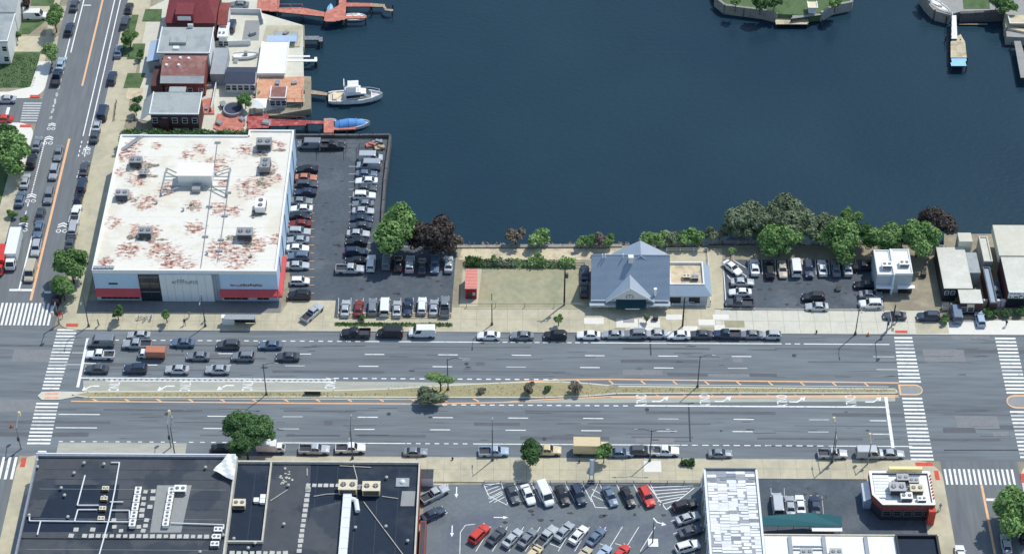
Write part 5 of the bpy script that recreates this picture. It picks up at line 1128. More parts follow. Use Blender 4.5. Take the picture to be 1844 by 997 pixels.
for ci in range(5):
    y=y1-.5
    while y>-78:
        L=random.uniform(.55,.85); 
        early=y>y1-3
        m=random.choices(list(pm),[9,6,.5,.12,.2] if not early else [1,1,3,3,3])[0]
        wd=(xs[ci+1]-xs[ci]); inset=random.choice((0,0,.0,.35,.6))
        o=bpy.data.objects.new('roof_panel',pm[m]); link(o,T); w0=WO[T.name]
        o.location=((xs[ci]+xs[ci+1])/2-w0[0]+inset*random.choice((-.5,.5)),y-L/2-w0[1],Z3-.4+random.uniform(.0,.06)); o.scale=(wd-inset-.03,L*random.choice((.95,.88,.74,.6)),1); o.rotation_euler=(random.uniform(.03,.09),0,random.uniform(-.015,.015)); y-=L
for i in range(9): q=y1-1-i*3; obj('pilaster',MB().box(x0-.35,x0-.005,q-.2,q+.2,0,Z3-.4),M['duct_white'],T)
# ---- diner ----
h=4.6; d0,d1=P(1567,848,h).x,P(1672,848,h).x; dy1=P(1600,849,h).y; dy0=P(1600,906,h).y
T=thing('diner',((d0+d1)/2,dy0,0),'white-roofed corner diner with brick-red trim and cream sign','diner')
ft=[(d0+1.5,dy0),(d1,dy0),(d1,dy1),(d0,dy1),(d0,dy0+2.2)]
obj('wall',MB().prism(ft,0,h-1.1),M['dark_metal'],T); obj('roof',MB().prism([(d0+1.7,dy0+.3),(d1-.3,dy0+.3),(d1-.3,dy1-.3),(d0+.3,dy1-.3),(d0+.3,dy0+2.4)],h-1.1,h-.4),M['roof_white'],T)
fb=MB()
for i in range(5):
    a,c=Vector(ft[i-1]),Vector(ft[i]); m_=(a+c)/2; fb.cb(m_.x,m_.y,h-1.6-.003*i,(c-a).length+.1,.5,1.48,0,math.atan2((c-a).y,(c-a).x))
obj('red_fascia',fb,M['brick_red'],T)
cb_=MB()
for i in range(5):
    a,c=Vector(ft[i-1]),Vector(ft[i]); m_=(a+c)/2; cb_.cb(m_.x,m_.y,h-.12,(c-a).length+.25,.5,.14+.003*i,0,math.atan2((c-a).y,(c-a).x))
obj('coping',cb_,M['white_metal'],T)
for i in range(7): 
    ya=dy1-.6-i*(dy1-dy0-2)/7.2; obj('roof_rib',MB().box(d0+.35,d0+3.2,ya-.75,ya-.1,h-.4,h-.1),M['roof_white'],T)
obj('sign_board',MB().box(P(1600,848,h).x,P(1660,848,h).x,dy1-.15,dy1+.55,h+.03,h+.95),M['yellow_sign'],T)
for i in range(5): window(T,d0+2.4+i*1.9,1.9,1.4,1.2,dy0-.003,M['grey_metal'])
obj('lean_to',MB().box(d0-1.3,d0-.01,dy0+2.6,dy1-1,0,2.4),M['blue_pale'],T); obj('lean_to_roof',MB().add([(d0-1.5,dy0+2.4,2.3),(d0-.19,dy0+2.4,3.1),(d0-.19,dy1-.8,3.1),(d0-1.5,dy1-.8,2.3)],[(0,1,2,3)]),M['duct_white'],T)
obj('red_pier',MB().box(d1-.9,d1+.35,dy0-1.2,dy0-.2,0,h-.8),M['tactile_red'],T)
for i in range(8): yy=dy1-1-i*(dy1-dy0-1.5)/8; obj('red_lamp',MB().cyl(d1+.1,yy,h+.02,h+.3,.16,n=8),M['tactile_red'],T)
dl=['grey exhaust unit at the top of the diner roof','dark unit mid diner roof','copper stained unit on the diner roof','silver unit at the diner roof edge','second silver unit on the diner roof','low white unit near the diner corner']
for i,(px,py,mm,s) in enumerate([(1625,862,'grey_metal',.8),(1615,882,'grey_metal',1.1),(1650,882,'cream',.9),(1645,866,'grey_metal',.7),(1632,895,'white_metal',.8),(1660,898,'white_metal',.6)]): on_roof(HV[mm],'rooftop_unit',px,py,h-.4,0,dl[i],'roof unit','diner roof units',s)
for i,(px,py) in enumerate([(1608,866),(1637,876)]): on_roof(VENT,'roof_vent',px,py,h-.4,0,['exhaust fan at the left of the diner roof','exhaust fan beside the copper stained unit'][i],'vent')
# ---- white roof building + teal awning ----
Z4=4.; x0=P(1374,963,Z4).x; x1=P(1690,963,Z4).x; y1=P(1500,961,Z4).y
T=thing('white_roof_building',((x0+x1)/2,y1,0),'white-roofed shop building cut by the bottom edge, with black roof bay','building')
obj('wall',MB().box(x0,x1,-95,y1,0,Z4-.4),M['brick_dark'],T); obj('roof',MB().box(x0+.2,x1-.2,-95,y1-.2,Z4-.4,Z4-.25),M['roof_white'],T); obj('parapet',MB().box(x0,x1,y1-.2,y1,Z4-.4,Z4),M['cream'],T)
ka=P(1618,985,Z4).x; obj('roof_bay',MB().box(ka,x1-.6,-95,y1-.5,Z4-.25,Z4-.2),M['roof_black_wet'],T); parapet(T,ka-.3,x1-.3,-95,y1-.25,Z4-.24,Z4+.4,M['opening'],.3)
for px in (1423,1484,1560): q=P(px,978,Z4); obj('skylight_strip',MB().box(q.x-.35,q.x+.35,q.y-2.6,q.y+1.6,Z4-.25,Z4+.05),M['mid_grey'],T)
for py in (982,988): q0,q1=P(1428,py,Z4),P(1482,py,Z4); obj('rail',MB().box(q0.x,q1.x,q0.y-.08,q0.y+.08,Z4-.2,Z4+.0),M['mid_grey'],T)
for i,px in enumerate((1452,1505)): on_roof(HV['grey_metal'],'rooftop_unit',px,996,Z4-.2,0,['left dark roof unit at the bottom edge of the white roof','right dark roof unit at the bottom edge of the white roof'][i],'roof unit',None,.8)
t0,t1=P(1371,938,2.6).x,P(1516,938,2.6).x; ya,yb2=P(1440,946,2.3).y,P(1440,922,2.9).y
T=thing('awning_stall',((t0+t1)/2,ya,0),'teal canopy over the market stand north of the white roof','canopy')
obj('canopy',MB().add([(t0,ya,2.3),(t1,ya,2.3),(t1,yb2-.8,2.9),(t0+9,yb2,2.9),(t0,yb2-.9,2.9),(t0,ya,2.2),(t1,ya,2.2),(t1,yb2-.8,2.8),(t0+9,yb2,2.8),(t0,yb2-.9,2.8)],[(0,1,2,3,4),(9,8,7,6,5),(0,5,6,1),(1,6,7,2),(2,7,8,3),(3,8,9,4),(4,9,5,0)]),M['teal'],T)
for i in range(6): xx=t0+.2+(t1-t0-.4)*i/5; obj('post',MB().cyl(xx,ya+.1,0,2.25,.06,n=6),M['grey_metal'],T)
obj('counter',MB().box(t0+.3,t1-.3,ya-1.5,ya-.6,0,.9),M['opening'],T)
obj('lower_roof',MB().box(t0+9,t1,ya-.9,ya-.02,1.8,1.95),M['white_metal'],T)
for i in range(22):
    xx=t0+1+(t1-t0-2)*i/21; obj('produce_box',MB().box(xx-.24,xx+.24,ya-1.4,ya-.9,.9,1.12),M[random.choice(['deck_orange','yellow_sign','grass','cream','trash_green','tactile_red'])],T)
# dark grime around the store's roof units
def grime(px,py,rx,ry,seed,par,z=SH-.012):
    r=random.Random(seed); c=P(px,py,z)
    for k in range(5):
        n=11; cx=c.x+r.gauss(0,rx*.45); cy=c.y+r.gauss(0,ry*.45); s=r.uniform(.25,.6)
        poly=[(cx+s*rx*math.cos(6.283*i/n)*r.uniform(.45,1.2),cy+s*ry*math.sin(6.283*i/n)*r.uniform(.45,1.2),z+k*.004) for i in range(n)]
        obj('grime_patch',MB().add(poly,[tuple(range(n))]),M['grime'],par)
mk('grime',(.17,.145,.115),.4,1.5,.9,alt=(.42,.38,.32),altlo=.45,althi=.55)
ST=bpy.data.objects['store_building']; SR=ST
for i,(px,py,a,b_) in enumerate([(252,302,3.2,1.6),(225,364,2.2,1.4),(262,428,3,1.8),(478,272,3.4,1.4),(478,316,2.2,2.6),(466,385,2,1.4),(441,434,3,1.6),(270,318,2.5,1),(350,372,1.2,.8),(300,345,1,.8)]): grime(px,py,a,b_,i,SR)

# membrane laps on the big roof and the dark roofs
for i in range(1,13):
    y=sy0+.5+i*(sy1-sy0-1)/13; obj('membrane_lap',MB().box(sx0+.4,sx1-.4,y-.04,y+.04,SH-.03,SH-.006),M['cream'] if i%4==0 else M['store_roof'],ST)
DB=bpy.data.objects['dark_roof_building']; DB2=bpy.data.objects['dark_roof_building.001']
for par,xa,xb,z,yt in ((DB,bx0+9999,0,0,0),):
    pass
wx0=P(70,830,Z1).x; wx1=P(420,830,Z1).x
for i in range(1,14):
    y=by1-1-i*2.3; obj('membrane_lap',MB().box(wx0+1,wx1-.6,y-.03,y+.03,ZR-.01,ZR+.018),M['roof_black_wet'] if i%3 else M['mat_grey'],DB)
for i in range(1,9):
    x=cx0+i*(cx1-cx0)/9; obj('membrane_lap',MB().box(x-.03,x+.03,-94,cy1-.5,ZS-.01,ZS+.022),M['roof_black'],DB2)
# ================= HOUSES AT UPPER LEFT =================
def house(label, x0p,x1p,pyf,pyb,h,wallm,roofm,rise=0,base=0,roofkind='flat',nw=4,storeys=2):
    x0,x1=P(x0p,pyf,h).x,P(x1p,pyf,h).x; y0=P((x0p+x1p)/2,pyf,h).y; y1=P((x0p+x1p)/2,pyb,h+rise*0).y
    T=thing('house',((x0+x1)/2,y0,0),label,'house')
    obj('wall',MB().box(x0+.3,x1-.3,y0+.3,y1-.3,0,h-.1),wallm,T)
    if roofkind=='flat': 
        r=obj('roof',MB().box(x0,x1,y0,y1,h-.09,h+.1),roofm,T); obj('parapet',MB().box(x0,x1,y0,y0+.2,h+.1,h+.3).box(x0,x0+.2,y0+.2,y1,h+.1,h+.3).box(x1-.2,x1,y0+.2,y1,h+.1,h+.3),M['roof_white'],T)
    elif roofkind=='gable':
        r=obj('roof',gable(x0,x1,y0,(y0+y1)/2,y1,h,h+rise),roofm,T)
        for xx in (x0+.4,x1-.4): obj('gable_wall',MB().add([(xx-.1,y0+.3,h-.1),(xx-.1,y1-.3,h-.1),(xx-.1,(y0+y1)/2,h+rise-.3),(xx+.1,y0+.3,h-.1),(xx+.1,y1-.3,h-.1),(xx+.1,(y0+y1)/2,h+rise-.3)],[(0,2,1),(3,4,5),(0,3,5,2),(1,2,5,4)]),wallm,T)
    elif roofkind=='hip':
        i=(y1-y0)*.42; b=MB().add([(x0,y0,h),(x1,y0,h),(x1,y1,h),(x0,y1,h),(x0+i,(y0+y1)/2,h+rise),(x1-i*.4,(y0+y1)/2,h+rise)],[(0,1,5,4),(1,2,5),(2,3,4,5),(3,0,4),(3,2,1,0)]); r=obj('roof',b,roofm,T)
    for s in range(storeys):
        z=1.5+s*2.9
        if z+.8>h: break
        for i in range(nw): window(T,x0+(x1-x0)*(i+.5)/nw,z,1.0,1.3,y0+.297)
    return T,x0,x1,y0,y1,r
T,x0,x1,y0,y1,r=house('large house with deep red roof and dormer at the top',296,388,42,-22,6.5,M['brick_dark'],M['roof_red'],2.2,roofkind='hip')
q=P(333,20,8.4); obj('dormer',MB().box(q.x-2,q.x+2,q.y-1.8,q.y+2.5,6.9,8.8),M['roof_red'],T); obj('dormer_window',MB().box(q.x-1.5,q.x+1.5,q.y-1.95,q.y-1.81,7.2,8.3),M['white_wall'],T); obj('chimney',MB().box(x0+8,x0+9,y1-3,y1-2,6.5,9.6),M['brick_red'],T)
T,x0,x1,y0,y1,r=house('red-roofed rear wing beside the deep red roof',391,409,45,5,4.2,M['white_wall'],M['brick_red'],1.,roofkind='gable',nw=2,storeys=1)
T,x0,x1,y0,y1,r=house('small white flat-roofed annex with two vents beside the navy car',391,410,68,42,3.4,M['white_wall'],M['roof_white'],nw=2,storeys=1)
for px in (396,403): q=P(px,60,3.5); obj('roof_vent',MB().cyl(q.x,q.y,3.5,3.9,.25,n=8),M['mid_grey'],T)
T,x0,x1,y0,y1,r=house('wide pale grey flat-roofed house in the middle of the row',282,378,97,50,6.5,M['white_wall'],M['roof_grey'])
obj('roof_step',MB().box(x0+2.6,x0+6.2,y0+3,y0+6,6.6,7.3),M['roof_grey'],T); obj('hatch',MB().box(x0+3.5,x0+4.8,y0+1.2,y0+2.2,6.6,7.),M['white_wall'],T); obj('finial',MB().box((x0+x1)/2,(x0+x1)/2+1.2,y1-.3,y1,6.6,7.6),M['white_wall'],T)
obj('porch_roof',MB().add([(x0-2.8,y0+1,3.4),(x0-.01,y0+1,4.2),(x0-.01,y1-1,4.2),(x0-2.8,y1-1,3.4),(x0-2.8,y0+1,3.2),(x0-.01,y0+1,4.0),(x0-.01,y1-1,4.0),(x0-2.8,y1-1,3.2)],[(0,1,2,3),(7,6,5,4),(0,4,5,1),(3,7,4,0)]),M['blue_pale'],T); obj('porch',MB().box(x0-2.5,x0-.02,y0+1.3,y1-1.3,0,3.2),M['mid_grey'],T)
obj('rear_porch',MB().box(x1+.01,x1+3.2,y0-3,y1-3,0,3.2),M['mid_grey'],T)
T,x0,x1,y0,y1,r=house('house with brownish red roof and satellite dishes',289,368,136,97,6.0,M['brick_red'],M['roof_brown'],.9,roofkind='gable')
obj('eave_roof',MB().add([(x0,y0-1.8,5.2),(x1,y0-1.8,5.2),(x1,y0-.01,5.95),(x0,y0-.01,5.95)],[(0,1,2,3)]),M['roof_grey'],T)
for i,(px,py) in enumerate(((305,106),(325,105),(340,106),(300,118),(322,118))): q=P(px,py,6.7); obj('skylight',MB().cyl(q.x,q.y,6.2,7.0,.45,.3,10),M['white_metal'],T)
obj('porch',MB().box(x0-2.4,x0+.2,y0-.5,y1-1,0,3.4),M['brick_dark'],T)
T,x0,x1,y0,y1,r=house('nearest grey-roofed brick house above the hedge',268,358,207,167,6.2,M['brick_dark'],M['roof_grey'],nw=5)
obj('roof_slope',MB().add([(x0-2.2,y0,4.2),(x0-.01,y0,6.25),(x0-.01,y1,6.25),(x0-2.2,y1,4.2)],[(0,1,2,3)]),M['roof_grey'],T); obj('roof_head',MB().box((x0+x1)/2-2,(x0+x1)/2+1.6,y1,y1+1.8,6,6.4),M['roof_grey'],T)
obj('bay',MB().box(x0+2,x0+4,y0-.6,y0+.29,0,5),M['brick_dark'],T); obj('white_rail',MB().box(x0-1,x1-4,y0-1.6,y0-1.5,.9,1.0).box(x0-1,x0-.9,y0-1.5,y0-.1,.9,1.),M['white_wall'],T)
T,x0,x1,y0,y1,r=house('garage with navy roof and pale windowed front',404,459,150,121,3.0,M['white_wall'],M['roof_navy'],.9,roofkind='gable',nw=5,storeys=1)
T,x0,x1,y0,y1,r=house('big plain white flat-topped boat storage by the water',463,514,134,76,1.3,M['white_wall'],M['roof_white'],nw=0,storeys=0)
obj('clear_canopy',MB().box(x0+1,x1+1.5,y1+.01,y1+2.2,1.4,1.5),M['blue_pale'],T)
T,x0,x1,y0,y1,r=house('little brown-roofed shed on the orange deck',485,515,178,157,3.0,M['grey_wall'],M['roof_brown'],.3,nw=3,storeys=1)
T,x0,x1,y0,y1,r=house('white house cut by the left edge below the top corner',-40,14,76,26,6.5,M['white_wall'],M['roof_grey'],nw=3)
T,x0,x1,y0,y1,r=house('pale house at the very top left corner',-30,28,22,-20,6.,M['white_wall'],M['roof_grey'],.8,roofkind='gable',nw=3)
# yard walls (pale) between houses
for i,(pts,lab,mm) in enumerate([([(388,84),(452,82)],'pale yard wall behind the wide grey house','white_wall'),([(398,24),(470,26),(474,44)],'white wall around the grey patio at the top','white_wall'),([(381,203),(398,118)],'pale wall along the passage left of the garage','white_wall'),([(460,205),(466,150)],'pale wall left of the orange deck','concrete')]):
    q=[P(*c) for c in pts]; T=thing('yard_wall',(q[0].x,q[0].y,0),lab,'wall')
    for a,c in zip(q,q[1:]): d=c-a; mid=(a+c)/2; n=max(1,int(d.length/3)); 
    for a,c in zip(q,q[1:]):
        d=c-a; mid=(a+c)/2; obj('wall_panel',MB().cb(mid.x,mid.y,.1,d.length,.18,1.4,0,math.atan2(d.y,d.x)),M[mm],T)
struct('patio',MB().prism(w2(436,74,466,74,468,38,442,38),.1,.17),M['mat_grey'],'grey patio court in the pale yard')
b=MB(); q=P(420,198,.6); b.cyl(q.x,q.y,.1,1.1,2.2,2.2,18); T=thing('pool_tub',(q.x,q.y,0),'dark covered round pool in the yard above the red deck','pool'); obj('rim',b,M['mid_grey'],T); obj('cover',MB().cyl(q.x,q.y,1.1,1.14,1.9,n=18),M['roof_navy'],T)
# decks and docks
def deck(label, polys, z, m, rail=None, cat='dock', name='dock', boards=.32):
    q=[P(*c,z) for c in polys[0]]; T=thing(name,(q[0].x,q[0].y,WZ),label,cat)
    for poly in polys:
        w0=[P(*c,z) for c in poly]; x0=min(a.x for a in w0); x1=max(a.x for a in w0); y0=min(a.y for a in w0); y1=max(a.y for a in w0)
        obj('deck_frame',MB().prism([(a.x,a.y) for a in w0],z-.25,z-.05),M['wood_dark'],T)
        # boards clipped to the (convex) outline
        bb=MB(); alongx=(x1-x0)<(y1-y0); n=0
        L=(y1-y0) if alongx else (x1-x0); k=int(L/boards)
        for i in range(k):
            t=(y0 if alongx else x0)+(i+.5)*L/k; hit=[]
            for a,c in zip(w0,w0[1:]+w0[:1]):
                u0,u1=(a.y,c.y) if alongx else (a.x,c.x)
                if (u0-t)*(u1-t)<0: s=(t-u0)/(u1-u0); hit.append((a.x+(c.x-a.x)*s) if alongx else (a.y+(c.y-a.y)*s))
            if len(hit)>=2:
                h0,h1=min(hit),max(hit); e=L/k*.46; jz=random.uniform(-.012,.012)
                if alongx: bb.box(h0,h1,t-e,t+e,z-.045,z+jz)
                else: bb.box(t-e,t+e,h0,h1,z-.045,z+jz)
        o=obj('boards',bb,m,T); o['kind']='stuff'
        for i in range(max(2,int((x1-x0)/4)+1)):
            for yy in (y0+.2,y1-.2):
                xx=x0+.2+(x1-x0-.4)*i/max(1,int((x1-x0)/4)); inside=any(True for _ in [0])
                obj('pile',MB().cyl(xx,yy,WZ-1,z-.26,.14,n=6),M['wood_dark'],T)
    if rail:
        w0=[P(*c,z) for c in rail]
        for a,c in zip(w0,w0[1:]):
            obj('handrail',MB().tube(a+Vector((0,0,1)),c+Vector((0,0,1)),.05),m,T); n=max(1,int((c-a).length/1.8))
            for i in range(n+1): v=a.lerp(c,i/n); obj('rail_post',MB().box(v.x-.05,v.x+.05,v.y-.05,v.y+.05,z,z+1),m,T)
    return T
DR,DC,DO,DG=M['deck_red'],M['deck_crimson'],M['deck_orange'],M['deck_grey']
deck('salmon red terrace right behind the hedge',[[(384,230),(392,205),(438,206),(442,222),(432,239),(400,240)]],.35,DR,cat='deck',name='deck')
deck('red and pink terrace pieces beside the nearest grey house',[[(366,205),(364,180),(384,175),(386,205)]],.35,DR,cat='deck',name='deck')
deck('crimson upper deck at the foot of the long red dock',[[(445,232),(446,206),(484,206),(484,230)]],.5,DC,cat='deck',name='deck')
deck('long red dock leading to the blue covered boat',[[(484,227),(484,214),(551,217),(551,226)],[(551,223),(551,217),(583,218),(583,223)]],.4,DC,rail=[(484,214),(551,217)])
deck('pink square platform at the end of the long red dock',[[(583,239),(583,215),(601,215),(601,239)]],.4,DR)
deck('low reddish finger dock under the blue covered boat',[[(601,234),(601,227),(640,228),(640,233)]],-.6,DR)
deck('orange patio deck with rounded lower corner',[[(455,175),(464,140),(548,138),(546,160),(487,162),(484,180),(472,182)]],.4,DO,cat='deck',name='deck')
deck('orange boxed deck projecting over the water',[[(516,184),(517,160),(547,160),(546,184)]],1.2,DO,rail=[(516,184),(546,184),(547,160)],cat='deck',name='deck')
deck('tan gangway from the orange deck to the white yacht',[[(546,168),(548,160),(590,167),(588,172)]],-.2,M['wood'])
deck('white finger pier beside the white boathouse',[[(514,103),(514,100),(558,100),(558,103)],[(514,111),(514,107),(571,107),(571,111)],[(566,107),(566,103),(571,103),(571,107)]],.2,M['white_metal'])
deck('short grey pier below the concrete deck',[[(543,72),(544,65),(574,65),(574,72)],[(574,75),(574,67),(581,67),(581,75)]],.1,DG)
struct('quay',MB().prism(w2(470,86,480,48,545,48,543,72,540,86),-5,.3),M['concrete'],'concrete quay deck left of the grey pier')
struct('quay_floor',MB().prism(w2(490,80,494,58,538,60,536,80),.3,.36),M['roof_grey'],'grey glazed floor on the concrete quay')
deck('red dock complex at the top with long walkway',[[(462,19),(468,-25),(505,-25),(503,21)],[(503,22),(503,14),(545,14),(585,22),(583,30)],[(583,38),(586,22),(610,10),(612,-30),(625,-30),(622,35),(600,39)],[(621,12),(622,5),(668,6),(668,12)],[(622,34),(622,29),(660,29),(658,33)]],.3,DR,rail=[(505,-20),(503,14),(545,14)])
deck('pale floating finger dock at the top',[[(668,12),(668,6),(692,8),(696,16),(708,17),(706,21),(694,19),(690,13)]],.0,M['wood'])
# ---- boats ----
def hull(L,W,H,m,lab,px,py,ang,cat='boat',parts=()):
    p=P(px,py,.2); T=thing('boat',(p.x,p.y,WZ),lab,cat); rz=math.radians(ang)
    rings=[]
    for t,w,zt,zb in ((0,.80,.85,.25),(.08,.94,.86,.08),(.3,1,.88,0),(.6,.96,.94,0),(.8,.72,1.02,.1),(.93,.34,1.12,.35),(1,.03,1.2,.75)):
        x=-L/2+L*t; w=w*W/2; rings.append([(x,-w*.55,zb*H-.4),(x,-w*.95,zb*H+.25*H),(x,-w,zt*H),(x,-w*.86,zt*H),(x,-w*.84,zt*H-.3*H),(x,w*.84,zt*H-.3*H),(x,w*.86,zt*H),(x,w,zt*H),(x,w*.95,zb*H+.25*H),(x,w*.55,zb*H-.4)])
    def add(name,mb,mm):
        o=bpy.data.objects.new(name,mb.mesh(name,mm)); link(o,T); WO[o.name]=(0,0,0); return o
    add('hull',MB().loft(rings),m); T.rotation_euler[2]=rz; return T,add
T,add=hull(12.0,4.0,1.5,M['boat_white'],'big white cabin cruiser with flying bridge',640,168,4)
add('deck_floor',MB().box(-5.6,2.5,-1.6,1.6,.9,1.0),M['cream'])
add('cabin',MB().loft([[(-2.6,-1.5,1.2),(3.6,-1.0,1.35),(3.6,1.0,1.35),(-2.6,1.5,1.2)],[(-2.4,-1.35,2.6),(2.2,-.9,2.5),(2.2,.9,2.5),(-2.4,1.35,2.6)]]),M['boat_white'])
add('windshield',MB().add([(3.45,-.95,1.5),(3.45,.95,1.5),(2.4,.85,2.4),(2.4,-.85,2.4)],[(0,1,2,3)]),M['dark_glass'])
for s in (-1,1): add('side_window',MB().add([(-2,s*1.49,1.6),(2.4,s*1.16,1.65),(1.8,s*1.05,2.3),(-2,s*1.42,2.3)],[(0,1,2,3)]),M['dark_glass'])
add('flying_bridge',MB().box(-1.9,1.2,-1.2,1.2,2.62,3.1).box(-1.8,.3,-1.0,1.0,3.1,3.14),M['boat_white']); add('hard_top',MB().box(-1.6,.8,-1.1,1.1,4.5,4.62),M['boat_white'])
for x in (-1.5,.7):
    for s in (-1,1): add('top_post',MB().cyl(x,s*1.0,3.1,4.5,.04,n=6),M['white_metal'])
add('bow_rail',MB().line([(1,-1.75,2.1),(3.4,-1.35,2.3),(5.3,-.4,2.5),(5.3,.4,2.5),(3.4,1.35,2.3),(1,1.75,2.1)],.04),M['white_metal'])
add('radar_arch',MB().line([(-2.2,-1.3,2.6),(-2.4,-1.2,5.1),(-2.4,1.2,5.1),(-2.2,1.3,2.6)],.09),M['white_metal']); add('seat',MB().box(-5,-4.2,-1.2,1.2,1,1.5),M['cream'])
T,add=hull(8.2,3.0,1.1,M['boat_white'],'white motorboat under an arched blue canvas cover',632,217,8)
cv=[[(x,w*math.cos(a),.9+hh*math.sin(a)) for a in [math.pi*i/8 for i in range(9)]] for x,w,hh in ((-3.6,1.15,.5),(-2.5,1.3,.95),(-.5,1.35,1.25),(1.2,1.2,1.0),(2.7,.8,.45),(3.2,.3,.25))]
add('canvas_cover',MB().loft(cv,closed=False),M['boat_blue'])
for x in (-2.5,-.5,1.2): add('cover_strap',MB().line([(x,1.38*math.cos(a),.93+1.3*math.sin(a)*(1 if x!=-2.5 else .76)) for a in [math.pi*i/8 for i in range(9)]],.03,4),M['grey_metal'])
add('outboard_motor',MB().box(-4.5,-4.1,-.25,.25,.1,1.3),M['dark_metal'])
T,add=hull(2.9,1.3,.6,M['boat_white'],'small white dinghy beside the red platform',594,208,0)
add('bench',MB().box(-.5,-.2,-.5,.5,.35,.42),M['wood'])
T,add=hull(4.8,2.6,.7,M['boat_white'],'flat white skiff between two finger docks at the top',641,22,0); add('bench',MB().box(-.9,-.5,-1,1,.5,.6),M['cream']); add('console',MB().box(.3,.9,-.4,.4,.3,1.2),M['white_metal'])
T,add=hull(3.8,1.5,.7,M['light_blue'],'light blue covered boat beside the top red dock',594,9,90); add('cover',MB().loft([[(x,-w,.75),(x,0,1.15),(x,w,.75)] for x,w in ((-1.7,.55),(0,.65),(1.2,.4),(1.7,.1))],closed=False),M['light_blue'])
# seawall of the car park
def wall_line(label,pts,h,t,m,name='seawall',cat='wall',z0=-3,seg=3.):
    q=[P(*c) for c in pts]; T=thing(name,(q[0].x,q[0].y,0),label,cat)
    for a,c in zip(q,q[1:]):
        d=c-a; n=max(1,int(d.length/seg)); 
        for i in range(n):
            v=a.lerp(c,(i+.5)/n); obj('segment',MB().cb(v.x,v.y,z0,d.length/n-.06,t*random.uniform(.9,1.1),h-z0+random.uniform(-.05,.08),0,math.atan2(d.y,d.x)),m,T)
    return T
wall_line('dark seawall around the water side of the car park',[(688,402),(693,330),(703,248),(527,248)],.9,.5,M['seawall'])
wall_line('rough stone bank wall behind the small lot',[(820,445),(960,444),(1120,443)],.3,.8,M['stone'])
T=thing('gated_bay',V3(P(600,262)),'wire-fenced bay at the back of the store lot','fence')
for px in (576,600,625,648,672): q=P(px,272); q2=P(px,250); obj('post',MB().cyl(q.x,q.y,0,2,.06,n=6).cyl(q2.x,q2.y,0,2,.06,n=6),M['pole_metal'],T)
for a,c in (((576,272),(576,250)),((576,250),(672,250)),((625,272),(625,250)),((648,272),(648,250))): obj('rail',MB().tube(P(*a,1.9),P(*c,1.9),.06).tube(P(*a,1.),P(*c,1.),.04),M['pole_metal'],T)
for i,(px,py) in enumerate(((680,258),(668,263),(684,268))): q=P(px,py); tag(obj('scrap_pile',MB().cb(q.x,q.y,0,2.2,1.1,.5,0,.3).cb(q.x+.3,q.y,.5,1.5,.6,.3,0,-.4),[M['grey_metal'],M['deck_red'],M['wood']][i],org=(q.x,q.y,0)),['grey scrap heap in the far corner of the store lot','rusty scrap heap beside the grey heap','brown timber heap at the far seawall corner'][i],'junk pile')
# ---- upper right shores ----
struct('peninsula',MB().prism(w2(1288,-5,1305,14,1340,20,1375,22,1398,29,1440,31,1478,27,1500,14,1534,8,1620,-420,1150,-420),-4,.6),M['grass'],'green peninsula tip at the top of the water')
wall_line('grey bulkhead around the top peninsula',[(1288,0),(1305,14),(1375,23),(1400,30)],.9,.6,M['stone']); wall_line('pale bulkhead at the right of the top peninsula',[(1478,28),(1500,15),(1532,9),(1536,-8)],.9,.6,M['concrete_grey'])
deck('tan floating dock below the top peninsula',[[(1397,44),(1397,31),(1455,33),(1455,44)]],-.6,M['sandy'],name='dock')
deck('row of pale steps and boards joining dock and peninsula',[[(1425,34),(1430,24),(1480,16),(1480,27)]],.5,M['concrete_grey'],cat='deck',name='deck')
T,x0,x1,y0,y1,r=house('tiny pale shed with red patch on the top peninsula',1455,1473,16,4,2.2,M['white_wall'],M['cream'],nw=1,storeys=1)
struct('shore_right',MB().prism(w2(1660,-60,1668,5,1685,24,1712,30,1725,26,1808,24,1812,70,2300,90,2300,-420,1500,-420),-4,.6),M['concrete_grey'],'grey built-up shore at the upper right')
struct('lawn',MB().prism(w2(1735,20,1782,20,1780,-5,1732,-5),.6,.68),M['grass'],'green lawn behind the right pier')
wall_line('rocky curved bulkhead left of the right pier',[(1660,-5),(1668,6),(1685,24),(1712,31)],1.0,1.2,M['stone']); wall_line('dark bulkhead right of the right pier',[(1728,29),(1808,26)],1.,.8,M['seawall']); wall_line('tan bulkhead of the far right quay',[(1812,32),(1814,56),(1844,62),(1870,64)],1.1,1.,M['sandy'])
deck('long white pier gangway at the upper right',[[(1713,70),(1714,28),(1722,28),(1724,70)]],.7,M['white_metal'],rail=[(1713,70),(1714,28)])
deck('tan pier platform at the upper right',[[(1712,104),(1712,76),(1718,68),(1730,62),(1738,76),(1741,104)]],.2,M['sandy'])
deck('light blue float at the tip of the right pier',[[(1713,119),(1713,105.5),(1740,105.5),(1739,119)]],.1,M['light_blue'])
deck('narrow pier at the far right edge',[[(1838,140),(1826,74),(1838,74),(1856,140)]],.4,M['concrete_grey'])
deck('thin pale boom floating right of the pier',[[(1727,44.5),(1727,43),(1778,43),(1778,44.5)]],-1.3,M['wood'])
T,x0,x1,y0,y1,r=house('tan terrace building on the far right quay',1818,1880,44,28,2.0,M['stone'],M['sandy'],nw=2,storeys=1)
for i,(px,py,l) in enumerate([(1680,6,'upper white boat laid up on the rocky shore'),(1694,18,'lower white boat laid up on the rocky shore')]):
    T,add=hull(6,2.2,.9,M['boat_white'],l,px,py,-55); T.location.z=.3; add('bench',MB().box(-1,-.5,-.9,.9,.6,.7),M['cream'])
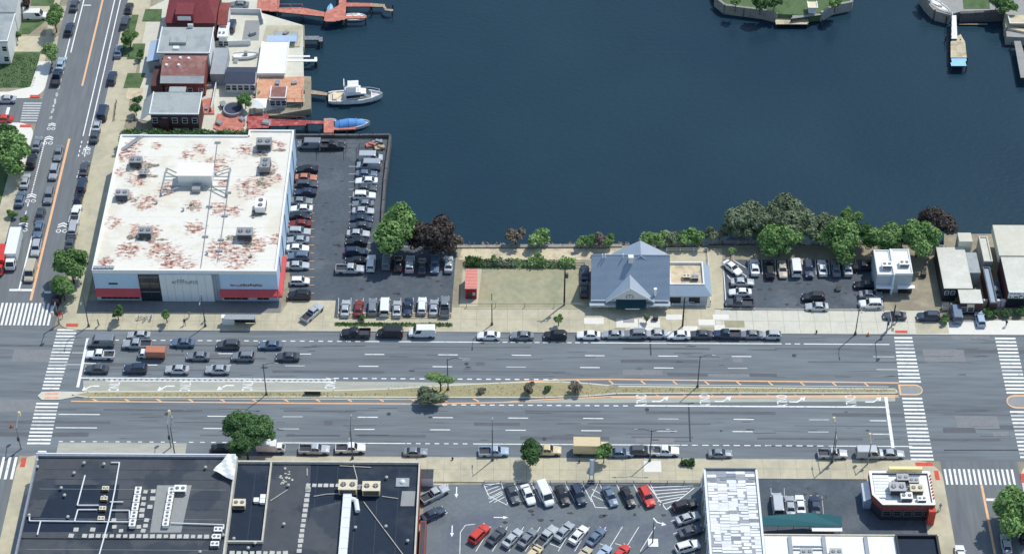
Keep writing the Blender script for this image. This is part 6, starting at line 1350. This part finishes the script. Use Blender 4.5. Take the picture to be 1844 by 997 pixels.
# bank rocks
rk=MB(); 
for i in range(500):
    px=random.uniform(815,1690); y=P(px,442).y+random.uniform(-.8,1.6); x=P(px,442).x; s=random.uniform(.2,.6); a=random.random()*6
    v=[]; 
    for k in range(6): v.append((x+s*math.cos(a+k)*random.uniform(.7,1.2),y+s*math.sin(a+k)*random.uniform(.7,1.2),-1.0+random.uniform(-.5,.7)))
    top=(x,y,random.uniform(-.5,.25)); rk.add(v+[top],[(k,(k+1)%6,6) for k in range(6)])
tag(obj('bank_rocks',rk,M['stone']),'rough grey rocks along the water edge','rocks',kind='stuff')
# ---- red shed ----
h=3.0; a,c=P(838,519,h).x,P(858,519,h).x; y0=P(848,519,h).y; y1=P(848,485,h).y
T=thing('shed',((a+c)/2,y0,0),'salmon-roofed dark red shed at the left of the empty lot','shed')
obj('wall',MB().box(a,c,y0,y1,.08,h-.15),M['shed_wall'],T); obj('roof',MB().box(a-.1,c+.1,y0-.1,y1+.1,h-.15,h+.02),M['shed_roof'],T); obj('door',MB().box(a+.4,a+1.3,y0-.05,y0-.003,.1,2.1),M['brick_dark'],T); obj('window',MB().box(c-.8,c-.25,y0-.05,y0-.003,1.1,1.9),M['grey_wall'],T)
for i in range(6): yy=y0+(y1-y0)*(i+.5)/6; obj('roof_rib',MB().box(a-.1,c+.1,yy-.04,yy+.04,h+.02,h+.07),M['shed_roof'],T)

# ================= STREET FURNITURE =================
def lamp_kit(h=8.5,arm=2.2,double=False):
    k=Kit(); k.part('base',MB().cyl(0,0,0,.5,.28,.22,8).mesh('base',M['pole_metal'])); k.part('pole',MB().cyl(0,0,.5,h,.12,.08,8).mesh('pole',M['pole_metal']))
    for s in ((-1,1) if double else (1,)):
        k.part('arm',MB().line([(0,0,h-.4),(s*arm*.5,0,h+.15),(s*arm,0,h+.2)],.06).mesh('arm',M['pole_metal']))
        k.part('lamp_head',MB().loft([[(s*arm,-.14,h+.12),(s*(arm+.7),-.1,h+.14),(s*(arm+.7),.1,h+.14),(s*arm,.14,h+.12)],[(s*arm,-.12,h+.26),(s*(arm+.65),-.08,h+.22),(s*(arm+.65),.08,h+.22),(s*arm,.12,h+.26)]]).mesh('lamp_head',M['grey_metal']))
    return k
LK=lamp_kit(); LK2=lamp_kit(8.5,2.6,True)
for px,py,rz,l,kk in [(887,829,90,'lamp post on the south sidewalk left of the small round tree',LK),(1170,830,180,'lamp post beside the white sidewalk slab',LK2),(635,826,90,'lamp post behind the second black roof',LK2),(316,826,90,'lamp post behind the first black roof',LK),(1497,833,90,'lamp post south side, near the last parked cars',LK),
   (886,585,-90,'lamp post on the north sidewalk before the empty lot',LK),(370,588,-90,'lamp post before the store forecourt',LK),(1540,602,-90,'lamp post at the kerb of the pale sidewalk',LK),(807,702,0,'lamp post in the median beside the green crown',LK),(1256,697,0,'lamp post in the east median',LK),(480,711,0,'lamp post in the west median',LK),(160,588,-90,'lamp post at the store corner of the avenue',LK)]:
    p=P(px,py); place(kk,'street_lamp',(p.x,p.y,.14),math.radians(rz),l,'street lamp','street lamps along the avenue')
def upole(px,py,h,lab,cross=True):
    p=P(px,py); T=thing('utility_pole',(p.x,p.y,0),lab,'utility pole'); obj('pole',MB().cyl(p.x,p.y,0,h,.19,.12,8),M['wood_dark'],T)
    if cross: obj('crossarm',MB().box(p.x-1.1,p.x+1.1,p.y-.08,p.y+.08,h-.9,h-.75),M['wood_dark'],T); obj('transformer',MB().cyl(p.x+.4,p.y-.1,h-3.3,h-2.2,.28,n=10),M['pole_metal'],T); obj('insulator',MB().cyl(p.x-1,p.y,h-.75,h-.55,.06,n=6).cyl(p.x+1,p.y,h-.75,h-.55,.06,n=6),M['mid_grey'],T)
    return p
upole(1016,549,11,'tall dark utility pole at the right of the empty lot'); upole(1229,588,8,'leaning-looking pole on the restaurant sidewalk',False)
upole(1606,588,6,'signal pole at the pale corner by the right crosswalk',False)
def signal(px,py,h,lab,arm,rz):
    p=P(px,py); T=thing('traffic_signal',(p.x,p.y,0),lab,'traffic signal'); obj('pole',MB().cyl(p.x,p.y,0,h,.14,.1,8),M['grey_metal'],T)
    e=(p.x+arm*math.cos(rz),p.y+arm*math.sin(rz),h+.4); obj('mast_arm',MB().tube((p.x,p.y,h-.2),e,.1,.06),M['grey_metal'],T); obj('signal_head',MB().box(e[0]-.2,e[0]+.2,e[1]-.2,e[1]+.2,e[2]-1.1,e[2]-.05),M['yellow_sign'],T); obj('signal_head',MB().box(p.x-.2,p.x+.2,p.y-.4,p.y-.14,2.6,3.5),M['dark_metal'],T)
signal(1500,832,6.5,'traffic signal with long mast at the south kerb, right end',5,1.57); signal(1562,836,6,'traffic signal at the diner sidewalk',2,1.57); signal(1596,600,6,'traffic signal at the pale north sidewalk',4.5,-1.57); signal(38,808,6,'traffic signal at the lower left corner',3.5,1.57); signal(107,583,6,'traffic signal at the store corner',3,-1.57); signal(308,805,6.5,'traffic signal mast over the lanes at lower left',3,1.57)
# pylon sign
p=P(1065,868); T=thing('pylon_sign',(p.x,p.y,0),'tall narrow white and blue sign pillar at the southern lot entrance','sign'); obj('post',MB().box(p.x-.45,p.x-.3,p.y-.1,p.y+.1,0,6.4).box(p.x+.3,p.x+.45,p.y-.1,p.y+.1,0,6.4),M['blue_pale'],T); obj('sign_panel',MB().box(p.x-.3,p.x+.3,p.y-.07,p.y+.07,2.,6.3),M['white_metal'],T); obj('sign_base',MB().box(p.x-.6,p.x+.6,p.y-.35,p.y+.35,0,.4),M['roof_navy'],T)
# small fixtures
def hydrant(px,py,lab):
    p=P(px,py); T=thing('fire_hydrant',(p.x,p.y,.14),lab,'hydrant'); obj('barrel',MB().cyl(p.x,p.y,.14,.75,.14,.12,10).cyl(p.x,p.y,.75,.92,.13,.04,10),M['dark_metal'],T); obj('outlet',MB().box(p.x-.24,p.x+.24,p.y-.06,p.y+.06,.48,.6),M['dark_metal'],T)
hydrant(1470,600,'dark hydrant on the pale sidewalk'); hydrant(815,828,'hydrant on the south sidewalk left'); hydrant(1043,833,'hydrant left of the tall sign')
for px,py,l in ((1563,604,'orange cone and sign at the kerb of the pale sidewalk'),(21,768,'orange cone in the left junction')):
    p=P(px,py); T=thing('traffic_cone',(p.x,p.y,.03),l,'traffic cone'); obj('base_plate',MB().box(p.x-.3,p.x+.3,p.y-.3,p.y+.3,.03,.08),M['dark_metal'],T); obj('cone',MB().cyl(p.x,p.y,.08,.95,.26,.05,10),M['orange_plastic'],T)
T=thing('planter',V3(P(1238,835)),'long green hedge planter on the south sidewalk','planter'); p=P(1238,836); obj('box',MB().box(p.x-1.3,p.x+1.3,p.y-.5,p.y+.5,.14,.5),M['wood_dark'],T)
PLANT=(p.x,p.y)
for px,py,l in ((1176,833,None),):
    p=P(px,838); q=P(1160,850); r2=P(1190,830); tag(obj('white_slab',MB().box(q.x,r2.x,q.y,r2.y,.1,.158),M['concrete_new'],org=(q.x,q.y,0)),'square of new white concrete in the south sidewalk','paving slab')
for px,py,l in ((1132,578,'dark patch hatch on the restaurant sidewalk'),(1187,597,'brown tree pit at the restaurant kerb, right'),(1116,595,'brown tree pit at the restaurant kerb, left')):
    p=P(px,py); tag(obj('tree_pit',MB().box(p.x-1.1,p.x+1.1,p.y-.6,p.y+.6,.1,.165),M['soil'] if 'pit' in l else M['concrete_grey'],org=(p.x,p.y,0)),l,'tree pit')
# bus shelter + bikes on store sidewalk
p=P(430,598); q=P(460,586); T=thing('bus_shelter',V3(P(430,590)),'grey bus shelter frame on the kerb by the tan driveway','bus shelter')
X0,X1=P(406,592).x,P(460,592).x; Y=AVN+.6
obj('shelter_roof',MB().box(X0,X1,Y,Y+1.4,2.45,2.55),M['mid_grey'],T); obj('glass_wall',MB().box(X0+.1,X1-.1,Y+1.3,Y+1.34,.3,2.45),M['dark_glass'],T)
for xx in (X0+.1,(X0+X1)/2,X1-.1): obj('post',MB().box(xx-.05,xx+.05,Y+1.22,Y+1.29,.14,2.45),M['pole_metal'],T)
obj('bench',MB().box(X0+1,X1-2,Y+.8,Y+1.15,.5,.56),M['wood'],T)
p=P(412,583); tag(obj('ad_kiosk',MB().box(p.x-1.2,p.x+1.2,p.y-.4,p.y+.4,.14,2.0).box(p.x-1.3,p.x+1.3,p.y-.5,p.y+.5,2.0,2.15),M['white_metal'],org=(p.x,p.y,0)),'white kiosk beside the bus shelter','kiosk')
def bicycle(px,py,rz,lab):
    p=P(px,py); k=Kit(); 
    n=14; 
    for x in (-.5,.5):
        b=MB(); b.line([(x+.33*math.cos(6.2832*i/n),0,.33+.33*math.sin(6.2832*i/n)) for i in range(n+1)],.03,4); k.part('wheel',b.mesh('bicycle_wheel',M['tyre']))
    k.part('frame',MB().line([(-.5,0,.33),(-.1,0,.75),(.4,0,.8),(.5,0,.33)],.035,5).line([(-.1,0,.75),(0,0,.3),(.4,0,.8)],.03,5).line([(-.5,0,.33),(0,0,.3)],.03,5).mesh('frame',M['boat_blue'])); k.part('saddle',MB().box(-.28,-.02,-.07,.07,.9,.96).box(-.14,-.1,-.02,.02,.75,.9).mesh('saddle',M['dark_metal'])); k.part('handlebar',MB().line([(.35,-.28,1.0),(.42,0,.95),(.35,.28,1.0)],.02,4).mesh('handlebar',M['dark_metal']))
    place(k,'bicycle',(p.x,p.y,.15),rz,lab,'bicycle','bicycles on the store sidewalk')
bicycle(252,576,.3,'leftmost blue bicycle parked before the store'); bicycle(262,578,1.0,'middle bicycle parked before the store'); bicycle(272,576,1.5,'rightmost bicycle parked before the store')
# pedestrians
def person(px,py,rz,lab,cloth,z=.15):
    p=P(px,py); me=bpy.data.meshes.new('person'); 
    J=[(0,0,.95),(0,0,1.2),(0,0,1.42),(0,0,1.52),(0,0,1.66),(0,0,1.75), (0,.19,1.4),(.06,.26,1.12),(.2,.24,.9), (0,-.19,1.4),(-.06,-.26,1.12),(.06,-.27,.88), (0,.1,.88),(.16,.1,.48),(.1,.1,.07),(.26,.1,.03), (0,-.1,.88),(-.06,-.1,.48),(-.28,-.1,.1),(-.14,-.1,.03)]
    E=[(0,1),(1,2),(2,3),(3,4),(4,5),(2,6),(6,7),(7,8),(2,9),(9,10),(10,11),(0,12),(12,13),(13,14),(14,15),(0,16),(16,17),(17,18),(18,19)]
    Rr=[.15,.14,.15,.06,.1,.07,.07,.05,.035,.07,.05,.035,.09,.065,.045,.04,.09,.065,.045,.04]
    me.from_pydata(J,E,[]); me.materials.append(cloth); o=bpy.data.objects.new('person',me); link(o); o.location=(p.x,p.y,z); o.rotation_euler[2]=rz
    m=o.modifiers.new('skin','SKIN'); sv=me.skin_vertices[0].data
    for i,r in enumerate(Rr): sv[i].radius=(r,r)
    sv[0].use_root=True; s=o.modifiers.new('sub','SUBSURF'); s.levels=1; s.render_levels=1
    h=obj('head',MB().loft([[(.09*rr*math.cos(6.28*i/10),.075*rr*math.sin(6.28*i/10),zz) for i in range(10)] for rr,zz in ((.5,1.52),(1,1.6),(1.1,1.68),(.9,1.76),(.3,1.8))]),M['skin'],None); 
    h.parent=o; h.location=(0,0,0); hh=obj('hair',MB().loft([[(-.015+.1*rr*math.cos(6.28*i/10),.085*rr*math.sin(6.28*i/10),zz) for i in range(10)] for rr,zz in ((1.05,1.68),(1.05,1.76),(.4,1.83))]),M['cloth_dark'],None); hh.parent=o; hh.location=(0,0,0)
    tag(o,lab,'person'); return o
person(178,588,.4,'person in dark clothes walking before the store corner',M['cloth_dark']); person(333,586,2.,'person in dark clothes by the kerb left of the bus shelter',M['cloth_dark']); person(341,572,1.2,'person in pale clothes walking before the store centre',M['concrete_grey']); person(369,580,.2,'person in blue clothes near the store sidewalk lamp',M['roof_navy'])
person(113,573,1.5,'person in tan clothes at the store corner',M['wood']); person(1811,588,1.,'person in dark clothes on the white right-hand sidewalk',M['cloth_dark']); person(1614,582,.4,'person in dark clothes at the pale corner',M['cloth_dark']); person(1692,918,1.5,'person in grey clothes on the diner sidewalk',M['mid_grey'])
# tactile pads
for i,(px,py,w_,d_,l) in enumerate([(63,174.5,2.2,.9,'red pad at the corner north of the cross street'),(46,228,2.4,.9,'red pad at the corner south of the cross street'),(107,566,.8,1.8,'red pad facing the wide crosswalk at the store corner'),(130,586,2.4,.9,'red pad facing the avenue at the store corner'),(1623,598,2.4,.7,'red pad at the pale corner of the right crosswalk'),(1664,836,3.2,.8,'red pad at the top of the diner corner'),(1687,856,.8,2.2,'red pad on the right side of the diner corner'),(1842,861,.8,2.2,'red pad at the far right corner'),(42,833,.9,2.2,'red pad at the lower left corner'),(1705,574,1.2,.4,'red curb mark by the navy SUV')]):
    p=P(px,py); tag(obj('tactile_pad',MB().box(p.x-w_/2,p.x+w_/2,p.y-d_/2,p.y+d_/2,.1,.17),M['tactile_red'],org=(p.x,p.y,0)),l,'tactile pad')
# lamp base block in the southern lot, clutter
p=P(1176,977); T=thing('lamp_base',(p.x,p.y,0),'white square lamp base in the southern lot','lamp base'); obj('block',MB().box(p.x-.9,p.x+.9,p.y-.9,p.y+.9,.03,.12),M['white_metal'],T); obj('pole',MB().cyl(p.x-.1,p.y,.12,6,.12,.08,8),M['pole_metal'],T)
for px,py,s,l,mm in ((768,868,1.3,'white utility cabinet at the corner of the second black roof','white_metal'),(1237,520,.6,'grey meter box by the annex corner','mid_grey'),(1662,498,.5,'dark bin on the dirt driveway','dark_metal'),(1702,556,.6,'pale bin by the tan roofed building','white_metal'),(1180,576,.5,'dark bin on the restaurant sidewalk','dark_metal'),(1510,521,.5,'pale box on the small lot asphalt','concrete')):
    p=P(px,py); T=thing('cabinet' if s>1 else 'bin',(p.x,p.y,0),l,'cabinet' if s>1 else 'bin'); obj('body',MB().box(p.x-s,p.x+s,p.y-s*.8,p.y+s*.8,.1,.2+s*1.7),M[mm],T); obj('lid',MB().box(p.x-s-.05,p.x+s+.05,p.y-s*.8-.05,p.y+s*.8+.05,.2+s*1.7,.28+s*1.7),M['dark_metal'],T)

# ================= TREES AND PLANTS =================
def crown_mesh(seed,n=3600,leaf=.085,lobes=15,flat=1.):
    r=random.Random(seed); L=[((0,0,0),.5)]
    for i in range(lobes):
        a=r.random()*6.283; e=r.uniform(-.5,1.1); d=r.uniform(.4,.78); L.append(((d*math.cos(a)*math.cos(e),d*math.sin(a)*math.cos(e),d*math.sin(e)*.9),r.uniform(.2,.42)))
    b=MB(); wt=[q[1]**2 for q in L]
    for i in range(n):
        c,R_=r.choices(L,wt)[0]; v=Vector((r.gauss(0,1),r.gauss(0,1),r.gauss(0,1))).normalized()
        if v.z<-.3 and r.random()<.6: v.z=-v.z
        p=Vector(c)+v*R_*r.uniform(.78,1.08)
        nn=(v+Vector((r.gauss(0,.5),r.gauss(0,.5),r.gauss(0,.5)))).normalized(); u=nn.cross(Vector((r.gauss(0,1),r.gauss(0,1),r.gauss(0,1)))).normalized(); w_=nn.cross(u); s=leaf*r.uniform(.5,1.15)
        b.add([p-u*s,p-w_*s*.6,p+u*s,p+w_*s*.6],[(0,1,2,3)])
    # twig mass inside so the crown is not hollow
    for c,R_ in L:
        m_=8; rings=[]
        for k in range(5):
            ph=-1.3+2.6*k/4; rings.append([(c[0]+R_*.72*math.cos(ph)*math.cos(6.283*i/m_)*r.uniform(.85,1.1),c[1]+R_*.72*math.cos(ph)*math.sin(6.283*i/m_)*r.uniform(.85,1.1),c[2]+R_*.72*math.sin(ph)) for i in range(m_)])
        b.loft(rings)
    return b.mesh('crown',LM['green'])
CR=[crown_mesh(s) for s in (1,2,3,4)]; CRS=[crown_mesh(s,750,.16,7) for s in (11,12,13)]
def trunk_mesh(seed):
    r=random.Random(seed); b=MB(); b.tube((0,0,0),(0,0,.55),.045,.03,8); 
    for i in range(6): a=i*1.05+r.random(); z=.4+.05*i; b.tube((0,0,z*.9),(.32*math.cos(a),.32*math.sin(a),z+.28),.02,.006,5)
    b.tube((0,0,.55),(.03,.02,.95),.03,.008,6); return b.mesh('trunk',M['bark'])
TR=[trunk_mesh(s) for s in (1,2)]; NT=[0]
def tree(px,py,rpx,zc,leaf,label,group=None,ry=1.,rzv=.85,small=False,cat='tree',name='tree'):
    p=P(px,py,zc); R_=rpx/8.9*1.32; NT[0]+=1; i=NT[0]
    T=thing(name,(p.x,p.y,0),label,cat,group); T.rotation_euler[2]=random.random()*6
    t=bpy.data.objects.new('trunk',TR[i%2]); link(t,T); t.scale=(max(2.5,R_*1.3),)*2+(zc*1.15,)
    me=(CRS if small else CR)[i%3]; c=bpy.data.objects.new('crown',me); link(c,T); c.location=(0,0,zc); c.scale=(R_,R_*ry,R_*rzv)
    c.material_slots[0].link='OBJECT'; c.material_slots[0].material=LM[leaf]; return T
tree(709,416,42,5.2,'green','big bright green tree at the end of the car park')
tree(780,424,37,4.6,'purple','dark purple-leaved tree beside the big green tree')
tree(822,432,12,2.5,'brown','small brown bush right of the purple tree',small=True)
for q in [(928,425,17,2.3,'brown','brownish bush on the bank above the empty lot, left of the green one'),(972,431,18,2.,'bright','low green bush on the bank above the empty lot'),(1047,436,11,1.6,'bright','small green bush on the bank, left of the dark one'),(1063,434,13,1.8,'dark','dark bush on the bank left of the brown one'),(1080,432,12,2.,'brown','pinkish brown bush left of the slate tower roof'),(1097,434,13,1.8,'green','green bush touching the slate tower roof'),
          (1168,432,16,2.,'bright','bright bush right of the slate tower roof'),(1186,430,17,2.3,'bright','broad bright bush behind the annex, left'),(1210,430,15,2.,'olive','grey green bush behind the annex, middle'),(1232,430,14,2.,'green','green bush behind the annex, right'),(1252,428,16,2.2,'green','green bush at the left end of the guard rail'),(1281,423,14,2.,'olive','olive bush on the bank over the guard rail'),(1296,424,9,2.,'brown','tiny brown bush left of the olive trees')]:
    tree(q[0],q[1],q[2],q[3],q[4],q[5],'bushes on the bank',small=True,cat='bush',name='bush')
for q in [(1335,405,30,3.5,'olive','leftmost grey green tree of the clump over the water'),(1372,396,36,4,'olive','tallest grey green tree of the clump over the water'),(1412,398,40,4.4,'olive','broad grey green tree in the middle of the clump'),(1446,410,28,3.8,'olive','right grey green tree of the clump over the water'),(1488,412,26,3.8,'olive','grey green tree left of the tall narrow green tree')]: tree(*q,'grey green trees over the water')
for q in [(1404,434,31,4.2,'green','green tree in front of the grey green clump'),(1512,435,34,4.3,'green','green tree above the top row of the small lot'),(1531,395,19,4.,'green','tall narrow green tree standing over the water'),(1545,415,20,4.,'dark','dark green tree under the tall narrow one'),(1592,429,29,4.4,'green','green tree behind the small white building, left'),(1655,432,33,4.6,'green','green tree behind the small white building, right')]: tree(*q,'green trees behind the small lot')
tree(1686,404,28,4.,'purple','dark leaved tree at the right end of the tree row'); tree(1617,425,18,4.,'dark','dark tree filling the gap behind the small white building')
tree(127,478,29,5,'green','larger corner tree left of the big store'); tree(112,516,18,4,'green','smaller corner tree below the larger one left of the store'); tree(18,278,36,5,'green','big street tree at the left edge below the cross street'); tree(4,248,26,5,'dark','darker tree at the left edge above the big street tree')
tree(97,30,21,4.5,'green','street tree at the upper left beside the side street'); tree(90,95,16,3.5,'bright','small bright tree by the corner of the square lawn'); tree(233,68,15,3,'green','small tree on the kerb strip before the houses')
tree(18,30,9,2,'dark','dark shrub beside the white house at upper left',small=True,cat='shrub',name='shrub'); tree(30,62,9,2,'dark','dark shrub by the path at upper left',small=True,cat='shrub',name='shrub'); tree(45,8,10,3,'purple','dark red tree at the very top left')
_t=tree(793,681,20,3.6,'bright','bright green flat-crowned tree in the median',ry=.62,rzv=.4); _t.rotation_euler[2]=0; tree(774,712,22,1.8,'olive','sparse greyish added tree standing in for shadow below the bright median tree',ry=.8,rzv=.5,small=True)  # second tree is added in place of a shadow on the median
tree(951,699,11,1.5,'brown','left brownish shrub in the median',small=True,cat='shrub',name='shrub'); tree(1036,697,11,1.5,'brown','right brownish shrub in the median',small=True,cat='shrub',name='shrub')
tree(986,699,9,.6,'dark','low dark green bush between the two median shrubs',ry=.5,rzv=.6,small=True,cat='bush',name='bush'); tree(866,703,7,.6,'brown','tiny brown tuft in the median left of the shrubs',small=True,cat='bush',name='bush')
tree(436,766,25,5.5,'dark','upper left crown of the dark tree clump over the south kerb',rzv=.7); tree(466,772,24,5.3,'dark','upper right crown of the dark tree clump over the south kerb',rzv=.7); tree(443,797,24,5.,'dark','lowest dark tree of the clump at the south kerb',rzv=.7)
tree(955,815,19,3.6,'dark','small round dark tree on the south sidewalk'); tree(1088,814,13,3.,'green','small thin tree over the beige truck',small=True); tree(1825,925,37,5,'green','big green tree at the lower right edge'); tree(1850,915,24,4,'dark','darker tree behind the lower right tree')
tree(211,562,11,2.4,'dark','small dark street tree before the store, left',small=True); tree(299,567,9,2.2,'green','thin street tree before the store, centre',small=True); tree(1006,574,8,2.,'green','tiny green street tree before the empty lot',small=True); tree(1164,572,6,1.5,'olive','thin sapling on the restaurant sidewalk',small=True)
tree(441,180,14,2.6,'green','garden tree between garage and orange deck'); tree(244,196,11,2.,'dark','dark shrub in the walled yard',small=True,cat='shrub',name='shrub'); tree(247,180,9,1.6,'dark','dark shrub above the walled yard',small=True,cat='shrub',name='shrub'); tree(253,98,9,1.6,'dark','shrub before the wide grey house porch',small=True,cat='shrub',name='shrub'); tree(44,395,8,1.5,'green','small shrub at the kerb left of the blue grey sedan',small=True,cat='shrub',name='shrub'); tree(22,385,9,1.,'green','low shrub beside the left sidewalk',small=True,cat='shrub',name='shrub')
tree(1317,452,8,2.,'bright','small bright shrub at the top left of the small lot',small=True,cat='shrub',name='shrub'); tree(968,459,6,1.6,'green','small shrub on the sandy strip',small=True,cat='shrub',name='shrub')
for px,py,r_,lf,l in ((1370,8,16,'dark','dark tree left on the top peninsula'),(1395,4,14,'dark','dark tree right on the top peninsula'),(1325,4,10,'green','small green tree on the peninsula tip'),(1505,4,16,'green','green tree right of the peninsula shed'),(1812,12,20,'green','green tree at the far right shore'),(1795,6,14,'dark','dark tree beside the far right lawn'),(1672,-12,12,'green','green tree at the top shore above the rocky boats')): tree(px,py,r_,3,lf,l,small=True)
tree(890,466,7,.9,'bright','lighter bush in the hedge strip, left',small=True,cat='bush',name='bush'); tree(652,572,6,.8,'dark','weed clump on the railing by the car park',small=True,cat='bush',name='bush')
for i,(px,py,l,lf) in enumerate(((1730,545,'dark plants in the yard of the tan roofed building','dark'),(1790,562,'garden plants behind the white lintel wall, left','dark'),(1812,563,'garden plants behind the white lintel wall, right','dark'),(1835,560,'garden plants by the right edge building','dark'),(1702,575,'small plant at the iron fence','green'),(1780,563,'climbing plant by the white lintel wall','green'))): tree(px,py,9,.9,lf,l,small=True,cat='plants',name='garden_plant')
# hedges made of leaf clumps
def hedge(label,x0,x1,y0,y1,z1,leaf,n,z0=0.,cat='hedge',name='hedge'):
    b=MB(); r=random.Random(int(x0*7)); b.box(x0+.25,x1-.25,y0+.2,y1-.2,z0,z1-.3)
    for i in range(n):
        p=Vector((r.uniform(x0,x1),r.uniform(y0,y1),r.uniform(z0,z1)+.35*math.sin(x0+i*.0)+r.gauss(0,.12)))
        k=r.random()
        if k<.5: p.z=z1+r.gauss(0,.2)+.25*math.sin(p.x*1.3)
        elif k<.85: p.y=y0+r.gauss(0,.15)
        else: p.y=y1+r.gauss(0,.12)
        u=Vector((r.gauss(0,1),r.gauss(0,1),r.gauss(0,1))).normalized(); w_=u.cross(Vector((r.gauss(0,1),r.gauss(0,1),r.gauss(0,1)))).normalized(); s=r.uniform(.15,.4)
        b.add([p-u*s,p-w_*s*.6,p+u*s,p+w_*s*.6],[(0,1,2,3)])
    return tag(obj(name,b,LM[leaf],org=((x0+x1)/2,(y0+y1)/2,z0)),label,cat)
a,c=P(222,250),P(442,236); hedge('dark ivy hedge along the back of the big store',a.x,sxn-.3,sy1+3.6,sy1+7.1,3.6,'dark',5200)
a,c=P(838,481),P(1036,470)
for i in range(7):
    xa=a.x+(c.x-a.x)*i/7; xb=a.x+(c.x-a.x)*(i+1)/7; hedge(['dark','darkest','olive','bushy green','bright green','low green','right-end green'][i]+' stretch of the hedge behind the empty lot, '+['first','second','third','fourth','fifth','sixth','last'][i]+' from the shed',xa,xb,a.y,c.y-.1,[1.0,.5,.7,.45,1.3,.4,.9][i],['dark','dark','olive','green','bright','green','bright'][i],[420,200,260,180,460,160,380][i])
hedge('planting of the long sidewalk planter',PLANT[0]-1.2,PLANT[0]+1.2,PLANT[1]-.4,PLANT[1]+.4,1.,'dark',220,.4,'plant','planting')
a,c=P(604,588),P(812,583); b=MB()
for i in range(700):
    x=random.uniform(a.x,c.x); y=random.uniform(a.y,c.y); s=random.uniform(.08,.28); u=Vector((random.gauss(0,1),random.gauss(0,1),.3)).normalized(); p=Vector((x,y,.2)); b.add([p-u*s,p+Vector((0,0,s*1.6)),p+u*s],[(0,1,2)])
tag(obj('weeds',b,LM['green']),'weedy growth in the verge below the car park','weeds',kind='stuff')
b=MB()
for i in range(2600):
    t=random.choice([((0,P(60,158).y),1)]); 
    px=random.uniform(-20,70); py=random.uniform(97,157)
    p=P(px,py,.1)
    if p.x>P(66,140).x-0.2: continue
    s=random.uniform(.1,.22); u=Vector((random.gauss(0,1),random.gauss(0,1),0)).normalized(); b.add([p-u*s*.6,p+Vector((0,0,s)),p+u*s*.6],[(0,1,2)])
tag(obj('grass_tufts',b,M['grass']),'grass tufts on the square lawn','grass',kind='stuff')
b=MB()
for i in range(2200):
    px=random.uniform(170,1600); t=(px-170)/1430; 
    p=P(px, random.uniform(707,714) if px<700 else (random.uniform(693,714) if px<1090 else random.uniform(698.5,706.5)),.17)
    s=random.uniform(.08,.2); u=Vector((random.gauss(0,1),random.gauss(0,1),0)).normalized(); b.add([p-u*s*.6,p+Vector((0,0,s)),p+u*s*.6],[(0,1,2)])
tag(obj('grass_tufts',b,M['dry_grass']),'dry grass tufts on the median','grass',kind='stuff')
# yard clutter by the houses
T,add=hull(5.6,2.1,.9,M['boat_white'],'white boat parked on the tan yard left of the boat storage',443,103,4); T.location.z=.2; add('console',MB().box(-.4,.4,-.4,.4,.6,1.5),M['grey_metal'])
p=P(467,186,2.2); T=thing('sun_canopy',(p.x,p.y,.3),'white square sun canopy on the crimson deck','canopy'); obj('roof',MB().add([(p.x-1.6,p.y-1.6,2.2),(p.x+1.6,p.y-1.6,2.2),(p.x+1.6,p.y+1.6,2.2),(p.x-1.6,p.y+1.6,2.2),(p.x,p.y,2.9)],[(0,1,4),(1,2,4),(2,3,4),(3,0,4)]),M['white_metal'],T)
for sx in (-1,1):
    for sy_ in (-1,1): obj('post',MB().cyl(p.x+sx*1.5,p.y+sy_*1.5,.3,2.2,.05,n=6),M['white_metal'],T)
cl=['white storage box','grey storage box','wooden crate','blue plastic bin','dark grill','folded white table']; pl=['in the yard behind the wide grey house','on the patio court','by the garage wall','on the orange deck','beside the round pool','near the red terrace','on the yard above the garage','behind the brown-roofed house','on the concrete quay','in the passage by the nearest grey house']
ps=[(400,88),(455,60),(462,168),(500,150),(402,190),(395,222),(425,110),(375,155),(515,60),(372,195),(407,140),(436,215),(480,222),(530,150),(478,88)]
k=0
for i,(px,py) in enumerate(ps):
    p=P(px,py,.5); nm=cl[i%6]; s=random.uniform(.5,1.)
    if i<10: lab=nm+' '+pl[i]
    else: lab=['small white chest between the house and garage','grey chest on the salmon terrace edge','crate on the crimson deck','blue bin on the orange deck by its rail','dark grill beside the boat storage'][i-10]
    T=thing('storage_box',(p.x,p.y,.13),lab,'box'); mm=[M['white_metal'],M['mid_grey'],M['wood'],M['boat_blue'],M['dark_metal'],M['white_wall']][i%6]
    obj('body',MB().cb(p.x,p.y,.13,s*1.6,s*1.1,s*.9,0,i*.5),mm,T); obj('lid',MB().cb(p.x,p.y,.13+s*.9,s*1.7,s*1.2,.07,0,i*.5),M['grey_metal'],T)

p=P(563,707,.6); T=thing('median_sign',(p.x,p.y,.17),'dark low sign board in the west median','sign'); obj('board',MB().box(p.x-1.5,p.x+1.5,p.y-.1,p.y+.1,.3,1.1),M['dark_metal'],T); obj('frame',MB().box(p.x-1.7,p.x-1.5,p.y-.12,p.y+.12,.1,1.2).box(p.x+1.5,p.x+1.7,p.y-.12,p.y+.12,.1,1.2).box(p.x-1.5,p.x+1.5,p.y-.12,p.y+.12,1.1,1.2),M['cream'],T)
for px,py,l in ((866,703,'brown utility hatch in the wide median'),(1105,698,'small hatch in the east median')):
    p=P(px,py); tag(obj('hatch',MB().box(p.x-.9,p.x+.9,p.y-.5,p.y+.5,.15,.2),M['soil'],org=(p.x,p.y,0)),l,'hatch')
